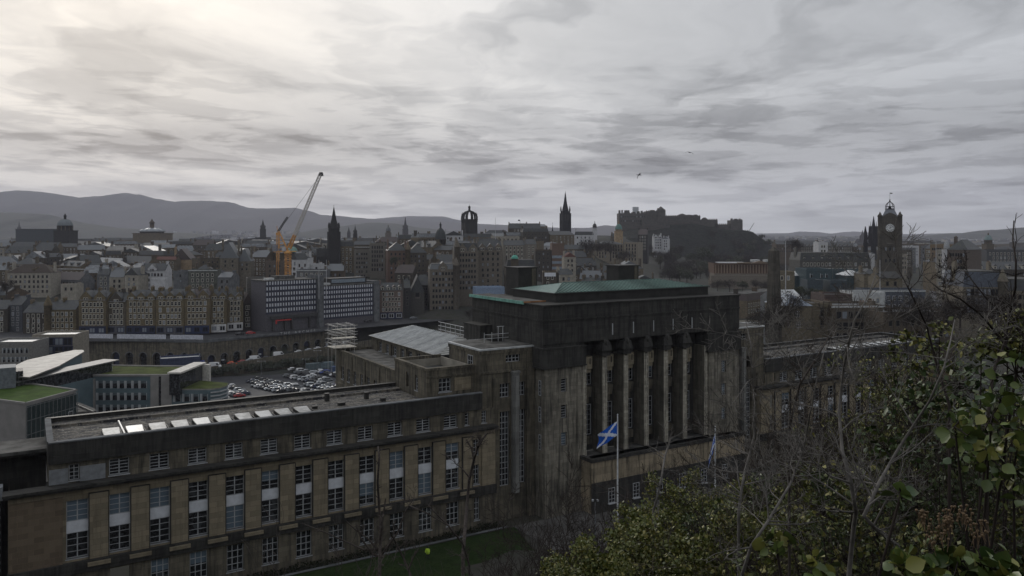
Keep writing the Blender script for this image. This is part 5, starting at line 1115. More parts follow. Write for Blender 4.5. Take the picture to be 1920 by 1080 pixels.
# ---------------------------------------------------------------- particular buildings of the town, measured one by one
KEY = [
 # px0, px1, eave y, Y, rot, depth, roof, rh, wall, label, kw
 (14, 96, 512, 520, 6, 14, 'hip', 5.5, M_HARL, 'wide cream three storey house with a big brown hipped roof', dict(roofm=plain('brown tile roof', (.050, .038, .030), .85), me=UW_D)),
 (96, 150, 524, 540, -18, 12, 'gable', 5, M_CONC, 'grey house with a brown roof and short chimney right of the wide cream house', {}),
 (114, 143, 535, 470, 0, 8, 'flat', 0, M_HARL, 'small flat cream block low among the dark roofs', dict(rows=1)),
 (182, 205, 515, 505, 12, 10, 'gable', 3.5, M_CONC, 'grey gabled house left of the cream harled pair', {}),
 (205, 233, 520, 498, 14, 11, 'gable', 4.5, M_HARL, 'cream harled house with a blue slate roof, left of the pair', dict(me=UW_D)),
 (234, 259, 516, 492, -10, 11, 'gabley', 4.5, M_HARL, 'tall cream harled gable house left of the white rendered block', dict(me=UW_D, rows=4)),
 (260, 310, 508, 500, 4, 12, 'gable', 4.5, M_WHITEH, 'white rendered block with a rounded central gable', dict(gab=1, me=UW_D, rows=4, cols=7)),
 (283, 309, 524, 455, 0, 6, 'flat', 0, M_WHITEH, 'low white wall building in front of the white rendered block', dict(rows=0, cols=0, chim=0)),
 (325, 352, 510, 488, 0, 12, 'flat', 0, M_CONC, 'blank grey gable block left of the pale edged tenement', dict(rows=2, cols=1, chim=1)),
 (353, 407, 508, 480, 5, 12, 'flat', 0, plain('grey green stone', (.085, .09, .078), .9, .2, .3, .5), 'grey green tenement with a pale parapet and central chimney', dict(parapet=True, chim=3, rows=4, cols=5)),
 (408, 434, 520, 470, -8, 10, 'gable', 3, M_CONC, 'small grey roofed hall right of the grey green tenement', {}),
 (322, 358, 487, 650, 0, 12, 'gabley', 9, M_OCHRE, 'ochre rendered steep gable house standing above the roofs', dict(rows=0, cols=0, chim=1)),
 (288, 330, 487, 640, 0, 9, 'gable', 2.5, M_WALL, 'long low red roofed house left of the ochre gable', dict(roofm=plain('red tile roof', (.11, .05, .04), .85))),
 (412, 446, 484, 560, 6, 12, 'gabley', 11, plain('buff rubble gable', (.13, .115, .09), .95, .2, .3, .7), 'tall buff rubble gable with few windows, left of its twin', dict(rows=2, cols=2)),
 (447, 470, 490, 565, 6, 12, 'gabley', 9, plain('buff rubble gable', (.13, .115, .09)), 'narrower rubble gable right of the tall buff gable', dict(rows=2, cols=2)),
 (470, 500, 482, 600, -15, 14, 'gable', 5, M_WALL, 'stone house under parallel sloping slate roofs left of the crane', {}),
 (498, 532, 492, 520, 0, 12, 'flat', 0, plain('brown stone', (.095, .075, .06)), 'brown flat roofed block left of the orange crane mast', dict(rows=3)),
 (547, 556, 487, 500, -28, 10, 'gabley', 4, M_WHITEH, 'tall narrow white gable right of the crane mast', dict(me=UW_D, rows=5, cols=2, chim=1)),
 (557, 580, 484, 520, 0, 10, 'gabley', 3, M_WHITEH, 'white gabled house behind the narrow white gable', dict(me=UW_D)),
 (584, 602, 497, 515, 0, 9, 'flat', 0, M_WHITEH, 'low white block right of the white gables', dict(rows=1)),
 (556, 612, 508, 470, 0, 12, 'flat', 0, M_CONC, 'grey flat block with a white top edge behind the gridded offices', dict(parapet=True, rows=1)),
 (612, 645, 508, 480, 8, 12, 'gable', 4, M_WALL, 'stone house with mixed roofs between the two office roofs', {}),
 (622, 664, 462, 600, 12, 16, 'mansard', 5, M_WALL, 'tall block with pale dormers right below the black gothic spire', dict(rows=6)),
 (664, 693, 470, 590, 10, 16, 'flat', 0, plain('grey brown dressed stone', (.13, .12, .10)), 'tall grey civic range left of the square flat topped block', dict(rows=6, cols=5, parapet=False)),
 (693, 722, 458, 585, 10, 16, 'flat', 0, plain('grey brown dressed stone', (.13, .12, .10)), 'square flat topped civic block with tall window bays', dict(rows=6, cols=5, wh=2.2)),
 (727, 764, 470, 560, 14, 16, 'hip', 6, plain('dull red sandstone', (.11, .070, .052)), 'dull red sandstone tower block with a mansard roof', dict(rows=6, turret=1)),
 (765, 800, 474, 540, 10, 14, 'hip', 6, M_WALL, 'tall dark tenement between the red block and the ornate gabled block', dict(rows=7, turret=-1)),
 (700, 712, 538, 432, 40, 12, 'gable', 3, M_CONC, 'dark gable wedged against the right end of the lower office block', dict(rows=0, cols=0, chim=0, z0=59)),
 (712, 755, 545, 440, 16, 12, 'gable', 4, plain('reddish rubble', (.13, .095, .08)), 'reddish stone tenement over a blue shopfront, right of the office blocks', dict(me=UW_T, rows=4, cols=6, z0=59.6, dormers=4, shop=(UW_S, plain('navy shopfront', (.018, .024, .055))))),
 (770, 796, 548, 450, 8, 26, 'gabley', 9, plain('dark church stone', (.05, .047, .042)), 'dark gothic chapel gable with a tall pointed window, right of the reddish tenement', dict(rows=1, cols=1, wh=7, ww=2.6, me=UW_D, chim=0, z0=59)),
 (757, 770, 540, 445, 10, 14, 'gable', 5, M_BSTONE, 'dark blank tenement between the reddish tenement and the chapel', dict(rows=3, cols=1, z0=59)),
 (783, 806, 535, 475, 12, 14, 'gable', 6, M_BSTONE, 'dark stone house behind the chapel, beside the ornate block', dict(rows=5, cols=3, z0=60)),
 (740, 775, 512, 490, -10, 12, 'gable', 5, M_WALL, 'stone house with a broad slate roof behind the reddish tenement', dict(rows=4)),
 (806, 855, 505, 455, 10, 16, 'mansard', 4, plain('buff carved stone', (.125, .108, .085)), 'ornate gabled stone block with twin pale cupolas', dict(rows=7, cols=7, gab=1, z0=59.6, turret=1)),
 (857, 897, 470, 470, 14, 16, 'mansard', 6, plain('buff carved stone', (.125, .108, .085)), 'taller ornate stone block right of the gabled one, over the blue hoarding', dict(rows=7, cols=6, z0=59.6, gab=2, turret=-1)),
 (897, 942, 468, 480, 10, 16, 'gable', 6, plain('buff carved stone', (.125, .108, .085)), 'steep roofed ornate stone range directly left of the black chimney box', dict(rows=7, gab=3, z0=60)),
 (944, 985, 460, 640, 5, 14, 'gable', 4, plain('tall windowed ashlar', (.15, .135, .11)), 'pale ashlar court block with tall windows on the ridge', dict(rows=4, wh=2.4)),
 (985, 1006, 458, 640, 5, 14, 'gable', 4, plain('tall windowed ashlar', (.15, .135, .11)), 'ashlar block with roof lights beside the court block', dict(rows=4)),
 (950, 1004, 500, 520, 8, 14, 'mansard', 6, M_WALL, 'dark stone block topped by a small bright green dome', dict(rows=5, turret=None)),
 (1004, 1034, 470, 600, 5, 12, 'flat', 0, M_WALL, 'plain grey tenement left of the banded brown flats', {}),
 (1035, 1058, 458, 600, 4, 12, 'flat', 0, plain('orange brown cladding', (.12, .08, .06)), 'banded orange brown and blue flats on the ridge slope', dict(rows=0, cols=0, chim=1)),
 (1058, 1080, 482, 540, 6, 10, 'gabley', 3, M_HARL, 'small cream house with a red roof on the slope', dict(roofm=plain('red tile roof', (.11, .05, .04), .85), me=UW_D)),
 (1018, 1045, 512, 430, 0, 12, 'flat', 0, M_WALL, 'stone building behind the black chimney box with a white sign on its roof', dict(rows=4, me=UW_T)),
 (1048, 1075, 515, 430, 10, 10, 'gable', 3, M_HARL, 'small cream gabled building just above the green copper roof', dict(rows=2, me=UW_D)),
 (1120, 1170, 458, 760, 6, 18, 'hip', 3, plain('pale bank stone', (.19, .165, .125)), 'large pale banking hall front on the slope below the castle', dict(rows=4, cols=9, wh=2.4)),
 (1170, 1196, 456, 750, -24, 18, 'flat', 0, plain('pale bank stone', (.19, .165, .125)), 'tall pale end pavilion of the banking hall', dict(rows=5, cols=4, wh=2.4, z0=62)),
 (1196, 1214, 440, 860, -14, 16, 'gable', 6, M_BSTONE, 'dark hall with twin pinnacled towers right of the bank', dict(rows=5)),
 (1226, 1242, 446, 960, 0, 12, 'gable', 4, M_WHITEH, 'white and red timbered flats with many gables on the slope', dict(gab=2, rows=4, me=UW_D)),
 (1242, 1253, 448, 955, -20, 12, 'gabley', 3, M_WHITEH, 'right hand white gabled flats on the slope', dict(rows=4, me=UW_D)),
 (1148, 1160, 444, 900, 5, 10, 'gable', 4, M_WALL, 'ochre brown tower house left of the castle walls', {}),
 (1380, 1420, 462, 1500, 0, 20, 'hip', 4, M_CONC, 'distant slate roofed hall right of the castle rock', dict(rows=2)),
 (1500, 1632, 488, 470, 3, 16, 'mansard', 6, plain('soot grey hotel stone', (.07, .068, .062)), 'long mansard roofed hotel wing with arched dormers left of the clock tower', dict(dormers=8, rows=4, cols=18, z0=66, parapet=False)),
 (1455, 1500, 458, 1000, 0, 16, 'gable', 4, M_WALL, 'long dark roofed range behind the obelisk with a row of small dormers', dict(rows=3)),
 (1500, 1600, 462, 1000, 0, 16, 'gable', 5, M_WALL, 'long dark ridge roofed range with a row of tiny white dormers', dict(dormers=14, rows=3)),
 (1535, 1552, 456, 560, 0, 10, 'flat', 0, M_WHITEH, 'square tower with a pointed cap and white lower wall', dict(rows=2, cols=2, z0=68, turret=None)),
 (1548, 1606, 480, 520, 0, 8, 'flat', 0, M_WHITEH, 'white plant rooms along the hotel roof left of the tower', dict(rows=0, cols=0, chim=2, z0=74)),
 (1606, 1640, 478, 520, 0, 8, 'flat', 0, M_WHITEH, 'white plant room nearest the clock tower', dict(rows=0, cols=0, chim=1, z0=74)),
 (1512, 1560, 507, 360, 0, 14, 'flat', 0, plain('dark blue grey glass', (.05, .075, .085), .3), 'blue grey glazed block on the left of the grass terrace', dict(rows=2, cols=4, me=UW_M, chim=0, z0=68)),
 (1562, 1642, 509, 370, 0, 14, 'flat', 0, plain('dark blue grey glass', (.05, .075, .085), .3), 'blue grey glazed block on the right of the grass terrace', dict(rows=2, cols=8, me=UW_M, chim=0, z0=68)),
 (1487, 1530, 517, 370, 0, 12, 'hip', 2.4, plain('dark blue grey glass', (.05, .075, .085)), 'low pale lead roofed pavilion left of the glazed blocks', dict(roofm=M_LEAD, rows=0, cols=0, chim=0, z0=68)),
 (1588, 1622, 517, 350, 0, 12, 'hip', 2.2, plain('dark blue grey glass', (.05, .075, .085)), 'low pale lead roofed pavilion right of the glazed blocks', dict(roofm=M_LEAD, rows=0, cols=0, chim=0, z0=68)),
 (1514, 1543, 528, 320, 0, 8, 'flat', 0, plain('slate blue cladding', (.045, .06, .07), .5), 'slate blue cube with a pale lid left of the pair', dict(roofm=M_LEAD, rows=0, cols=0, chim=0, z0=67)),
 (1557, 1588, 529, 320, 0, 8, 'flat', 0, plain('slate blue cladding', (.045, .06, .07), .5), 'slate blue cube with a pale lid right of the pair', dict(roofm=M_LEAD, rows=0, cols=0, chim=0, z0=67)),
 (1455, 1490, 512, 350, 0, 10, 'flat', 0, plain('yellow ashlar', (.135, .115, .08)), 'low yellow stone block right of the obelisk', dict(rows=1, cols=2, chim=0, z0=68)),
 (1620, 1650, 514, 340, 0, 10, 'hip', 2, plain('yellow ashlar', (.135, .115, .08)), 'small yellow stone house left of the clock tower foot', dict(rows=1, chim=1, z0=68)),
 (1650, 1692, 522, 320, 2, 10, 'gable', 2.5, plain('yellow ashlar', (.135, .115, .08)), 'yellow stone house with a dark pitched roof before the clock tower', dict(rows=1, chim=1, z0=68, roofm=M_DARKROOF)),
 (1470, 1522, 574, 232, 4, 14, 'hip', 3, plain('buff ashlar', (.12, .10, .07)), 'buff stone house with blue lead roof and one white window', dict(rows=2, cols=1, me=UW_W, chim=0, z0=62, roofm=plain('blue grey lead', (.16, .19, .23), .35, .5))),
 (1523, 1560, 573, 236, 4, 14, 'flat', 0, plain('buff ashlar', (.12, .10, .07)), 'buff stone block with a tall arched window', dict(rows=2, cols=1, me=UW_D, wh=2.6, chim=0, z0=62)),
 (1560, 1655, 577, 234, 5, 14, 'flat', 0, plain('brown ashlar', (.085, .068, .05)), 'long brown stone front with large paired windows behind the bare branches', dict(rows=3, cols=7, me=UW_D, ww=1.6, wh=2.2, chim=3, z0=62, parapet=True)),
 (1656, 1790, 590, 225, 6, 14, 'flat', 0, plain('brown ashlar', (.085, .068, .05)), 'long low brown range seen through bare branches', dict(rows=3, cols=9, me=UW_D, chim=3, z0=62)),
 (1546, 1598, 556, 262, 0, 12, 'flat', 0, plain('maroon brown render', (.07, .05, .045)), 'maroon brown walled roof block behind the brown stone front', dict(rows=0, cols=0, chim=1, z0=62)),
 (1600, 1660, 552, 275, 0, 12, 'flat', 0, M_LEAD, 'long pale roofed shed behind the brown stone front', dict(rows=1, cols=3, chim=0, z0=64)),
 (1630, 1735, 547, 290, 0, 12, 'flat', 0, plain('grey blue shed wall', (.07, .08, .10)), 'long grey roofed range with white bands below the clock tower', dict(rows=2, cols=8, me=UW_W, chim=0, z0=64, parapet=True)),
 (1455, 1505, 560, 262, 12, 10, 'gable', 2.5, M_CONC, 'pale glazed roof hall between the obelisk and the blue lead roof', dict(roofm=M_LEAD, rows=0, cols=0, chim=0, z0=62)),
 (1806, 1880, 538, 300, -8, 20, 'mansard', 8, plain('yellow registry ashlar', (.135, .118, .088)), 'large yellow stone registry with blue grey mansard roofs', dict(rows=3, cols=8, me=UW_D, ww=1.5, wh=2.6, z0=66, roofm=plain('blue grey slate', (.06, .07, .09), .5), turret=1)),
 (1874, 1960, 545, 310, -10, 20, 'mansard', 6, plain('yellow registry ashlar', (.135, .118, .088)), 'yellow stone registry wing cut off by the right edge', dict(rows=3, cols=8, me=UW_D, z0=66, turret=-1)),
 (1850, 1925, 470, 620, 0, 20, 'flat', 0, plain('dark curtain wall', (.06, .062, .066)), 'long flat roofed dark building with square windows below the green dome', dict(rows=3, cols=10, chim=0)),
 (1760, 1850, 492, 520, 0, 20, 'hip', 4, M_WALL, 'wide slate roofed hall with a row of skylights', dict(rows=2, cols=8)),
 (1800, 1960, 505, 430, -5, 16, 'gable', 4, M_WALL, 'long slate roofed range with round dormers', dict(rows=2, dormers=6)),
]
# the two sides of the long shopping street
for i, (px, Y, yt) in enumerate([(1700, 560, 478), (1709, 640, 470), (1716, 740, 466), (1722, 860, 462), (1727, 1000, 459)]):
    KEY.append((px-11, px+1, yt, Y, 30, 16, 'flat', 0, [M_HARL, M_WALL, M_CONC, M_WHITEH, M_WALL][i], ['pale first block', 'stone second block', 'grey third block', 'white fourth block', 'stone fifth block'][i]+' on the left side of the shopping street canyon', dict(rows=4, cols=2, z0=66, chim=1)))
for i, (px, Y, yt) in enumerate([(1790, 400, 468), (1770, 460, 470), (1758, 540, 460), (1748, 640, 466), (1741, 780, 462), (1737, 950, 459)]):
    KEY.append((px-14, px+24 if i == 0 else px+14, yt, Y, -60 if i else -52, 16, ['hip', 'flat', 'flat', 'gable', 'flat', 'flat'][i], 5, [plain('brown red sandstone', (.095, .075, .062)), M_HARL, plain('ochre stone', (.16, .115, .07)), M_WALL, M_CONC, M_WALL][i], ['tall brown corner block with a pale lantern turret', 'cream balconied block', 'tall ochre stone block', 'steep roofed dark block', 'grey flat block', 'far stone block'][i]+', right side of the shopping street', dict(rows=6, cols=6, z0=67, chim=1, side=False, turret=None)))
CATS = {'house': 'house', 'tenement': 'tenement', 'hotel': 'hotel', 'block': 'building', 'tower': 'tower', 'hall': 'hall'}
occ = []
for px0, px1, yt, Y, rot, d, roof, rh, wall, lb, kw in KEY:
    nm = next((v for k, v in (('house', 'house'), ('tenement', 'tenement'), ('hotel', 'hotel'), ('tower house', 'house'), ('hall', 'hall'), ('flats', 'flats'), ('gable', 'house'), ('registry', 'registry'), ('range', 'range_building'), ('plant room', 'plant_room')) if k in lb), 'building')
    kw = dict(kw); r_ = random.Random(int(px0*7+Y)); rm = kw.pop('roofm', None)
    o = house(px0, px1, yt, Y, rot, d, roof, rh, wall, rm, lb, nm, nm.replace('_building', '').replace('_', ' '), None, r=r_, **kw)
    occ.append((px0, px1, yt, Y))
    if 'banded orange' in lb:
        for k in range(5): q = MB(); q.box(-4.6, 4.6, -.15, 0, 4+k*4.2, 6+k*4.2); q.build('window_band', plain('blue grey glazing', (.20, .24, .28), .25, .5), o)
    if 'white sign' in lb:
        q = MB(); q.box(-3, 3, -.3, 0, 24, 26); q.build('roof_sign', M_SPAN, o)
bl_ = house(893, 946, 541, 440, 14, 10, 'flat', 0, plain('pale blue scaffold sheeting', (.20, .26, .36), .6, .3, .2), M_LEAD, 'building wrapped in pale blue sheeting behind the green edged roof', 'wrapped_building', 'building', None, rows=0, cols=0, chim=0, z0=60)
q = MB(); q.box(-8.5, -4.5, -.4, -.1, 1.5, 9); q.box(-8, -5, -.5, -.4, 5, 7.5, 1); q.box(-8, -5, -.5, -.4, 2, 3, 1); q.build('poster', [plain('bright blue poster', (.02, .07, .30)), M_SPAN], bl_)
# ---------------------------------------------------------------- landmarks on the skyline
def root_at(name, label, cat, px, Y, z, rz=0.0, group=None): return thing(name, label, cat, (xat(px, Y), Y, z), rz, group)
def spire_tower(px, w, Y, y_tip, y_top, zb, label, name='church_spire', cat='church', m=None, n=8, pinn=True, nave=True, rz=.3, lucarne=True, steps=1):
    m = m or M_BSTONE; hw = w/2*Y/F; r = root_at(name, label, cat, px, Y, zb, rz); top = zat(y_top, Y)-zb; tip = zat(y_tip, Y)-zb
    b = MB(); b.box(-hw, hw, -hw, hw, 0, top)
    for s1 in (-1, 1):
        for s2 in (-1, 1): b.rbox(s1*hw, s2*hw, hw*.2, hw*.2, 0, top*.93, 0)
    for z in (.35, .62, .97): b.box(-hw*1.08, hw*1.08, -hw*1.08, hw*1.08, top*z, top*z+.4)
    b.build('tower_shaft', m, r)
    for a in range(4):
        for k in (-.35, .35): inst('belfry_opening', BELF, r, (math.sin(a*math.pi/2)*hw*1.02+math.cos(a*math.pi/2)*k*hw, -math.cos(a*math.pi/2)*hw*1.02+math.sin(a*math.pi/2)*k*hw, top*.66), (0, 0, a*math.pi/2), (hw*.42, 1, top*.24))
    b = MB(); b.lathe(0, 0, [(hw*.98, top), (hw*.5, top+(tip-top)*.40), (hw*.08, tip-.6), (.1, tip)], n, 0, False)
    b.tube((0, 0, tip-.5), (0, 0, tip+1.6), .09); b.box(-.5, .5, -.06, .06, tip+.7, tip+.85); b.build('spire', m, r)
    if pinn:
        for s1 in (-1, 1):
            for s2 in (-1, 1):
                p = MB(); p.rbox(s1*hw*.92, s2*hw*.92, hw*.16, hw*.16, top, top+(tip-top)*.12, 0); p.lathe(s1*hw*.92, s2*hw*.92, [(hw*.2, top+(tip-top)*.12), (.05, top+(tip-top)*.28)], 6, 0, False); p.build('pinnacle', m, r)
    if nave: b = MB(); b.box(-hw*3.2, hw*3.2, hw, hw*4, 0, top*.42); b.gable(-hw*3.2, hw*3.2, hw, hw*4, top*.42, hw*1.6, 0, .2); b.build('nave', m, r)
    return r
b = MB(); b.quad((-.5, 0, 0), (.5, 0, 0), (.5, 0, .8), (-.5, 0, .8)); b.add([(-.5, 0, .8), (.5, 0, .8), (0, 0, 1)], [(0, 1, 2)]); BELF = b.mesh('belfry_opening', M_DARKROOF)
spire_tower(626, 19, 600, 388, 428, 74, 'tall slender black spire above the street right of the orange crane', lucarne=True)
spire_tower(1060, 14, 980, 360, 396, 100, 'tallest blackest gothic spire, standing left of the castle', m=M_BLACKSP, nave=False)
spire_tower(1036, 3, 960, 420, 433, 100, 'tiny dark spirelet at the left foot of the tallest black spire', m=M_BLACKSP, nave=False, pinn=False)
spire_tower(760, 8, 1900, 407, 427, 78, 'distant slim spire between the civic block and the dark dome', m=M_BSTONE)
spire_tower(493, 9, 1300, 412, 426, 78, 'small distant spire left of the crane above the roofs')
spire_tower(36, 5, 2400, 415, 428, 76, 'faint thin spire at the far left before the hills', nave=False)
spire_tower(666, 6, 1000, 422, 435, 80, 'little domed spirelet right of the slender black spire', nave=False)
spire_tower(1617, 6, 2300, 431, 441, 66, 'far cathedral spire, left of the triple', nave=False, pinn=False)
spire_tower(1622, 7, 2340, 424, 440, 66, 'far cathedral spire, tallest of the triple left of the clock tower', nave=True, pinn=False)
spire_tower(1533, 6, 900, 448, 458, 68, 'small dark steeple above the hotel roofs left of the clock tower', nave=False)
spire_tower(654, 5, 1700, 425, 434, 78, 'pale distant steeple beside the slender black spire', nave=False, pinn=False)

def dome_b(px, w, Y, y_drum0, y_dome0, y_top, y_lant, zb, label, m, mdome, name='domed_building', cat='dome', cols=True, flat=1.0):
    hw = w/2*Y/F; r = root_at(name, label, cat, px, Y, zb); z0, z1, z2, z3 = [zat(v, Y)-zb for v in (y_drum0, y_dome0, y_top, y_lant)]
    b = MB(); b.box(-hw*1.1, hw*1.1, -hw*1.0, hw*1.4, 0, z0); b.box(-hw*1.16, hw*1.16, -hw*1.06, hw*1.46, z0-.8, z0); b.build('base_block', m, r)
    b = MB(); b.lathe(0, 0, [(hw*.92, z0), (hw*.92, z1-.5), (hw*1.04, z1-.5), (hw*1.04, z1)], 20)
    b.build('drum', m, r)
    if cols:
        for k in range(12):
            a = k*math.pi/6; inst('column', COLM, r, (math.cos(a)*hw*.98, math.sin(a)*hw*.98, z0), (0, 0, 0), (hw*.07, hw*.07, z1-z0-.5))
    b = MB(); b.lathe(0, 0, [(hw*math.cos(t*math.pi/16), z1+(z2-z1)*math.sin(t*math.pi/16)) for t in range(8)]+[(hw*.12, z2)], 24)
    for k in range(12):
        a = k*math.pi/6; b.path([(math.cos(a)*hw*1.02*math.cos(t*math.pi/16), math.sin(a)*hw*1.02*math.cos(t*math.pi/16), z1+(z2-z1)*1.02*math.sin(t*math.pi/16)) for t in range(8)], [.02*hw]*8, 4)
    b.build('dome', mdome, r)
    b = MB(); lw = hw*.22; b.lathe(0, 0, [(lw*1.2, z2-.2), (lw*.8, z2+.2), (lw*.8, z2+(z3-z2)*.5), (lw*1.1, z2+(z3-z2)*.52), (lw*.6, z2+(z3-z2)*.7), (.08, z3)], 10); b.build('lantern', m, r)
    return r
b = MB(); b.lathe(0, 0, [(1.3, 0), (1.3, .04), (1, .05), (.9, .93), (1.3, .95), (1.3, 1)], 8); COLM = b.mesh('column', M_WALL)
dome_b(122, 26, 850, 432, 423, 411, 400, 80, 'dark columned drum with a grey dome and tiny figure on top, upper left', M_BSTONE, plain('grey dome lead', (.14, .16, .17), .5))
b = MB(); r_ = root_at('library_slab', 'long blank dark slab building left of the columned dome', 'building', 66, 900, 80); b.box(-22, 24, 0, 14, 0, zat(430, 900)-80); b.build('wall', plain('dark slab wall', (.06, .068, .075)), r_); b = MB(); b.box(-22.5, 24.5, -.4, 14.4, zat(430, 900)-80, zat(429, 900)-80); b.build('roof', M_CONC, r_)
dome_b(285, 46, 1150, 437, 434, 427, 410, 80, 'wide shallow pale dome with a spiked lantern before the hills', M_WALL, plain('pale dome lead', (.24, .26, .28), .4), cols=False)
dome_b(826, 20, 700, 462, 448, 428, 416, 86, 'dark squared dome with a slim pale lantern left of the crowned steeple', M_BSTONE, plain('dark green lead', (.03, .036, .036), .5))
dome_b(728, 9, 1500, 436, 433, 426, 421, 80, 'small round dome far off between the spires', M_WALL, M_CONC, cols=False)
dome_b(965, 13, 515, 487, 485, 478, 475, 70, 'small bright green dome on the dark stone block', M_WALL, plain('bright verdigris', (.10, .36, .28), .5), cols=False)
dome_b(1160, 13, 800, 433, 430, 420, 413, 78, 'green domed lantern of the bank left of the castle foot', M_OCHRE, plain('pale verdigris', (.10, .19, .17), .5), cols=False)
dome_b(1115, 8, 900, 430, 427, 419, 414, 96, 'little white lantern with a black cap on the ridge below the castle', M_WHITEH, M_DARKROOF, cols=False)
dome_b(1853, 13, 950, 457, 450, 441, 436, 66, 'pale green ribbed dome on a columned drum at the right', M_WALL, plain('grey verdigris', (.15, .21, .21), .5))
dome_b(548, 20, 560, 476, 473, 462, 459, 74, 'pale green dome half behind the orange crane', M_WALL, plain('light verdigris', (.16, .26, .22), .5), cols=False)
dome_b(1775, 10, 455, 468, 464, 452, 444, 66, 'white lantern turret on the brown corner block of the shopping street', M_WHITEH, plain('pale lantern lead', (.30, .31, .32), .5), cols=False)

# crown steeple
def crown():
    Y = 750; r = root_at('crown_steeple', 'square steeple with an openwork stone crown in the middle of the skyline', 'church', 880, Y, 88, .45); zb = 88
    hw = 11.6*Y/F; top = zat(413, Y)-zb; tip = zat(388, Y)-zb
    b = MB(); b.box(-hw, hw, -hw, hw, 0, top); b.box(-hw*1.07, hw*1.07, -hw*1.07, hw*1.07, top-1.2, top-.5)
    for k in range(9):
        x = -hw+2*hw*(k+.5)/9
        for s in (-1, 1): b.box(x-.4, x+.4, s*hw-.2, s*hw+.2, top, top+1.1); b.box(s*hw-.2, s*hw+.2, x-.4, x+.4, top, top+1.1)
    b.build('tower_shaft', M_BSTONE, r)
    for a in range(4):
        for k in (-.33, .33): inst('belfry_opening', BELF, r, (math.sin(a*math.pi/2)*hw*1.01+math.cos(a*math.pi/2)*k*hw, -math.cos(a*math.pi/2)*hw*1.01+math.sin(a*math.pi/2)*k*hw, top-8), (0, 0, a*math.pi/2), (1.9, 1, 6))
    for k in range(8):
        a = k*math.pi/4; R_ = hw*(1.35 if k % 2 else 1.0); b = MB()
        pts = [(math.cos(a)*R_*q, math.sin(a)*R_*q, top+(tip-top)*.62*z) for q, z in ((.97, 0), (.97, .40), (.84, .72), (.52, .98), (.12, 1.12))]
        b.path(pts, [.95, .9, .8, .75, .7], 6); b.rbox(math.cos(a)*R_*.95, math.sin(a)*R_*.95, .55, .55, top, top+4.4, a); b.lathe(math.cos(a)*R_*.95, math.sin(a)*R_*.95, [(.7, top+4.4), (.05, top+7.2)], 6, 0, False)
        b.rbox(pts[2][0], pts[2][1], .3, .3, pts[2][2], pts[2][2]+2.4, a, 0, .2); b.build('crown_rib', M_BSTONE, r)
    b = MB(); c = top+(tip-top)*.66; b.lathe(0, 0, [(1.5, c-.5), (1.7, c+.6), (1.1, c+1.2), (1.0, c+3.6), (1.5, c+3.8), (.6, c+5.2), (.12, tip+1), (.05, tip+3)], 8, 0, False); b.build('finial', M_BSTONE, r)
    b = MB(); b.box(-hw*3, hw*4, hw, hw*3, 0, top*.42); b.gable(-hw*3, hw*4, hw, hw*3, top*.42, 5); b.build('nave', M_BSTONE, r)
crown()

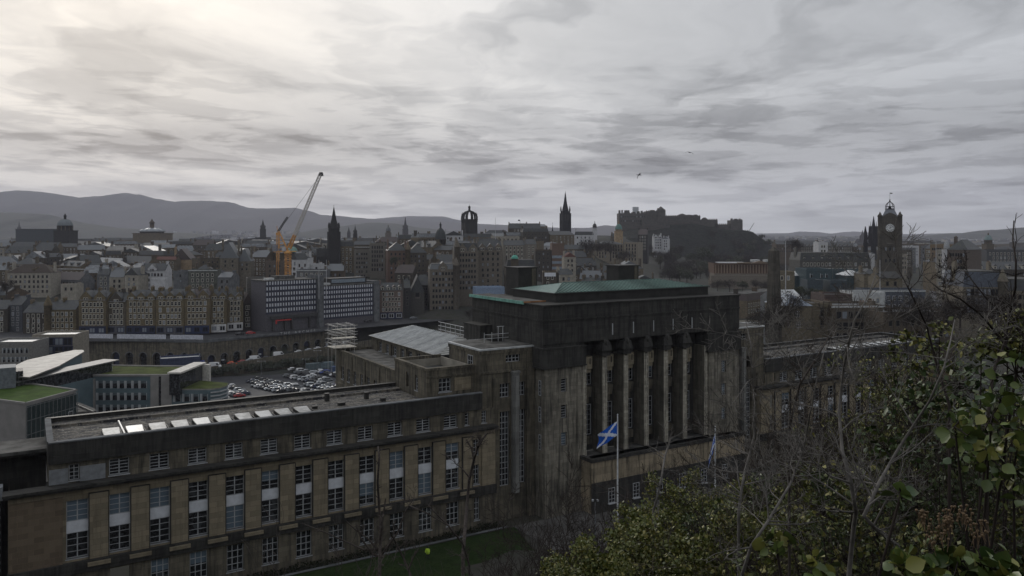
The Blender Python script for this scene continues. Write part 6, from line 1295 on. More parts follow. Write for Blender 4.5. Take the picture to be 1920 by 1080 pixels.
# clock tower
def clock_tower():
    Y = 470; zb = 68; r = root_at('clock_tower', 'tall square stone hotel clock tower with a pale dial and open crown', 'clock tower', 1668.5, Y, zb, rad(-24))
    st = ashlar('hotel tower stone', (.090, .080, .064), (.030, .028, .026), .9, .4, .6); z = lambda v: zat(v, Y)-zb; hw = 5.5
    b = MB(); b.box(-hw, hw, -hw, hw, 0, z(441)); b.rbox(0, 0, hw*1.05, hw*1.05, z(441)-1.2, z(441), 0); b.rbox(0, 0, hw*1.16, hw*1.16, z(441), z(436), 0); b.box(-hw, hw, -hw, hw, z(436), z(406)); b.rbox(0, 0, hw*1.06, hw*1.06, z(408), z(406), 0)
    for k in range(9):
        x = -hw+2*hw*(k+.5)/9
        for s in (-1, 1): b.rbox(x, s*hw*1.03, .35, .35, z(446), z(441), 0); b.rbox(s*hw*1.03, x, .35, .35, z(446), z(441), 0)
    b.build('shaft', st, r)
    for s1 in (-1, 1):
        for s2 in (-1, 1):
            q = MB(); q.lathe(s1*hw*.97, s2*hw*.97, [(1.0, 0), (1.0, z(441)), (1.25, z(437)), (1.1, z(436)), (1.1, z(406)), (1.35, z(405.5)), (1.25, z(404)), (.8, z(402)), (.35, z(400.5)), (.4, z(399.5)), (.05, z(397))], 10); q.build('corner_turret', st, r)
    for a in range(4):
        q = MB(); ca, sa = math.cos(a*math.pi/2), math.sin(a*math.pi/2)
        def t(x, y, zz): return (x*ca-y*sa, x*sa+y*ca, zz)
        y0 = -hw*1.02
        prof = [(-3.4, z(406)), (3.4, z(406)), (3.2, z(404)), (2.2, z(402)), (1.0, z(400)), (0, z(399)), (-1.0, z(400)), (-2.2, z(402)), (-3.2, z(404))]
        q.add([t(x, y0, zz) for x, zz in prof]+[t(x, y0+1.0, zz) for x, zz in prof], [tuple(range(9)), tuple(range(9, 18))[::-1]]+[(i, (i+9), (i+1) % 9+9, (i+1) % 9) for i in range(9)]); q.build('pediment', st, r)
        c = z(428)+.2; f = MB()
        n = 32; f.add([t(math.cos(k*2*math.pi/n)*2.75, y0-.18, c+math.sin(k*2*math.pi/n)*2.75) for k in range(n)], [tuple(range(n))], 2)
        f.add([t(math.cos(k*2*math.pi/n)*2.3, y0-.22, c+math.sin(k*2*math.pi/n)*2.3) for k in range(n)], [tuple(range(n))], 0)
        for k in range(12):
            an = k*math.pi/6
            for w_, r0, r1 in ((.14, 1.45, 2.15),):
                dx, dz = math.sin(an), math.cos(an); px_, pz_ = math.cos(an), -math.sin(an)
                f.add([t(dx*r0-px_*w_, y0-.25, c+dz*r0-pz_*w_), t(dx*r0+px_*w_, y0-.25, c+dz*r0+pz_*w_), t(dx*r1+px_*w_, y0-.25, c+dz*r1+pz_*w_), t(dx*r1-px_*w_, y0-.25, c+dz*r1-pz_*w_)], [(0, 1, 2, 3)], 1)
        cf = f.build('clock_face', [plain('clock dial', (.55, .56, .56), .6), M_DARKROOF, st], r)
        for an, ln, w_ in ((rad(62), 1.35, .17), (rad(5), 1.95, .11)):
            h = MB(); dx, dz = math.sin(an), math.cos(an); px_, pz_ = dz, -dx
            h.add([t(-dx*.4-px_*w_, y0-.29, c-dz*.4-pz_*w_), t(-dx*.4+px_*w_, y0-.29, c-dz*.4+pz_*w_), t(dx*ln+px_*w_*.4, y0-.29, c+dz*ln+pz_*w_*.4), t(dx*ln-px_*w_*.4, y0-.29, c+dz*ln-pz_*w_*.4)], [(0, 1, 2, 3)]); h.build('hand', M_DARKROOF, cf)
        for zz, hh in ((z(470), 3.0), (z(492), 3.4), (z(515), 3.2)):
            for x in (-2.2, 0, 2.2): inst('window', UW_D, r, t(x, -hw-.02, zz), (0, 0, a*math.pi/2), (1.1, 1, hh*.7))
        o = MB(); o.add([t(-1.6, -hw-.3, z(455)), t(1.6, -hw-.3, z(455)), t(1.6, -hw-1.2, z(457)), t(-1.6, -hw-1.2, z(457)), t(-1.4, -hw-1.0, z(461)), t(1.4, -hw-1.0, z(461)), t(1.2, -hw, z(462)), t(-1.2, -hw, z(462))], [(0, 1, 2, 3), (3, 2, 5, 4), (4, 5, 6, 7), (0, 3, 4, 7), (1, 6, 5, 2)]); o.build('oriel', st, r)
    b = MB(); b.rbox(0, 0, 4.2, 4.2, z(406), z(393), 0, 0, .55); b.rbox(0, 0, 2.6, 2.6, z(393), z(392), 0); b.build('pyramid_roof', plain('grey lead roof', (.15, .16, .18), .5), r)
    b = MB()
    for k in range(8):
        a = k*math.pi/4; b.path([(math.cos(a)*q, math.sin(a)*q, zz) for q, zz in ((2.35, z(392)), (2.35, z(387)), (2.1, z(384)), (1.4, z(381)), (.5, z(379)))], [.17]*5, 5)
    for q, v in ((2.4, 391.5), (2.4, 387)): b.lathe(0, 0, [(q, z(v)-.12), (q+.15, z(v)), (q, z(v)+.12), (q-.3, z(v))], 16)
    b.lathe(0, 0, [(1.0, z(392)), (.8, z(388)), (.1, z(386))], 8); b.lathe(0, 0, [(.55, z(379)), (.75, z(378.4)), (.3, z(377)), (.28, z(375)), (.6, z(374.6)), (.1, z(374))], 8); b.build('open_lantern', M_BLACKSP, r)
    b = MB(); b.tube((0, 0, z(374)), (0, 0, z(361)), .10, .05); b.build('flagstaff', M_CONC, r)
    b = MB(); b.add([(0, 0, z(361.5)), (1.5, .2, z(361.9)), (1.3, .1, z(363.6)), (0, 0, z(363.3))], [(0, 1, 2, 3)]); b.build('flag', M_DARKROOF, r)
clock_tower()

# gothic monument beside the clock tower
def monument():
    Y = 800; zb = 66; r = root_at('gothic_monument', 'black spiky gothic monument immediately left of the clock tower', 'monument', 1638, Y, zb, .3); z = lambda v: zat(v, Y)-zb
    for s1 in (-1, 1):
        for s2 in (-1, 1):
            q = MB(); x, y = s1*5.2, s2*5.2; q.rbox(x, y, 1.5, 1.5, 0, z(455), 0); q.rbox(x, y, 1.1, 1.1, z(455), z(437), 0); q.lathe(x, y, [(1.5, z(437)), (.1, z(424))], 6, 0, False)
            for d1, d2 in ((1.7, 0), (-1.7, 0), (0, 1.7), (0, -1.7)): q.rbox(x+d1, y+d2, .4, .4, 0, z(452), 0); q.lathe(x+d1, y+d2, [(.5, z(452)), (.05, z(445))], 5, 0, False)
            q.path([(x, y, z(452)), (x*.7, y*.7, z(446)), (x*.35, y*.35, z(438))], [.9, .8, .7], 5); q.build('corner_pier', M_BLACKSP, r)
    b = MB(); b.rbox(0, 0, 5.4, 5.4, z(462), z(456), 0); b.rbox(0, 0, 3.4, 3.4, z(456), z(436), 0); b.rbox(0, 0, 2.7, 2.7, z(436), z(424), 0); b.rbox(0, 0, 3.0, 3.0, z(424.5), z(424), 0); b.lathe(0, 0, [(1.7, z(424)), (.15, z(405))], 8, 0, False)
    for s1 in (-1, 1):
        for s2 in (-1, 1): b.lathe(s1*2.9, s2*2.9, [(.6, z(440)), (.5, z(430)), (.05, z(421))], 6, 0, False); b.lathe(s1*1.9, s2*1.9, [(.35, z(424)), (.05, z(415))], 6, 0, False)
    b.build('central_spire', M_BLACKSP, r)
    b = MB(); b.box(-7, 7, -7, 7, 0, 2.5); b.build('plinth', M_BLACKSP, r)
monument()

# obelisk in the burial ground
Y = 232; zb = 68; r = root_at('obelisk', 'tall weathered stone obelisk rising behind the building to the right', 'obelisk', 1451, Y, zb, rad(24))
mob = ashlar('obelisk stone', (.085, .077, .064), (.02, .02, .019), 1.4, .8, .85, sootlo=.40)
b = MB(); b.rbox(0, 0, 1.75, 1.75, 4.5, zat(470, Y)-zb, 0, 0, .62); b.rbox(0, 0, 1.085, 1.085, zat(470, Y)-zb, zat(462, Y)-zb, 0, 0, .05); b.build('shaft', mob, r)
b = MB(); b.rbox(0, 0, 3.2, 3.2, 0, 2.2, 0); b.rbox(0, 0, 2.5, 2.5, 2.2, 4.1, 0); b.rbox(0, 0, 2.7, 2.7, 4.1, 4.5, 0); b.build('pedestal', mob, r)

# classical gallery in the gardens
def gallery():
    Y = 620; zb = 64; x0, x1 = xat(1340, Y), xat(1447, Y); r = thing('gallery', 'long low classical gallery of reddish columns below the castle rock', 'gallery', ((x0+x1)/2, Y, zb), rad(-4)); w = x1-x0
    st = plain('warm gallery stone', (.17, .125, .085)); top = zat(494, Y)-zb; bot = zat(513, Y)-zb
    b = MB(); b.box(-w/2, w/2, 0, 26, 0, bot); b.box(-w/2-3, w/2+2, -4, 0, 0, bot-1.2); b.build('terrace', plain('pale terrace stone', (.15, .13, .105)), r)
    b = MB(); b.box(-w/2, w/2, 1.4, 26, bot, top); b.box(-w/2-.3, w/2+.3, -.3, 26, top-1.0, top); b.build('wall', plain('red gallery wall', (.105, .062, .042)), r)
    for k in range(20): inst('column', COLS_, r, (-w/2+w*(k+.5)/20, .5, bot), (0, 0, 0), (.5, .5, top-1.0-bot))
    b = MB(); b.box(-w*.1, w*.12, -2, 3, top, top+.8); b.add([(w*.12, -1.5, top), (w*.46, -1.5, top), (w*.29, -1.5, top+2.2), (w*.12, 3, top), (w*.46, 3, top), (w*.29, 3, top+2.2)], [(0, 1, 2), (3, 5, 4), (0, 2, 5, 3), (1, 4, 5, 2)]); b.build('pediment', st, r)
    b = MB(); b.box(-w*.4, w*.08, 6, 20, top, top+.5); b.box(w*.2, w*.33, 8, 16, top+1, top+2.6); b.box(w*.42, w*.5, 8, 16, top+1, top+2.6); b.build('roof_light', M_LEAD, r)
b = MB(); b.lathe(0, 0, [(1.3, 0), (1.3, .04), (1, .05), (.9, .93), (1.3, .95), (1.3, 1)], 8); COLS_ = b.mesh('column', plain('warm column stone', (.22, .16, .11)))
gallery()

# ---------------------------------------------------------------- castle on its rock
def rock():
    Yc = 1165; topl = [(1105, 462), (1130, 456), (1158, 436), (1180, 430), (1215, 428), (1248, 420), (1300, 420), (1340, 428), (1370, 431), (1392, 434), (1408, 441), (1430, 453), (1450, 466), (1470, 484), (1490, 500)]
    b = MB(); n = 90; rows = 34
    for j in range(rows+1):
        d = -300+j*(300+170)/rows
        for i in range(n):
            px = 1085+i*(1500-1085)/(n-1); X = xat(px, Yc); top = zat(interp(topl, px), Yc)
            if d < 0:
                q = -d/300; east = sstep(1260, 1120, px); prof = (1-sstep(.0, .55, q))*(1-east)+(1-sstep(0, .95, q)**.8)*east if px > 1000 else 1
                prof = max(0, prof-.06*q)
            else: prof = 1-sstep(.0, 1, d/170)
            base = ground_z(X, Yc+d)-3; z = base+(top-base)*prof
            nz = noise.fractal(Vector((X*.02, d*.02, 3)), 1.0, 2.0, 5)
            z += nz*6*min(1, abs(d)/30)*(.3+prof) if d < 0 else 0
            b.v.append((X, Yc+d, z))
    for j in range(rows):
        for i in range(n-1): b.f.append([j*n+i, j*n+i+1, (j+1)*n+i+1, (j+1)*n+i]); b.mi.append(0); b.smooth.append(True)
    def f(nn, bs):
        o = nn.add('ShaderNodeTexCoord').outputs['Object']; a = nn.noise(o, .03, 7, .65); c = nn.noise(o, .25, 5, .7)
        X, Y_, Z = nn.xyz(nn.add('ShaderNodeNewGeometry').outputs['Normal'])
        col = nn.mix(nn.ss(nn.m('ADD', Z, nn.m('MULTIPLY', a, .3)), .55, .95), (.060, .056, .054, 1), (.024, .027, .022, 1)); col = nn.mix(nn.ss(c, .42, .6), col, (.012, .012, .012, 1))
        P(nn, bs, col, .95, .1, nn.m('ADD', c, a), .9, 4.0)
    struct(b.build('castle_rock', mat('castle rock', f)))
rock()
def castle():
    Y = 1165; zb = 118; r = thing('castle', 'grey hilltop castle with battlements spread along the top of the black rock', 'castle', (xat(1270, Y), Y, zb))
    X0 = xat(1270, Y); mc = ashlar('castle stone', (.085, .079, .072), (.030, .029, .028), 2.2, 1.1, .5)
    def blk(px0, px1, yt, name, yb=440, d=22, y0=0, cren=True, hip=0, ang=0.0, gab=False):
        x0, x1 = xat(px0, Y)-X0, xat(px1, Y)-X0; zt_ = zat(yt, Y)-zb; z0 = zat(yb, Y)-zb-8; b = MB(); b.box(x0, x1, y0, y0+d, z0, zt_)
        if cren:
            n = max(2, int((x1-x0)/2.6))
            for k in range(n): x = x0+(x1-x0)*(k+.25)/n; b.box(x, x+(x1-x0)/n*.5, y0, y0+.9, zt_, zt_+1.3)
        if hip: b.hip(x0+.4, x1-.4, y0+.8, y0+d-.8, zt_, hip, 0)
        if gab:
            b.gable(x0, x1, y0+1, y0+d, zt_, gab, 0, 0)
        return b.build(name, mc, r)
    blk(1160, 1213, 400, 'palace_block', 452, 26, -6); 
    for px, w, yt in ((1163, 3, 394), (1168, 2, 393.5), (1177, 9, 394), (1190, 5, 397), (1199, 4, 396), (1205, 3, 395)): blk(px-w/2, px+w/2, yt, 'chimney', 402, 6, 6, False)
    blk(1211, 1233, 396, 'great_hall', 432, 22, 0); blk(1221, 1229, 393.5, 'chimney', 398, 5, 8, False)
    blk(1233, 1247, 394, 'gate_tower', 432, 18, -4, True, 5.5); blk(1233.5, 1236.5, 390, 'chimney', 396, 4, 2, False)
    blk(1160, 1250, 424, 'lower_wall', 448, 8, -26, True); blk(1200, 1245, 412, 'middle_wall', 440, 8, -16, True)
    blk(1247, 1312, 405, 'battery_wall', 436, 14, -4); blk(1286, 1306, 403.5, 'barrack_block', 415, 12, 10, False, 1.2); blk(1304, 1309, 402, 'chimney', 408, 5, 6, False)
    b = MB(); x = xat(1280, Y)-X0; b.lathe(x, 4, [(6.4, zat(412, Y)-zb), (6.4, zat(405, Y)-zb), (5.2, zat(402.5, Y)-zb), (2.6, zat(401, Y)-zb), (.2, zat(400.3, Y)-zb)], 16); b.build('drum_tower', mc, r)
    blk(1310, 1345, 412, 'curtain_wall', 436, 12, -2); b = MB(); x = xat(1322, Y)-X0; b.lathe(x, 4, [(4.6, zat(414, Y)-zb), (4.0, zat(410, Y)-zb), (2, zat(408, Y)-zb), (.2, zat(407.6, Y)-zb)], 12); b.build('small_dome', mc, r)
    blk(1330, 1344, 415, 'hospital_block', 424, 12, 6, False, 2.0)
    blk(1340, 1372, 421, 'curtain_wall', 440, 10, -2)
    blk(1369, 1391, 413, 'end_tower', 444, 20, -4, True); blk(1371, 1374, 409.5, 'chimney', 415, 4, 0, False); blk(1379, 1384, 410, 'chimney', 415, 4, 4, False); blk(1386, 1389, 410, 'chimney', 415, 4, 0, False); blk(1391, 1404, 433, 'curtain_wall', 450, 8, 0)
    for i in range(26): inst('window', UW_D, r, (xat(1164+i % 13*3.6, Y)-X0, -6.1, zat(408+(i//13)*8, Y)-zb), (0, 0, 0), (1.4, 1, 2.4))
    b = MB(); x0, x1 = xat(1189.5, Y)-X0, xat(1200.5, Y)-X0; z0, z1 = zat(398, Y)-zb, zat(387.5, Y)-zb
    for k in range(7): x = x0+(x1-x0)*k/6; b.tube((x, 14, z0), (x, 14, z1), .12); b.tube((x, 20, z0), (x, 20, z1), .12)
    for k in range(5): z = z0+(z1-z0)*k/4; b.tube((x0, 14, z), (x1, 14, z), .12); b.tube((x0, 20, z), (x1, 20, z), .12)
    b.box(x0, x1, 16, 16.2, z0, z1, 1); b.build('sheeted_scaffold', [M_FRAME, plain('pale debris netting', (.50, .52, .54), .8)], r)
castle()

# ---------------------------------------------------------------- cranes
def lattice(b, p0, p1, w, n, rl=.11, rd=.07, mi=0, up=Vector((0, 1, 0))):
    p0, p1 = Vector(p0), Vector(p1); d = (p1-p0).normalized(); u = d.cross(up).normalized(); v = d.cross(u).normalized()
    cs = [(-w, -w), (w, -w), (w, w), (-w, w)]
    for a, c in cs: b.tube(p0+u*a+v*c, p1+u*a*.8+v*c*.8, rl, rl, 4, mi)
    for k in range(n):
        q0, q1 = p0+(p1-p0)*k/n, p0+(p1-p0)*(k+1)/n
        for i in range(4):
            (a, c), (a2, c2) = cs[i], cs[(i+1) % 4]
            if k % 2: a, c, a2, c2 = a2, c2, a, c
            b.tube(q0+u*a+v*c, q1+u*a2+v*c2, rd, rd, 3, mi); b.tube(q1+u*a+v*c, q1+u*a2+v*c2, rd*.8, rd*.8, 3, mi)
def crane():
    Y = 445; zb = 62; X = xat(540, Y); r = thing('tower_crane', 'orange luffing tower crane with a long white jib raised over the old town', 'crane', (X, Y, zb)); z = lambda v: zat(v, Y)-zb; x = lambda v: xat(v, Y)-X
    org = plain('orange crane paint', (.52, .26, .07), .5, .4, .2); wh = plain('white crane paint', (.50, .47, .44), .5, .4, .2)
    b = MB(); lattice(b, (0, 0, 0), (0, 0, z(474)), 1.45, 18, .26, .17); b.box(-1.7, 1.7, -1.7, 1.7, z(500), z(500)+.2); b.box(-1.7, 1.7, -1.7, 1.7, z(487), z(487)+.2); b.build('mast', org, r)
    b = MB(); b.lathe(0, 0, [(2.1, z(476)), (2.4, z(474)), (2.2, z(472)), (1.5, z(470))], 12); b.rbox(x(537), 0, 5.2, 1.2, z(472), z(470.5), 0); b.box(x(514), x(545), -1.3, 1.3, z(473), z(471.5)); b.build('slewing_unit', org, r)
    b = MB(); b.box(x(512), x(520), -1.5, 1.5, z(471.5), z(459)); b.box(x(521), x(526), -1.2, 1.2, z(471), z(466)); b.build('ballast', plain('grey ballast', (.20, .20, .22)), r)
    b = MB(); b.box(x(531), x(537), -1.9, -.5, z(471), z(463)); b.build('cab', [M_WHITEH], r)
    b = MB()
    for yy in (-1.1, 1.1):
        b.tube((x(540), yy, z(470)), (x(523), yy*.3, z(433)), .28, .2); b.tube((x(523), yy, z(471)), (x(523), yy*.3, z(433)), .22, .2)
        for k in range(7): t = k/7; b.tube((x(523), yy*(1-t*.7), z(471)+(z(433)-z(471))*t), (x(540)+(x(523)-x(540))*(t+.07), yy*(1-t*.7), z(470)+(z(433)-z(470))*(t+.07)), .12)
    b.build('a_frame', org, r)
    b = MB(); P0, P1 = Vector((x(542), 0, z(466))), Vector((x(601), 0, z(326))); M = P0.lerp(P1, .18); lattice(b, P0, M, .85, 8, .22, .13, 0); lattice(b, M, P1, .85, 42, .16, .09, 1); b.build('jib', [org, wh], r)
    b = MB(); b.rbox(x(602), 0, 1.2, .8, z(330), z(323), 0, 0, .7); b.tube((x(600), 0, z(324)), (x(606), 0, z(326)), .2); b.build('jib_head', M_DARKROOF, r)
    b = MB(); b.tube((x(523), 0, z(433)), (x(583), 0, z(352)), .07); b.tube((x(583), 0, z(352)), (x(597), 0, z(333)), .07); b.build('luffing_rope', M_DARKROOF, r)
    Y2 = 520; X = xat(521, Y2); r = thing('tower_crane', 'smaller orange crane with a short dark jib behind the big one', 'crane', (X, Y2, zb)); z = lambda v: zat(v, Y2)-zb; x = lambda v: xat(v, Y2)-X
    b = MB(); lattice(b, (0, 0, 0), (0, 0, z(436)), .8, 34, .16, .10); b.build('mast', org, r)
    b = MB(); lattice(b, (0, 0, z(435)), (x(539), 0, z(407)), .5, 14, .13, .08); b.build('jib', M_DARKROOF, r); b = MB(); b.tube((0, 0, z(436)), (x(519), 0, z(424)), .2); b.box(-1, 1, -1, 1, z(441), z(436)); b.build('head', org, r)
    Y3 = 1700; X = xat(1404, Y3); r = thing('tower_crane', 'faint distant crane jib right of the castle rock', 'crane', (X, Y3, 66)); z = lambda v: zat(v, Y3)-66; x = lambda v: xat(v, Y3)-X
    b = MB(); b.tube((0, 0, 0), (0, 0, z(434)), .6); b.build('mast', M_CONC, r); b = MB(); b.tube((0, 0, z(434)), (x(1414), 0, z(418)), .7, .4, 4); b.build('jib', M_CONC, r)
crane()

# scaffolding at the corner of the rear wing
def scaffold():
    c = sw(48.6, 139.3); r = thing('scaffolding', 'pole scaffold with bright boards at the end of the rear wing', 'scaffolding', (c[0], c[1], 86.4), AX)
    b = MB()
    for i in range(3):
        for j in range(3): b.tube((-2.2+i*1.7, -2.6+j*2.1, -4), (-2.2+i*1.7, -2.6+j*2.1, 4.4), .045)
    for z in (.9, 1.6, 2.6, 3.1, 4.2):
        for j in range(3): b.tube((-2.8, -2.6+j*2.1, z), (1.8, -2.6+j*2.1, z), .055)
        for i in range(3): b.tube((-2.2+i*1.7, -3.2, z), (-2.2+i*1.7, 2.2, z), .045)
    b.build('pole_frame', plain('scaffold tube', (.36, .35, .33), .4, .5), r)
    for z, y0, y1 in ((.35, -2.7, -1.0), (2.0, -2.7, -1.0), (.3, -.8, 1.0), (3.6, -2.6, -1.9)):
        b = MB(); b.box(-2.6, 1.6, y0, y1, z, z+.06); b.build('board', plain('pale scaffold board', (.62, .58, .50), .7, .3, .2), r)
scaffold()

# ---------------------------------------------------------------- flagpoles, lamp, gardener, birds, small things
def flagpole(px, py0, py1, Y, label, drop, wave, group='flagpoles in front of the entrance'):
    z0, z1 = zat(py1, Y), zat(py0, Y); r = thing('flagpole', label, 'flagpole', (xat(px, Y), Y, z0), 0, group)
    b = MB(); b.tube((0, 0, 0), (0, 0, z1-z0), .10, .055, 10); b.lathe(0, 0, [(.02, z1-z0), (.09, z1-z0+.08), (.02, z1-z0+.18)], 8); b.build('pole', plain('white pole paint', (.55, .56, .57), .5), r)
    b = MB(); b.tube((.09, -.05, .8), (.06, -.05, z1-z0-.1), .012, n=3); b.build('halyard', M_FRAME, r)
    return r, z1-z0
def saltire(name, label, px, py, Y, W_, H_, fold, droop, rz, lift=0.0):
    """cloth with a white diagonal cross, hanging in folds from the hoist"""
    o = (xat(px, Y), Y, zat(py, Y)); nx, ny = 26, 18; b = MB()
    for j in range(ny+1):
        for i in range(nx+1):
            u, v = i/nx, j/ny; x = -u*W_*(1-.25*droop); z = -v*H_-u*W_*droop*(.8+.25*u); y = math.sin(u*7+v*1.5)*fold*u; x += math.sin(v*5+u*6)*.05*W_*u
            b.v.append((x, y, z))
    for j in range(ny):
        for i in range(nx):
            u, v = (i+.5)/nx, (j+.5)/ny; d = min(abs(u-v), abs(u-(1-v))); b.f.append([j*(nx+1)+i, (j+1)*(nx+1)+i, (j+1)*(nx+1)+i+1, j*(nx+1)+i+1]); b.mi.append(1 if d < .115 else 0); b.smooth.append(True)
    f = b.build(name, [plain('blue flag cloth', (.015, .10, .48), .8, .2, .1), plain('white flag cloth', (.62, .66, .74), .8, .2, .1)]); f.location = o; f.rotation_euler = (0, 0, rz); tag(f, label, 'flag'); return f
flagpole(1158, 779, 1000, 84, 'tall white flagpole with the blue and white flag, left of the pair', 0, 0)
saltire('flag', 'blue flag with a white diagonal cross flying from the left pole', 1157, 790, 84, 2.35, 1.5, .2, .55, rad(8))
flagpole(1341, 801, 930, 100, 'flagpole at the right with its flag hanging straight down', 0, 0)
saltire('flag', 'blue and white flag hanging limp against the right pole', 1340.5, 812, 100, 1.9, 1.3, .10, 1.5, rad(40))
g = lamp(xat(1116, 96), 96, 66.3, zat(938, 96)-66.3, 'small black lamp post with a white head beside the left flagpole', .12, None)

def person():
    Y = 100; X = xat(802, Y); z0 = ground_z(X, Y); r = thing('person', 'person in a bright yellow green jacket standing on the grass behind the bare branches', 'person', (X, Y, z0), rad(-20))
    me = bpy.data.meshes.new('body'); J = [(0, 0, .95), (0, 0, 1.15), (0, 0, 1.42), (0, 0, 1.52), (0, -.02, 1.62), (0, -.02, 1.74), (-.20, 0, 1.40), (-.27, -.05, 1.13), (-.22, -.22, .95), (.20, 0, 1.40), (.26, -.06, 1.13), (.18, -.26, 1.0), (-.10, 0, .90), (-.12, -.04, .50), (-.13, .02, .08), (-.13, -.14, .04), (.10, 0, .90), (.13, -.02, .50), (.15, .06, .08), (.16, -.10, .04)]
    E = [(0, 1), (1, 2), (2, 3), (3, 4), (4, 5), (2, 6), (6, 7), (7, 8), (2, 9), (9, 10), (10, 11), (0, 12), (12, 13), (13, 14), (14, 15), (0, 16), (16, 17), (17, 18), (18, 19)]
    Rr = [.15, .14, .15, .06, .095, .07, .07, .052, .035, .07, .052, .035, .095, .07, .05, .035, .095, .07, .05, .035]
    me.from_pydata(J, E, []); o = bpy.data.objects.new('body', me); C.objects.link(o); o.parent = r
    md = o.modifiers.new('skin', 'SKIN'); me.materials.append(plain('dark trousers and skin', (.03, .03, .035), .8))
    for i, rr_ in enumerate(Rr): me.skin_vertices[0].data[i].radius = (rr_, rr_*.8)
    me.skin_vertices[0].data[0].use_root = True; sb = o.modifiers.new('sub', 'SUBSURF'); sb.levels = 1; sb.render_levels = 2
    b = MB(); b.lathe(0, 0, [(.17, .80), (.205, .84), (.20, 1.05), (.215, 1.30), (.19, 1.42), (.09, 1.50)], 14, sx=1.15)
    for s in (-1, 1): b.path([(s*.19, 0, 1.42), (s*.275, -.05, 1.14), (s*.21, -.22, 1.0)], [.085, .072, .06], 8)
    b.build('jacket', plain('yellow green safety jacket', (.40, .58, .05), .7, .3, .08), r)
    b = MB(); b.lathe(0, -.02, [(.10, 1.66), (.112, 1.70), (.10, 1.78), (.05, 1.83)], 12); b.build('hair', M_DARKROOF, r)
person()
def bird(px, py, Y, label, s, roll, hd):
    r = thing('bird', label, 'bird', (xat(px, Y), Y, zat(py, Y)), hd, 'birds in the sky'); r.rotation_euler = (rad(10), roll, hd); m = plain('dark feathers', (.012, .012, .014), .7)
    b = MB(); b.path([(0, .45*s, 0), (0, .3*s, .01), (0, 0, .02), (0, -.3*s, 0), (0, -.42*s, 0), (0, -.52*s, -.01)], [.02*s, .07*s, .10*s, .07*s, .045*s, .01*s], 8); b.build('body', m, r)
    for k in (-1, 1):
        q = MB(); pts = [(0, .02), (.35, .13), (.75, .03), (1.1, -.22)]; vs = []
        for i, (x, z) in enumerate(pts): c = (.26, .30, .22, .03)[i]*s; vs += [(k*x*s, -.06*s-c*.4+(.10*s*i if i < 3 else .2*s), z*s), (k*x*s, -.06*s+c*.9, z*s), (k*x*s, c*.2, z*s+.035*s)]
        q.add(vs, [(3*i, 3*i+1, 3*i+4, 3*i+3) for i in range(3)]+[(3*i+1, 3*i+2, 3*i+5, 3*i+4) for i in range(3)]+[(3*i+2, 3*i, 3*i+3, 3*i+5) for i in range(3)]); q.build('wing', m, r)
    q = MB(); q.add([(-.05*s, .4*s, 0), (.05*s, .4*s, 0), (.14*s, .68*s, 0), (-.14*s, .68*s, 0), (0, .4*s, .03*s), (0, .68*s, .02*s)], [(0, 1, 2, 3), (0, 3, 5, 4), (1, 4, 5, 2)]); q.build('tail', m, r)
bird(1199, 328, 120, 'dark bird gliding with wings up, lower of the two', .68, rad(-35), rad(50))
bird(1293, 286, 130, 'dark bird with level bent wings, higher of the two', .68, rad(8), rad(20))
for px, y0, y1, Y, lb in ((1305, 441, 480, 0, ''), (1868, 570, 640, 250, 'pale lamp column at the right among the branches'), (1473, 452, 500, 240, 'tall pale mast beside the obelisk'), (1650, 487, 520, 300, 'short white mast at the left of the clock tower foot'), (1755, 452, 475, 420, 'slim pale street mast over the shopping street'), (929, 408, 447, 520, 'tall white flagless mast on the roofs right of the crown steeple'), (598, 487, 530, 400, 'thin white pole on the grey flat roof, right of the crane'), (612, 487, 530, 402, 'thin white pole between the two office blocks'), (975, 412, 440, 700, 'flagstaff with a small flag left of the tallest spire')):
    if not Y: continue
    r = thing('mast', lb, 'mast', (xat(px, Y), Y, zat(y1, Y)-8)); h = zat(y0, Y)-zat(y1, Y)+8; b = MB(); b.tube((0, 0, 0), (0, 0, h), .12+Y/9000, .06+Y/12000, 6); b.build('pole', M_WHITEH if Y != 700 else M_BSTONE, r)
    if Y == 420: b = MB(); b.box(-2.4, .1, -.1, .1, h-.2, h); b.build('arm', M_WHITEH, r)
    if Y == 700: b = MB(); b.box(-1.7, 0, -.05, .05, h-1.1, h); b.build('flag', M_DARKROOF, r)

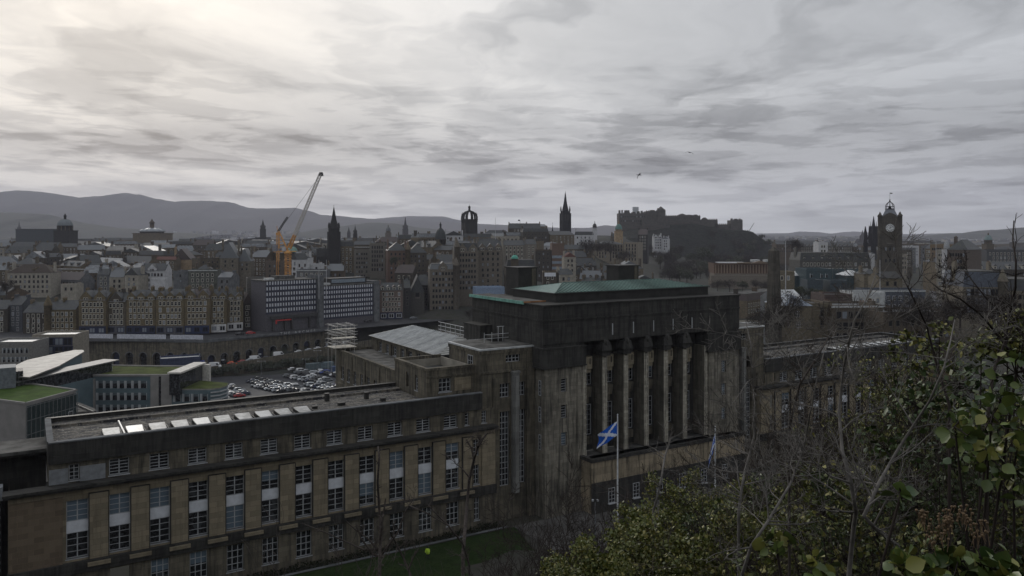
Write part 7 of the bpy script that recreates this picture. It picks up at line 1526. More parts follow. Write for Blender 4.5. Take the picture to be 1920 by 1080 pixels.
# the long shopping street running away to the right
def shop_street():
    b = MB(); L = [(xat(1764, 385), 385), (xat(1738, 560), 560), (xat(1731, 1100), 1100)]; Rr_ = [(xat(1822, 385), 385), (xat(1768, 560), 560), (xat(1742, 1100), 1100)]
    zz = [max(ground_z(*p), ground_z(*q))+.35 for p, q in zip(L, Rr_)]
    for i in range(2): b.quad((*L[i], zz[i]), (*Rr_[i], zz[i]), (*Rr_[i+1], zz[i+1]), (*L[i+1], zz[i+1]))
    struct(b.build('road', plain('pale wet asphalt', (.09, .09, .095), .5, .35, .25, .3)))
    q = random.Random(12)
    cols = ['white', 'silver', 'black', 'red', 'grey', 'white', 'navy', 'silver', 'white', 'black', 'grey', 'white']
    wh = ['nearest left', 'nearest right', 'second left', 'second right', 'third left', 'third right', 'middle left', 'middle right', 'far left', 'far right', 'farthest left', 'farthest right']
    for i in range(12):
        t = (i//2)/6+.04; Y = 390+t*420; f = .3 if i % 2 == 0 else .7; seg = 0 if Y < 560 else 1; u = (Y-L[seg][1])/(L[seg+1][1]-L[seg][1])
        xl = L[seg][0]+(L[seg+1][0]-L[seg][0])*u; xr = Rr_[seg][0]+(Rr_[seg+1][0]-Rr_[seg][0])*u; z = zz[seg]+(zz[seg+1]-zz[seg])*u
        car('van' if i in (0, 5, 8) else 'car', cols[i], xl+(xr-xl)*f, Y, z+.01, rad(62), '%s %s on the shopping street, %s of the traffic' % (cols[i], 'van' if i in (0, 5, 8) else 'car', wh[i]), 'traffic on the shopping street')
shop_street()
M_ROOFG = plain('grey lead sheeting', (.13, .14, .15), .38, .5, .35, .5)
# ---------------------------------------------------------------- the mass of ordinary houses, each on its own plot
LM = [(122, 'the columned dome'), (285, 'the shallow dome'), (340, 'the ochre gable'), (430, 'the rubble gables'), (493, 'the small spire'), (540, 'the orange crane'), (626, 'the slender black spire'), (708, 'the civic blocks'), (826, 'the dark dome'), (880, 'the crown steeple'), (960, 'the ashlar court'), (1060, 'the tallest spire'), (1150, 'the bank'), (1451, 'the obelisk'), (1560, 'the hotel wing'), (1668, 'the clock tower'), (1780, 'the shopping street'), (1853, 'the green ribbed dome')]
fr = random.Random(99); cnt = {}; nfill = 0
def free(a, c, Y):
    for p0, p1, yt, Yk in occ:
        if abs(Yk-Y) < 26 and c > p0-2 and a < p1+2: return False
        if Y < Yk and Yk-Y < 140 and c > p0+1 and a < p1-1: return False      # keep the measured houses visible
    return True
SIZE = ['narrow', 'broad', 'tall', 'low']; COLR = {}
def fill_row(Y, px_a, px_b, wr, hr, jitter=14):
    global nfill
    px = px_a
    while px < px_b:
        w = fr.uniform(*wr); wpx = w/Y*F; yy = Y+fr.uniform(-jitter, jitter); a, c = px, px+wpx; px = c+fr.choice([0, 0, 0, .3, .8])*F/Y*2
        mid = (a+c)/2; X = xat(mid, yy)
        if mid < -30 or mid > 1960: continue
        if 1232 < mid < 1480 and yy > 560: continue                       # gardens and rock
        if 1716 < mid < 1738 and yy < 1100: continue                       # street
        if 1090 < mid < 1470 and yy > 1050: continue
        if 1022 < mid < 1125 and yy > 820: continue
        if not free(a, c, yy): continue
        rot = fr.choice([0, 0, 5, -5, 12, -14, 32, -35, 48, -40]); h = fr.uniform(*hr); g = ground_z(X, yy)
        white = fr.random() < (.06 if mid < 1400 else .15); wl = (M_HARL if fr.random() < .6 else M_WHITEH) if white else M_WALL
        roof = fr.choice(['gable', 'gable', 'gable', 'hip', 'flat', 'gabley', 'mansard']); me = UW_D if white else fr.choice([UW_T, UW_D, UW_T])
        near = min(LM, key=lambda q: abs(q[0]-mid)); side = 'left' if mid < near[0] else 'right'
        band = 'front' if yy < 520 else ('middle' if yy < 680 else ('rear' if yy < 900 else 'far'))
        kind = {'gable': 'pitched roof', 'hip': 'hipped roof', 'flat': 'flat roof', 'gabley': 'gable towards us', 'mansard': 'mansard roof'}[roof]
        cl = 'white' if white else 'stone'
        key = (near[1], side, band, kind, cl); cnt[key] = cnt.get(key, 0)+1
        od = ['', 'second ', 'third ', 'fourth ', 'fifth ', 'sixth ', 'seventh ', 'eighth '][min(7, cnt[key]-1)]
        lb = '%s%s house, %s, in the %s rows %s of %s' % (od, cl, kind, band, side, near[1])
        det = yy < 1000
        house(a, c, 0, yy, rot, fr.uniform(9, 13), roof, fr.uniform(3, 6) if roof != 'mansard' else 4.5, wl, fr.choice([None, None, None, M_LEAD if roof == 'flat' else M_ROOFG, M_LEAD if roof == 'flat' else None]), lb, 'town_house', 'house', 'closely packed houses of the old town' if mid < 1400 else 'closely packed houses of the new town', h=h, z0=g-1,
              rows=None if det else 0, cols=None if yy < 560 else (max(2, int(w/3.6)) if det else 0), chim=fr.choice([1, 2, 2, 3]) if yy < 1000 else fr.choice([0, 1]), me=me, side=False, parapet=(roof == 'flat' and fr.random() < .5), dormers=fr.choice([0, 0, 2, 3]) if yy < 760 and roof == 'gable' else 0, r=fr)
        nfill += 1
for Y, a, c, wr, hr in ((436, -20, 500, (9, 15), (9, 14)), (545, -30, 700, (11, 17), (10, 16)), (580, 640, 1180, (11, 17), (11, 17)), (500, 620, 800, (10, 16), (16, 22)), (620, 700, 960, (11, 18), (14, 20)), (418, -20, 150, (12, 20), (12, 17)), (424, 150, 500, (11, 19), (10, 14)), (452, -30, 520, (11, 19), (10, 15)), (484, -30, 500, (12, 20), (10, 15)), (522, -30, 900, (12, 20), (11, 17)), (560, -30, 1000, (12, 20), (11, 16)),
                        (455, 760, 1150, (10, 16), (12, 18)), (490, 890, 1190, (10, 16), (10, 16)), (530, 1000, 1200, (10, 16), (10, 15)), (600, -30, 1180, (13, 22), (11, 17)), (650, -30, 1170, (13, 24), (11, 17)), (710, -30, 1160, (14, 26), (10, 16)), (790, -30, 1150, (16, 30), (10, 16)), (900, -30, 1140, (20, 38), (11, 16)), (1060, -30, 1100, (24, 48), (12, 18)), (1300, -30, 1080, (34, 60), (12, 19)), (1650, -30, 1100, (50, 90), (12, 20)),
                        (300, 1470, 1790, (10, 18), (6, 9)), (345, 1380, 1560, (12, 20), (6, 9)), (400, 1400, 1640, (14, 24), (7, 10)), (560, 1480, 1960, (16, 28), (10, 15)), (680, 1490, 1960, (18, 34), (12, 17)), (860, 1500, 1960, (24, 46), (12, 18)), (1150, 1470, 1960, (30, 60), (12, 20)), (1600, 1400, 1960, (50, 90), (12, 18))):
    fill_row(Y, a, c, wr, hr)
print('fill houses', nfill)
# ---------------------------------------------------------------- forecourt
def spoly(name, pts, z, m, kind='structure'):
    b = MB(); b.add([(*sw(s, t), z) for s, t in pts], [tuple(range(len(pts)))]); o = b.build(name, m)
    if kind == 'structure': struct(o)
    return o
M_GRASS = veg_mat('mown grass', (.022, .042, .012), (.035, .055, .016), .5)
_flat = lambda n: None
def gm(name, c1, c2, sc):
    def f(n, b):
        o = n.add('ShaderNodeTexCoord').outputs['Object']; a = n.noise(o, sc, 6, .6); c = n.noise(o, sc*12, 3, .6)
        P(n, b, n.mix(n.ss(a, .35, .65), c1+(1,), c2+(1,)), .95, .1, c, .6, .04)
    return mat(name, f)
o = spoly('lawn', [(8, 84), (55, 84), (57.5, 94.6), (8, 94.9)], 66.46, gm('mown grass', (.016, .028, .010), (.030, .038, .016), 1.2), 'stuff'); tag(o, 'strip of mown grass along the foot of the tan facade', 'grass', kind='stuff')
spoly('path', [(8, 94.95), (56.9, 94.95), (56.9, 95.5), (8, 95.5)], 66.47, M_CONC)
spoly('forecourt', [(57.5, 60), (125, 60), (125, 95), (57.5, 95)], 66.45, plain('forecourt paving', (.075, .072, .068), .8, .3, .25, .4))
def hedge():
    b = MB(); r = random.Random(8)
    for _ in range(2600):
        s = r.uniform(8, 56); t = r.uniform(95.6, 96.9); z = 66.4+r.random()*(.5+.5*noise.noise(Vector((s*.4, 0, 0)))); c = Vector((*sw(s, t), z)); a = Vector((r.uniform(-1, 1), r.uniform(-1, 1), r.uniform(-1, 1))).normalized()*.14; d = a.cross(Vector((r.uniform(-1, 1), r.uniform(-1, 1), r.uniform(-1, 1)))).normalized()*.12
        b.quad(c-a, c+d, c+a, c-d)
    o = b.build('planting', gm('dark planting', (.012, .018, .010), (.03, .03, .018), 2)); tag(o, 'dark low planting along the foot of the wall', 'ground cover', kind='stuff')
hedge()

# ---------------------------------------------------------------- woods on the rock and in the gardens
def leafmat(name, cols, rough=.55, trans=.25):
    def f(n, b):
        o = n.add('ShaderNodeTexCoord').outputs['Object']; a = n.noise(o, .9, 3, .6); c = n.noise(o, 14.0, 2, .6)
        rn = n.add('ShaderNodeObjectInfo').outputs['Random']
        isl = n.add('ShaderNodeNewGeometry').outputs['Random Per Island']; i2 = n.m('FRACT', n.m('MULTIPLY', isl, 37.7))
        col = n.mix(isl, cols[0]+(1,), cols[1]+(1,)); col = n.mix(n.m('GREATER_THAN', i2, .78), col, cols[2]+(1,)); col = n.mix(n.m('MULTIPLY', n.ss(c, .55, .75), .35), col, (.10, .075, .03, 1))
        P(n, b, col, rough, .4)
        b.inputs['Transmission Weight'].default_value = 0
    return mat(name, f)
M_BARK = plain('grey brown bark', (.058, .048, .042), .85, .25, .4, 6.0); M_BARKP = plain('pale grey bark', (.13, .12, .11), .8, .3, .35, 8.0); M_TWIG = plain('dark twig bark', (.030, .023, .020), .85, .2, .3, 5.0)
def rv(r): 
    while True:
        v = Vector((r.uniform(-1, 1), r.uniform(-1, 1), r.uniform(-1, 1)))
        if .05 < v.length < 1: return v.normalized()
def tree_proto(seed, h, spread, twig, mcr, ncl=26, per=90, lsize=.55):
    r = random.Random(seed); tr = MB(); cr = MB()
    tr.path([(0, 0, 0), (.1, 0, h*.25), (0, .1, h*.45)], [h*.035, h*.028, h*.02], 7)
    for i in range(9):
        a = r.uniform(0, 6.28); q = spread*r.uniform(.5, .95); zt_ = h*r.uniform(.6, .97); tr.path([(0, 0, h*r.uniform(.25, .42)), (math.cos(a)*q*.4, math.sin(a)*q*.4, zt_*.75), (math.cos(a)*q, math.sin(a)*q, zt_)], [h*.016, h*.010, h*.003], 5)
    for i in range(ncl):
        a = r.uniform(0, 6.28); q = spread*math.sqrt(r.random())*.85; zc = h*(.42+.5*r.random()*(1-.5*(q/spread)**2)); c = Vector((math.cos(a)*q, math.sin(a)*q, zc)); R_ = spread*r.uniform(.18, .38)
        for _ in range(per):
            p = c+rv(r)*R_*r.random()**.4; s_ = lsize*r.uniform(.4, 1.2)
            if twig: d = (p-c).normalized()*s_*1.8+rv(r)*s_*.5; w = d.cross(rv(r)).normalized()*s_*.10; cr.add([p-w, p+w, p+d], [(0, 1, 2)])
            else: u = rv(r)*s_*.5; w = u.cross(rv(r)).normalized()*s_*.4; cr.quad(p-u, p+w, p+u, p-w)
    return tr.mesh('trunk', M_BARK), cr.mesh('crown', mcr)
M_TWCR = plain('winter twig crown', (.040, .034, .031), .9, .15, .3, .2); M_GRCR = leafmat('dark green crown', ((.018, .026, .012), (.030, .040, .016), (.045, .050, .022))); M_BRCR = leafmat('brown green crown', ((.045, .040, .022), (.06, .055, .028), (.035, .035, .02)))
TP = [tree_proto(1, 12, 5.5, True, M_TWCR, 30, 110), tree_proto(2, 14, 6.0, True, M_TWCR, 34, 110), tree_proto(3, 10, 5.5, False, M_GRCR, 26, 110), tree_proto(4, 12, 5, False, M_BRCR, 26, 110), tree_proto(5, 9, 6, True, M_TWCR, 28, 120)]
tree_n = [0]
def put_tree(k, X, Y, z, sc, label, grp='trees on the castle slope and gardens', nm='tree'):
    tree_n[0] += 1; r = thing(nm, label, 'tree', (X, Y, z), tree_n[0]*1.7, grp); r.scale = (sc, sc, sc); inst('trunk', TP[k][0], r); inst('crown', TP[k][1], r); return r
from mathutils.bvhtree import BVHTree
_rk = next(o for o in bpy.data.objects if o.name.startswith('castle_rock')); _bv = BVHTree.FromPolygons([v.co[:] for v in _rk.data.vertices], [p.vertices[:] for p in _rk.data.polygons])
def rock_z(X, Y):
    h = _bv.ray_cast(Vector((X, Y, 400)), Vector((0, 0, -1)))[0]; g = ground_z(X, Y); return max(g, h.z) if h else g
tr = random.Random(41); tl = {}
for i in range(150):
    Y = tr.uniform(640, 1140); px = tr.uniform(1180, 1470)
    if Y < 900 and px < 1235: px += 60
    X = xat(px, Y); z = rock_z(X, Y); py = HZ+(CAMZ-z)*F/Y
    if py < 448 or (py < 470 and px < 1300) : continue
    if 1336 < px < 1452 and 470 < py < 545 and Y < 640: continue
    k = tr.choice([0, 1, 2, 4, 2, 3]); 
    kd = ['bare brown tree', 'tall bare tree', 'dark evergreen tree', 'olive brown tree', 'spreading bare tree'][k]
    zone = 'high on the castle slope' if py < 468 else ('on the middle of the castle slope' if py < 490 else 'in the gardens below the castle')
    part_ = 'left' if px < 1290 else ('centre' if px < 1380 else 'right'); key = (kd, zone, part_); tl[key] = tl.get(key, 0)+1
    put_tree(k, X, Y, z-.5, tr.uniform(.8, 1.4), '%s%s %s, %s part' % (['', 'second ', 'third ', 'fourth ', 'fifth ', 'sixth ', 'seventh ', 'eighth ', 'ninth ', 'tenth ', 'eleventh '][min(10, tl[key]-1)], kd, zone, part_))
put_tree(2, xat(1320, 880), 880, rock_z(xat(1320, 880), 880), 2.0, 'rounded pale olive tree standing out in the middle of the castle slope')
for px, py, Y, k, sc, lb in ((1408, 462, 470, 0, 0, ''), (1485, 476, 640, 0, 1.1, 'bare tree between the obelisk and the hotel wing'), (1496, 478, 640, 1, .9, 'slim bare tree right beside the hotel wing'), (1462, 628, 215, 4, .95, 'brown twiggy tree at the foot of the obelisk'), (1436, 632, 210, 4, .8, 'spreading brown tree left of the obelisk foot'), (1478, 612, 206, 0, .8, 'brown tree right of the obelisk foot'), (1345, 546, 560, 4, .9, 'bare tree in front of the gallery, first from the left'), (1368, 548, 555, 0, .8, 'bare tree in front of the gallery, second from the left'), (1392, 547, 560, 2, .8, 'dark evergreen in front of the gallery, near its middle'), (1418, 548, 555, 1, .7, 'slim bare tree in front of the gallery, left of the obelisk'), (1436, 547, 560, 4, .9, 'spreading bare tree directly left of the obelisk'), (1540, 566, 300, 2, .5, 'dark green bush on the roof terrace, left one'), (1520, 566, 300, 2, .55, 'dark green bush on the roof terrace, middle one'), (1500, 560, 300, 2, .5, 'dark green bush on the roof terrace beside the blue roof'),
                            (1750, 640, 200, 0, 1.0, 'bare street tree below the shopping street'), (1700, 640, 195, 1, .9, 'bare tree under the grey roofed range'), (1800, 620, 215, 4, 1.1, 'spreading bare tree before the yellow registry'), (1860, 630, 220, 0, 1.1, 'bare tree at the foot of the registry wing'), (1120, 480, 700, 4, 1.5, 'bare tree mass left of the bank'), (1100, 485, 690, 0, 1.5, 'brown tree clump on the mound below the ridge'), (1145, 490, 680, 1, 1.4, 'brown bare tree before the bank front'), (1170, 495, 640, 4, 1.3, 'spreading bare tree under the bank pavilion'), (880, 600, 430, 0, .5, 'small bare tree by the wrapped building'), (12, 560, 420, 0, .9, 'bare tree at the left edge of the town'), (740, 500, 520, 2, .7, 'dark tree under the red sandstone block')):
    if not Y or sc == 0: continue
    X = xat(px, Y); put_tree(k, X, Y, zat(py, Y), sc, lb, None, 'tree')

# ---------------------------------------------------------------- near shrubs and trees of the hillside
RMIN = [0.0]
def grow(b, p, d, L, r0, depth, r, n=4, gr=.05, side=.0, lf=None, kink=.28, mi=0):
    """one jagged tapering shoot with side shoots"""
    k = max(3, min(7, int(L/(.12+.05*L)))); pts = [Vector(p)]; rs = [r0]; dd = Vector(d).normalized()
    for i in range(k):
        dd = (dd+rv(r)*kink+Vector((0, 0, gr))).normalized(); pts.append(pts[-1]+dd*L/k); rs.append(max(RMIN[0]*(1-.35*(i+1)/k), r0*(1-.78*(i+1)/k)))
    b.path(pts, rs, n if r0 > RMIN[0]*1.5 else 3, mi)
    if depth > 0:
        m = r.randint(5, 8) if depth > 1 else r.randint(4, 7)
        for j in range(m):
            t = r.uniform(.2, .98); i = min(k-1, int(t*k)); q = pts[i].lerp(pts[i+1], t*k-i); dn = (pts[i+1]-pts[i]).normalized()
            sd = dn.cross(rv(r)).normalized(); nd = (dn*r.uniform(.45, .9)+sd*r.uniform(.5, .9)+Vector((0, 0, .15)))
            grow(b, q, nd, L*r.uniform(.28, .6)*(1.15-.5*t), rs[i]*r.uniform(.45, .68), depth-1, r, n, gr, side, lf, kink, mi)
    elif lf is not None: lf.append((pts[-1], dd)); lf.append((pts[len(pts)//2], dd))
def leaf(b, p, d, s, r, w=.42, big=False):
    d = Vector(d).normalized(); sd = d.cross(rv(r)).normalized(); up = sd.cross(d); up = up if up.z > 0 else -up
    tip = p+d*s-up*s*.12*r.random(); m = p+d*s*.5
    if not big: b.add([p, m+sd*s*w-up*s*.06, tip, m-sd*s*w-up*s*.06], [(0, 1, 2), (0, 2, 3)], 0, False); return
    q1 = p+d*s*.22; q2 = p+d*s*.72; c = up*s*.10
    vs = [p, q1+sd*s*w*.8+c*.6, m+sd*s*w+c, q2+sd*s*w*.72+c*.6, tip, q2-sd*s*w*.72+c*.6, m-sd*s*w+c, q1-sd*s*w*.8+c*.6, q1, m-c*.2, q2-c*.1]
    b.add(vs, [(0, 1, 8), (1, 2, 9, 8), (2, 3, 10, 9), (3, 4, 10), (4, 5, 10), (5, 6, 9, 10), (6, 7, 8, 9), (7, 0, 8)], 0, True)
M_LEAF = leafmat('yellow green leaf', ((.055, .075, .016), (.135, .145, .030), (.22, .20, .055)), .5)
M_LEAFD = leafmat('dark green leaf', ((.030, .055, .018), (.055, .085, .022), (.08, .10, .028)), .4)
M_LEAFB = leafmat('broad glossy leaf', ((.035, .065, .018), (.12, .155, .035), (.20, .20, .05)), .35)
def shrub(label, px, ytop, D, spreadpx, stems, seed, bark=None, depth=3, leafs=0, lm=None, ls=.06, nm='bare_shrub', cat='shrub', ybase=None, r0=None, grp=None, lean=0.0, kink=.22, bend=.12):
    r = random.Random(seed); X = xat(px, D); g = ground_z(X, D)-.15
    if ybase is not None: g = max(g, zat(ybase, D))
    g = min(g, zat(1120, D)) if ybase is None else g
    ztop = zat(ytop, D); H = ztop-g; o = thing(nm, label, cat, (X, D, g), 0, grp); b = MB(); tips = []
    sp_ = spreadpx*D/F/2
    RMIN[0] = D*.00036
    for i in range(stems):
        a = r.uniform(0, 6.28); q = math.sqrt(r.random()); tx, ty = math.cos(a)*sp_*q+lean*H, math.sin(a)*sp_*q*.7; hh = H*r.uniform(.72, 1.0)*(1-.25*q)
        d = Vector((tx, ty, hh)); grow(b, (r.uniform(-.1, .1)*sp_, r.uniform(-.1, .1)*sp_, 0), d, d.length*.94, (r0 or H*.011)*r.uniform(.7, 1.1), depth, r, 5, bend*.4, lf=tips if leafs else None, kink=kink)
    b.build('branches', bark or M_BARK, o)
    if leafs:
        l = MB(); 
        for p, d in tips:
            for _ in range(leafs):
                leaf(l, p+rv(r)*ls*1.8, rv(r)+d*.6+Vector((0, 0, .2)), ls*r.uniform(.6, 1.25), r)
        l.build('leaves', lm or M_LEAF, o)
    return o
# bare shrubs, left to right; distance first the far ones at the forecourt edge
S = shrub
S('low bare thorny bush in front of the tan facade, left of the pollarded trunk', 640, 985, 52, 150, 5, 101, M_BARK, 2, r0=.06)
S('bare spreading bush between the two pollarded trunks', 790, 985, 50, 170, 5, 102, M_BARK, 2, r0=.06)
S('bare bush at the bottom centre below the lawn', 900, 985, 40, 170, 6, 103, M_BARK, 2, r0=.05)
S('dense bare tree left of the flagpole, before the stair tower', 985, 850, 45, 190, 5, 104, M_TWIG, 3, r0=.07)
S('dense dark bare tree before the blank pier', 1050, 850, 48, 170, 5, 105, M_TWIG, 3, r0=.07)
S('bare bush under the blue flag', 1110, 900, 38, 170, 7, 106, M_TWIG, 3, r0=.06)
S('dark bare bush low before the stair tower foot', 960, 930, 32, 200, 7, 116, M_TWIG, 3, r0=.05)
S('dark bare bush at the bottom, left of the flagpole foot', 1060, 960, 24, 200, 7, 117, M_TWIG, 3, r0=.04)
S('tall bare tree in front of the entrance block', 1245, 850, 42, 150, 5, 107, M_TWIG, 3, r0=.07)
S('brown bare tree between the two flagpoles', 1190, 860, 36, 150, 6, 108, M_BARK, 3, r0=.06)
S('bare tree right of the second flagpole', 1370, 850, 36, 150, 5, 109, M_TWIG, 3, r0=.07)
GB = 'leafy yellow green bushes along the hillside'
for i, (px, yt, D, sp2, sd, big) in enumerate([(1010, 1055, 26, 230, 201, 0), (1130, 1025, 24, 220, 202, 0), (1240, 960, 26, 230, 203, 0), (1180, 1050, 17, 240, 204, 0), (1330, 880, 27, 220, 205, 0), (1420, 905, 24, 220, 206, 1), (1300, 990, 15, 260, 207, 0), (1490, 900, 20, 230, 208, 1), (1420, 1000, 12, 260, 209, 0), (1560, 880, 17, 230, 210, 0), (1090, 1050, 15, 240, 211, 0), (1640, 790, 17, 220, 212, 1)]):
    wh = ['at the bottom, left of the flagpole', 'below the left flagpole', 'behind the flagpole on the slope', 'at the bottom centre right', 'in front of the right flagpole foot', 'large and dark, below the right wing', 'at the bottom, right of the flagpole', 'under the pale forked stem', 'at the bottom, under the leaning stem', 'in the middle of the bare thicket', 'lowest, near the bottom centre', 'dark, against the right wing'][i]
    S('leafy bush '+wh, px, yt, D, sp2, 10, sd, M_TWIG, 3, 9, M_LEAFD if big else M_LEAF, .095 if D > 15 else .06, 'leafy_bush', 'bush', grp=GB, r0=.03)
for i, (px, yt, D, sp2, sd, lm_) in enumerate([(1720, 690, 16, 200, 221, 0), (1820, 640, 15, 200, 222, 0), (1900, 610, 14, 180, 223, 0), (1650, 840, 13, 240, 224, 0), (1760, 800, 12, 240, 225, 1), (1860, 760, 11, 240, 226, 0), (1500, 930, 11, 240, 227, 0), (1360, 950, 13, 240, 228, 0), (1250, 1010, 12, 220, 229, 0), (1040, 1070, 19, 220, 230, 0), (1600, 960, 8, 260, 231, 0), (1740, 930, 8, 260, 232, 1), (1880, 860, 8, 240, 233, 0)]):
    wh = ['high, below the clock tower', 'high, below the shopping street', 'high, at the right edge', 'right of the forked stem', 'dark, behind the leaning stem', 'behind the broad ivy', 'low, right of the curved stem', 'below the right flagpole, low', 'at the bottom, left of the curved stem', 'lowest, left of the flagpole foot', 'near, right of the forked stem foot', 'near and dark, by the seed heads', 'near, at the right edge'][i]
    S('olive leafy bush '+wh, px, yt, D, sp2, 9, sd, M_TWIG, 3, 8, M_LEAFD if lm_ else M_LEAF, .062 if D > 10 else .045, 'leafy_bush', 'bush', grp=GB, r0=.02)
# thicket on the right
for i, (px, yt, D, sp2, st, sd, bk) in enumerate([(1460, 700, 20, 200, 6, 301, 0), (1400, 640, 15, 120, 3, 302, 1), (1540, 640, 14, 200, 6, 303, 0), (1500, 760, 9, 200, 5, 304, 1), (1620, 600, 12, 220, 6, 305, 0), (1700, 560, 10, 220, 6, 306, 0), (1770, 560, 11, 240, 6, 307, 0), (1840, 540, 9, 240, 6, 308, 1), (1900, 500, 8, 220, 5, 309, 0), (1650, 720, 6.5, 240, 5, 310, 1), (1780, 680, 6, 260, 6, 311, 0), (1880, 640, 6.5, 240, 6, 312, 1), (1560, 850, 6, 220, 5, 313, 0), (1450, 880, 7, 200, 5, 314, 0), (1700, 860, 4.6, 240, 5, 315, 0)]):
    wh = ['below the obelisk', 'slender, before the right stair tower', 'across the right wing roof', 'low, before the right wing windows', 'in front of the brown stone front', 'below the clock tower', 'before the shopping street', 'before the registry', 'cut by the right edge, tall', 'pale, in the near right thicket', 'dense, near the right', 'near, among the ivy', 'low and near, under the pale stem', 'low, left of the pale stem', 'nearest, at the lower right'][i]
    S('bare twiggy shrub '+wh, px, yt, D, sp2, st, sd, [M_TWIG, M_BARK][bk], 3, grp='bare twiggy shrubs of the right thicket', r0=max(.010, D*.0019), kink=.26)
for i, (px, yt, D, sp2, st, sd, bk) in enumerate([(1480, 820, 12, 260, 8, 401, 0), (1580, 760, 13, 260, 8, 402, 0), (1680, 700, 14, 260, 8, 403, 0), (1780, 740, 13, 260, 8, 404, 0), (1880, 720, 14, 260, 8, 405, 0), (1400, 760, 24, 200, 7, 406, 0), (1500, 680, 26, 220, 7, 407, 0), (1620, 640, 28, 220, 7, 408, 0), (1730, 600, 26, 220, 7, 409, 0), (1840, 590, 25, 220, 7, 410, 0), (1330, 900, 18, 200, 7, 411, 0), (1240, 930, 20, 200, 7, 412, 0), (1440, 900, 9, 240, 7, 413, 1), (1600, 880, 8, 260, 7, 414, 1), (1760, 860, 8, 260, 7, 415, 1), (1660, 620, 7, 160, 3, 416, 1), (1740, 600, 6, 160, 3, 417, 0)]):
    wh = ['second layer, under the right wing windows', 'second layer, left of the forked stem', 'second layer, right of the forked stem', 'second layer, before the ivy top', 'second layer, at the right edge', 'far layer, at the right stair tower foot', 'far layer, before the right wing end', 'far layer, below the clock tower', 'far layer, below the shopping street', 'far layer, below the registry', 'far layer, right of the second flagpole', 'far layer, left of the second flagpole', 'pale, low by the curved stem', 'pale, low by the forked stem', 'pale, low among the seed heads', 'few stemmed, up to the clock tower foot', 'few stemmed, right of the clock tower'][i]
    S('bare twiggy shrub, '+wh, px, yt, D, sp2, st, sd, [M_TWIG, M_BARK][bk], 2, grp='bare twiggy shrubs of the right thicket', r0=max(.010, D*.0019), kink=.3)
# stems followed from the photograph, each at its own distance
def traced(label, D, pts, r0, r1, seed, bark=None, depth=2, dens=14, tl=.42, dy=.0, leafs=0, stubs=False, nm='bare_shrub', extra=()):
    r = random.Random(seed); P3 = []; RMIN[0] = D*.00036
    for i, (px, py) in enumerate(pts):
        d = D*(1+.05*math.sin(i*1.3+seed)); P3.append(W(px, py, d))
    base = P3[0].copy(); g = min(ground_z(base.x, base.y)-.2, base.z-.05); root = Vector((base.x, base.y, g))
    first = [(base.x, base.y, g), tuple(base.lerp(root, .4))] if base.z-g > .4 else [(base.x, base.y, g)]
    P3 = [Vector(v) for v in first]+P3; o = thing(nm, label, 'tree' if nm != 'bare_shrub' else 'shrub', root)
    n = len(P3); rs = [r0+(r1-r0)*(i/(n-1)) for i in range(n)]; b = MB(); b.path([p_-root for p_ in P3], rs, 8)
    for e_pts, er0, er1 in extra:
        b.path([W(px, py, D)-root for px, py in e_pts], [er0+(er1-er0)*i/(len(e_pts)-1) for i in range(len(e_pts))], 6)
        for k in range(5): i = r.randint(0, len(e_pts)-2); q = W(*e_pts[i], D).lerp(W(*e_pts[i+1], D), r.random())-root; grow(b, q, rv(r)+Vector((0, 0, .6)), tl*r.uniform(.4, 1), er1*.7, 1, r, 4)
    for k in range(dens):
        t = r.uniform(.25, 1.0)*(n-1); i = min(n-2, int(t)); q = P3[i].lerp(P3[i+1], t-i)-root; dn = (P3[i+1]-P3[i]).normalized(); sd = dn.cross(rv(r)).normalized()
        if stubs: grow(b, q, dn*.5+sd, tl*r.uniform(.15, .5), rs[i]*.6, 0, r, 5)
        else: grow(b, q, dn*.6+sd*.9, tl*r.uniform(.4, 1.2), rs[i]*.55, depth, r, 5)
    b.build('branches', bark or M_BARKP, o); return o
traced('pale forked stem, the thickest in the right thicket', 4.6, [(1592, 1075), (1601, 985), (1605, 960), (1595, 904), (1579, 844), (1573, 771), (1582, 690), (1592, 640), (1602, 601), (1628, 555), (1643, 512)], .016, .003, 1, M_BARKP, 2, 26, .45)
traced('long pale stem leaning right from the forked stem', 4.3, [(1683, 1023), (1640, 990), (1620, 967), (1649, 904), (1683, 844), (1718, 790), (1743, 752), (1770, 690), (1782, 640), (1790, 600)], .014, .003, 2, M_BARKP, 2, 24, .4)
traced('pale curved stem at the lower left of the thicket', 5.5, [(1392, 1075), (1409, 1023), (1441, 976), (1482, 907), (1507, 844), (1516, 790), (1530, 720), (1545, 660)], .014, .003, 3, M_BARKP, 2, 24, .5)
traced('thin tall stem before the right stair tower', 7.5, [(1385, 960), (1392, 908), (1397, 882), (1414, 818), (1413, 740), (1410, 690), (1408, 647), (1398, 600)], .016, .004, 4, M_BARKP, 2, 24, .6)
traced('dark twig rising highest against the sky at the right', 5.0, [(1850, 800), (1862, 700), (1885, 640), (1893, 590), (1904, 540), (1905, 490), (1899, 450), (1901, 414)], .012, .0035, 5, M_TWIG, 1, 10, .22)
traced('dark arching twig before the clock tower foot', 5.4, [(1780, 760), (1755, 680), (1738, 612), (1720, 574), (1701, 536), (1679, 494)], .012, .003, 6, M_TWIG, 1, 9, .25)
traced('long dark branch arching left from the right edge', 5.2, [(1935, 720), (1880, 640), (1840, 590), (1800, 560), (1760, 542), (1735, 520)], .014, .003, 7, M_TWIG, 2, 12, .3)
traced('dark branch slanting over the registry', 6.0, [(1935, 650), (1890, 596), (1850, 560), (1826, 530), (1806, 505)], .012, .003, 8, M_TWIG, 2, 10, .35)
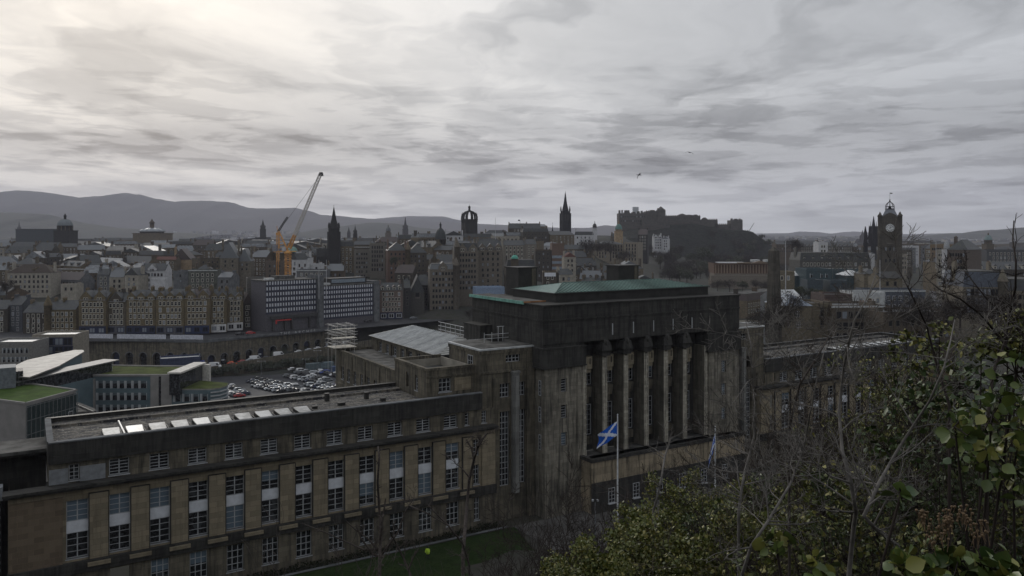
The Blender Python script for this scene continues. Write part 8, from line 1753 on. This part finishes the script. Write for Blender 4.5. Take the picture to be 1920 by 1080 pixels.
traced('dark stem crossing the brown stone front', 6.4, [(1480, 800), (1500, 720), (1535, 665), (1560, 620), (1575, 600)], .014, .003, 9, M_BARK, 2, 12, .4)
traced('thin stem with knobbly tip before the columns', 22, [(1225, 960), (1240, 900), (1246, 858), (1258, 820), (1262, 795)], .035, .02, 10, M_BARKP, 1, 8, .8)
traced('pollarded tree trunk, the tall one right of the lawn', 66, [(868, 1045), (872, 990), (876, 940), (880, 900), (889, 860), (896, 838)], .17, .10, 11, M_BARK, 1, 16, 1.6, stubs=True, nm='pollarded_tree', extra=[([(889, 862), (884, 840), (874, 824)], .12, .05), ([(896, 838), (906, 822), (914, 812)], .12, .05), ([(893, 845), (899, 828), (900, 815)], .14, .07), ([(880, 895), (866, 878), (852, 868)], .08, .03)])
traced('pollarded tree trunk with two uprights, left of the lawn', 56, [(712, 1045), (714, 1000), (711, 950), (708, 905), (711, 858), (709, 838)], .14, .05, 12, M_BARK, 1, 18, 1.5, stubs=True, nm='pollarded_tree', extra=[([(712, 1020), (717, 975), (723, 935)], .09, .05), ([(712, 1030), (680, 1030), (640, 1012), (609, 998), (566, 981)], .07, .025), ([(712, 1035), (690, 1010), (665, 992), (649, 977)], .07, .03), ([(716, 1040), (745, 1000), (762, 955), (772, 940)], .08, .03), ([(720, 1045), (700, 1040), (677, 1010), (668, 985)], .09, .04)])
traced('leaning bare trunk low between the pollarded trees', 44, [(770, 1078), (756, 1045), (742, 1018), (733, 1000)], .08, .04, 13, M_BARK, 1, 8, 1.2, nm='bare_tree', extra=[([(765, 1070), (775, 1045), (785, 1030)], .05, .03)])
traced('long bare limb reaching left across the lower facade', 50, [(880, 1060), (868, 1020), (840, 985), (800, 962), (768, 948)], .08, .03, 14, M_BARK, 1, 10, 1.4, nm='bare_tree', extra=[([(850, 995), (820, 965), (800, 945)], .06, .03)])
# ivy with broad leaves, close to the camera on the right
def ivy(label, clumps, D, n, ls, seed, m, big=True, berries=()):
    r = random.Random(seed); c0 = W(clumps[0][0], clumps[0][1], D); g = ground_z(c0.x, c0.y)-.1; o = thing('ivy_bush', label, 'ivy', (c0.x, c0.y, min(g, c0.z-.3))); root = Vector(o.location); l = MB(); b = MB()
    for px, py, rx_, ry_ in clumps:
        c = W(px, py, D); sx, sz = rx_*D/F, ry_*D/F
        base = Vector((c0.x+r.uniform(-.2, .2), c0.y, root.z))
        b.path([base-root, (base.lerp(c, .5)+Vector((r.uniform(-.1, .1), .1, 0)))-root, c-root], [.012, .009, .005], 5)
        for _ in range(int(n*rx_*ry_/3000)):
            v = rv(r)*r.random()**.45; p = c+Vector((v.x*sx, v.y*(sx+sz)*.6, v.z*sz)); leaf(l, p-root, rv(r)+Vector((0, -.5, -.1)), ls*r.uniform(.55, 1.2), r, .40, big)
            if r.random() < .3: b.path([c-root, (c.lerp(p, .6)+rv(r)*.03)-root, p-root], [.004, .003, .002], 3)
    b.build('stems', M_TWIG, o); l.build('leaves', m, o)
    for px, py, rad_ in berries:
        c = W(px, py, D*.93); q = MB()
        for _ in range(22):
            p = c+rv(r)*rad_*D/F*r.random()**.5-root; q.lathe(p.x, p.y, [(.001, p.z-.0045), (.004, p.z-.002), (.0045, p.z+.002), (.001, p.z+.0045)], 5); 
            q.path([p, p+Vector((0, 0, -.03))+rv(r)*.012], [.0012, .0012], 3)
        q.build('seed_cluster', plain('russet seeds', (.15, .10, .055), .7, .3, .3, 30), o)
ivy('broad leaved ivy filling the middle of the right edge', [(1860, 780, 70, 60), (1905, 700, 60, 60), (1850, 850, 80, 55), (1900, 880, 60, 70), (1790, 800, 40, 35)], 3.8, 36, .064, 51, M_LEAFB)
ivy('broad pale leaves at the bottom right corner', [(1790, 1055, 90, 32), (1880, 1070, 70, 25), (1700, 1060, 40, 25)], 2.7, 80, .062, 52, M_LEAFB, berries=((1750, 1000, 26), (1800, 962, 24), (1835, 990, 22), (1775, 975, 16), (1730, 962, 12)))
ivy('cluster of three broad leaves low in the thicket', [(1530, 1060, 30, 20), (1455, 1020, 26, 14), (1690, 925, 16, 14)], 3.0, 110, .06, 53, M_LEAFB)
ivy('yellow green ivy top at the right edge', [(1890, 640, 60, 34), (1915, 600, 35, 25), (1840, 655, 40, 24)], 7.0, 500, .065, 54, M_LEAF, False)
ivy('round yellow green ivy clump below the clock tower', [(1762, 614, 22, 18), (1742, 650, 34, 20), (1795, 645, 26, 14), (1725, 690, 30, 16), (1790, 690, 34, 18)], 9.0, 420, .065, 55, M_LEAF, False)
ivy('small yellow green ivy clump left of the round one', [(1700, 632, 28, 16), (1675, 660, 24, 18)], 10.0, 420, .065, 56, M_LEAF, False)
ivy('dense dark ivy behind the broad leaves', [(1800, 720, 90, 50), (1720, 760, 70, 50), (1880, 760, 70, 60), (1660, 840, 60, 50), (1760, 860, 80, 50), (1860, 900, 90, 60), (1700, 950, 80, 50), (1840, 1000, 90, 50)], 8.0, 150, .075, 57, M_LEAFD, False)
ivy('mixed green ivy low in the thicket', [(1600, 900, 60, 40), (1540, 960, 60, 40), (1640, 1000, 70, 40), (1480, 1000, 60, 40), (1580, 1050, 80, 30), (1740, 1020, 60, 30), (1400, 1060, 60, 25)], 7.0, 200, .06, 58, M_LEAF, False)
# ---------------------------------------------------------------- the air
hz = MB(); hz.box(-7200, 7200, -160, 10450, 38, 640)
ho = hz.mesh('haze', []); hm = bpy.data.materials.new('haze'); hm.use_nodes = True; hn = NT(hm.node_tree); hn.n.clear()
hv = hn.add('ShaderNodeVolumePrincipled', {'Color': (.88, .88, 1.0, 1), 'Density': HAZE, 'Anisotropy': .0}); hn.l.new(hv.outputs[0], hn.add('ShaderNodeOutputMaterial').inputs['Volume'])
ho.materials.clear(); ho.materials.append(hm); hob = bpy.data.objects.new('haze', ho); C.objects.link(hob); hob['kind'] = 'stuff'; hob['label'] = 'thin blue grey haze over the distant hills'; hob['category'] = 'haze'
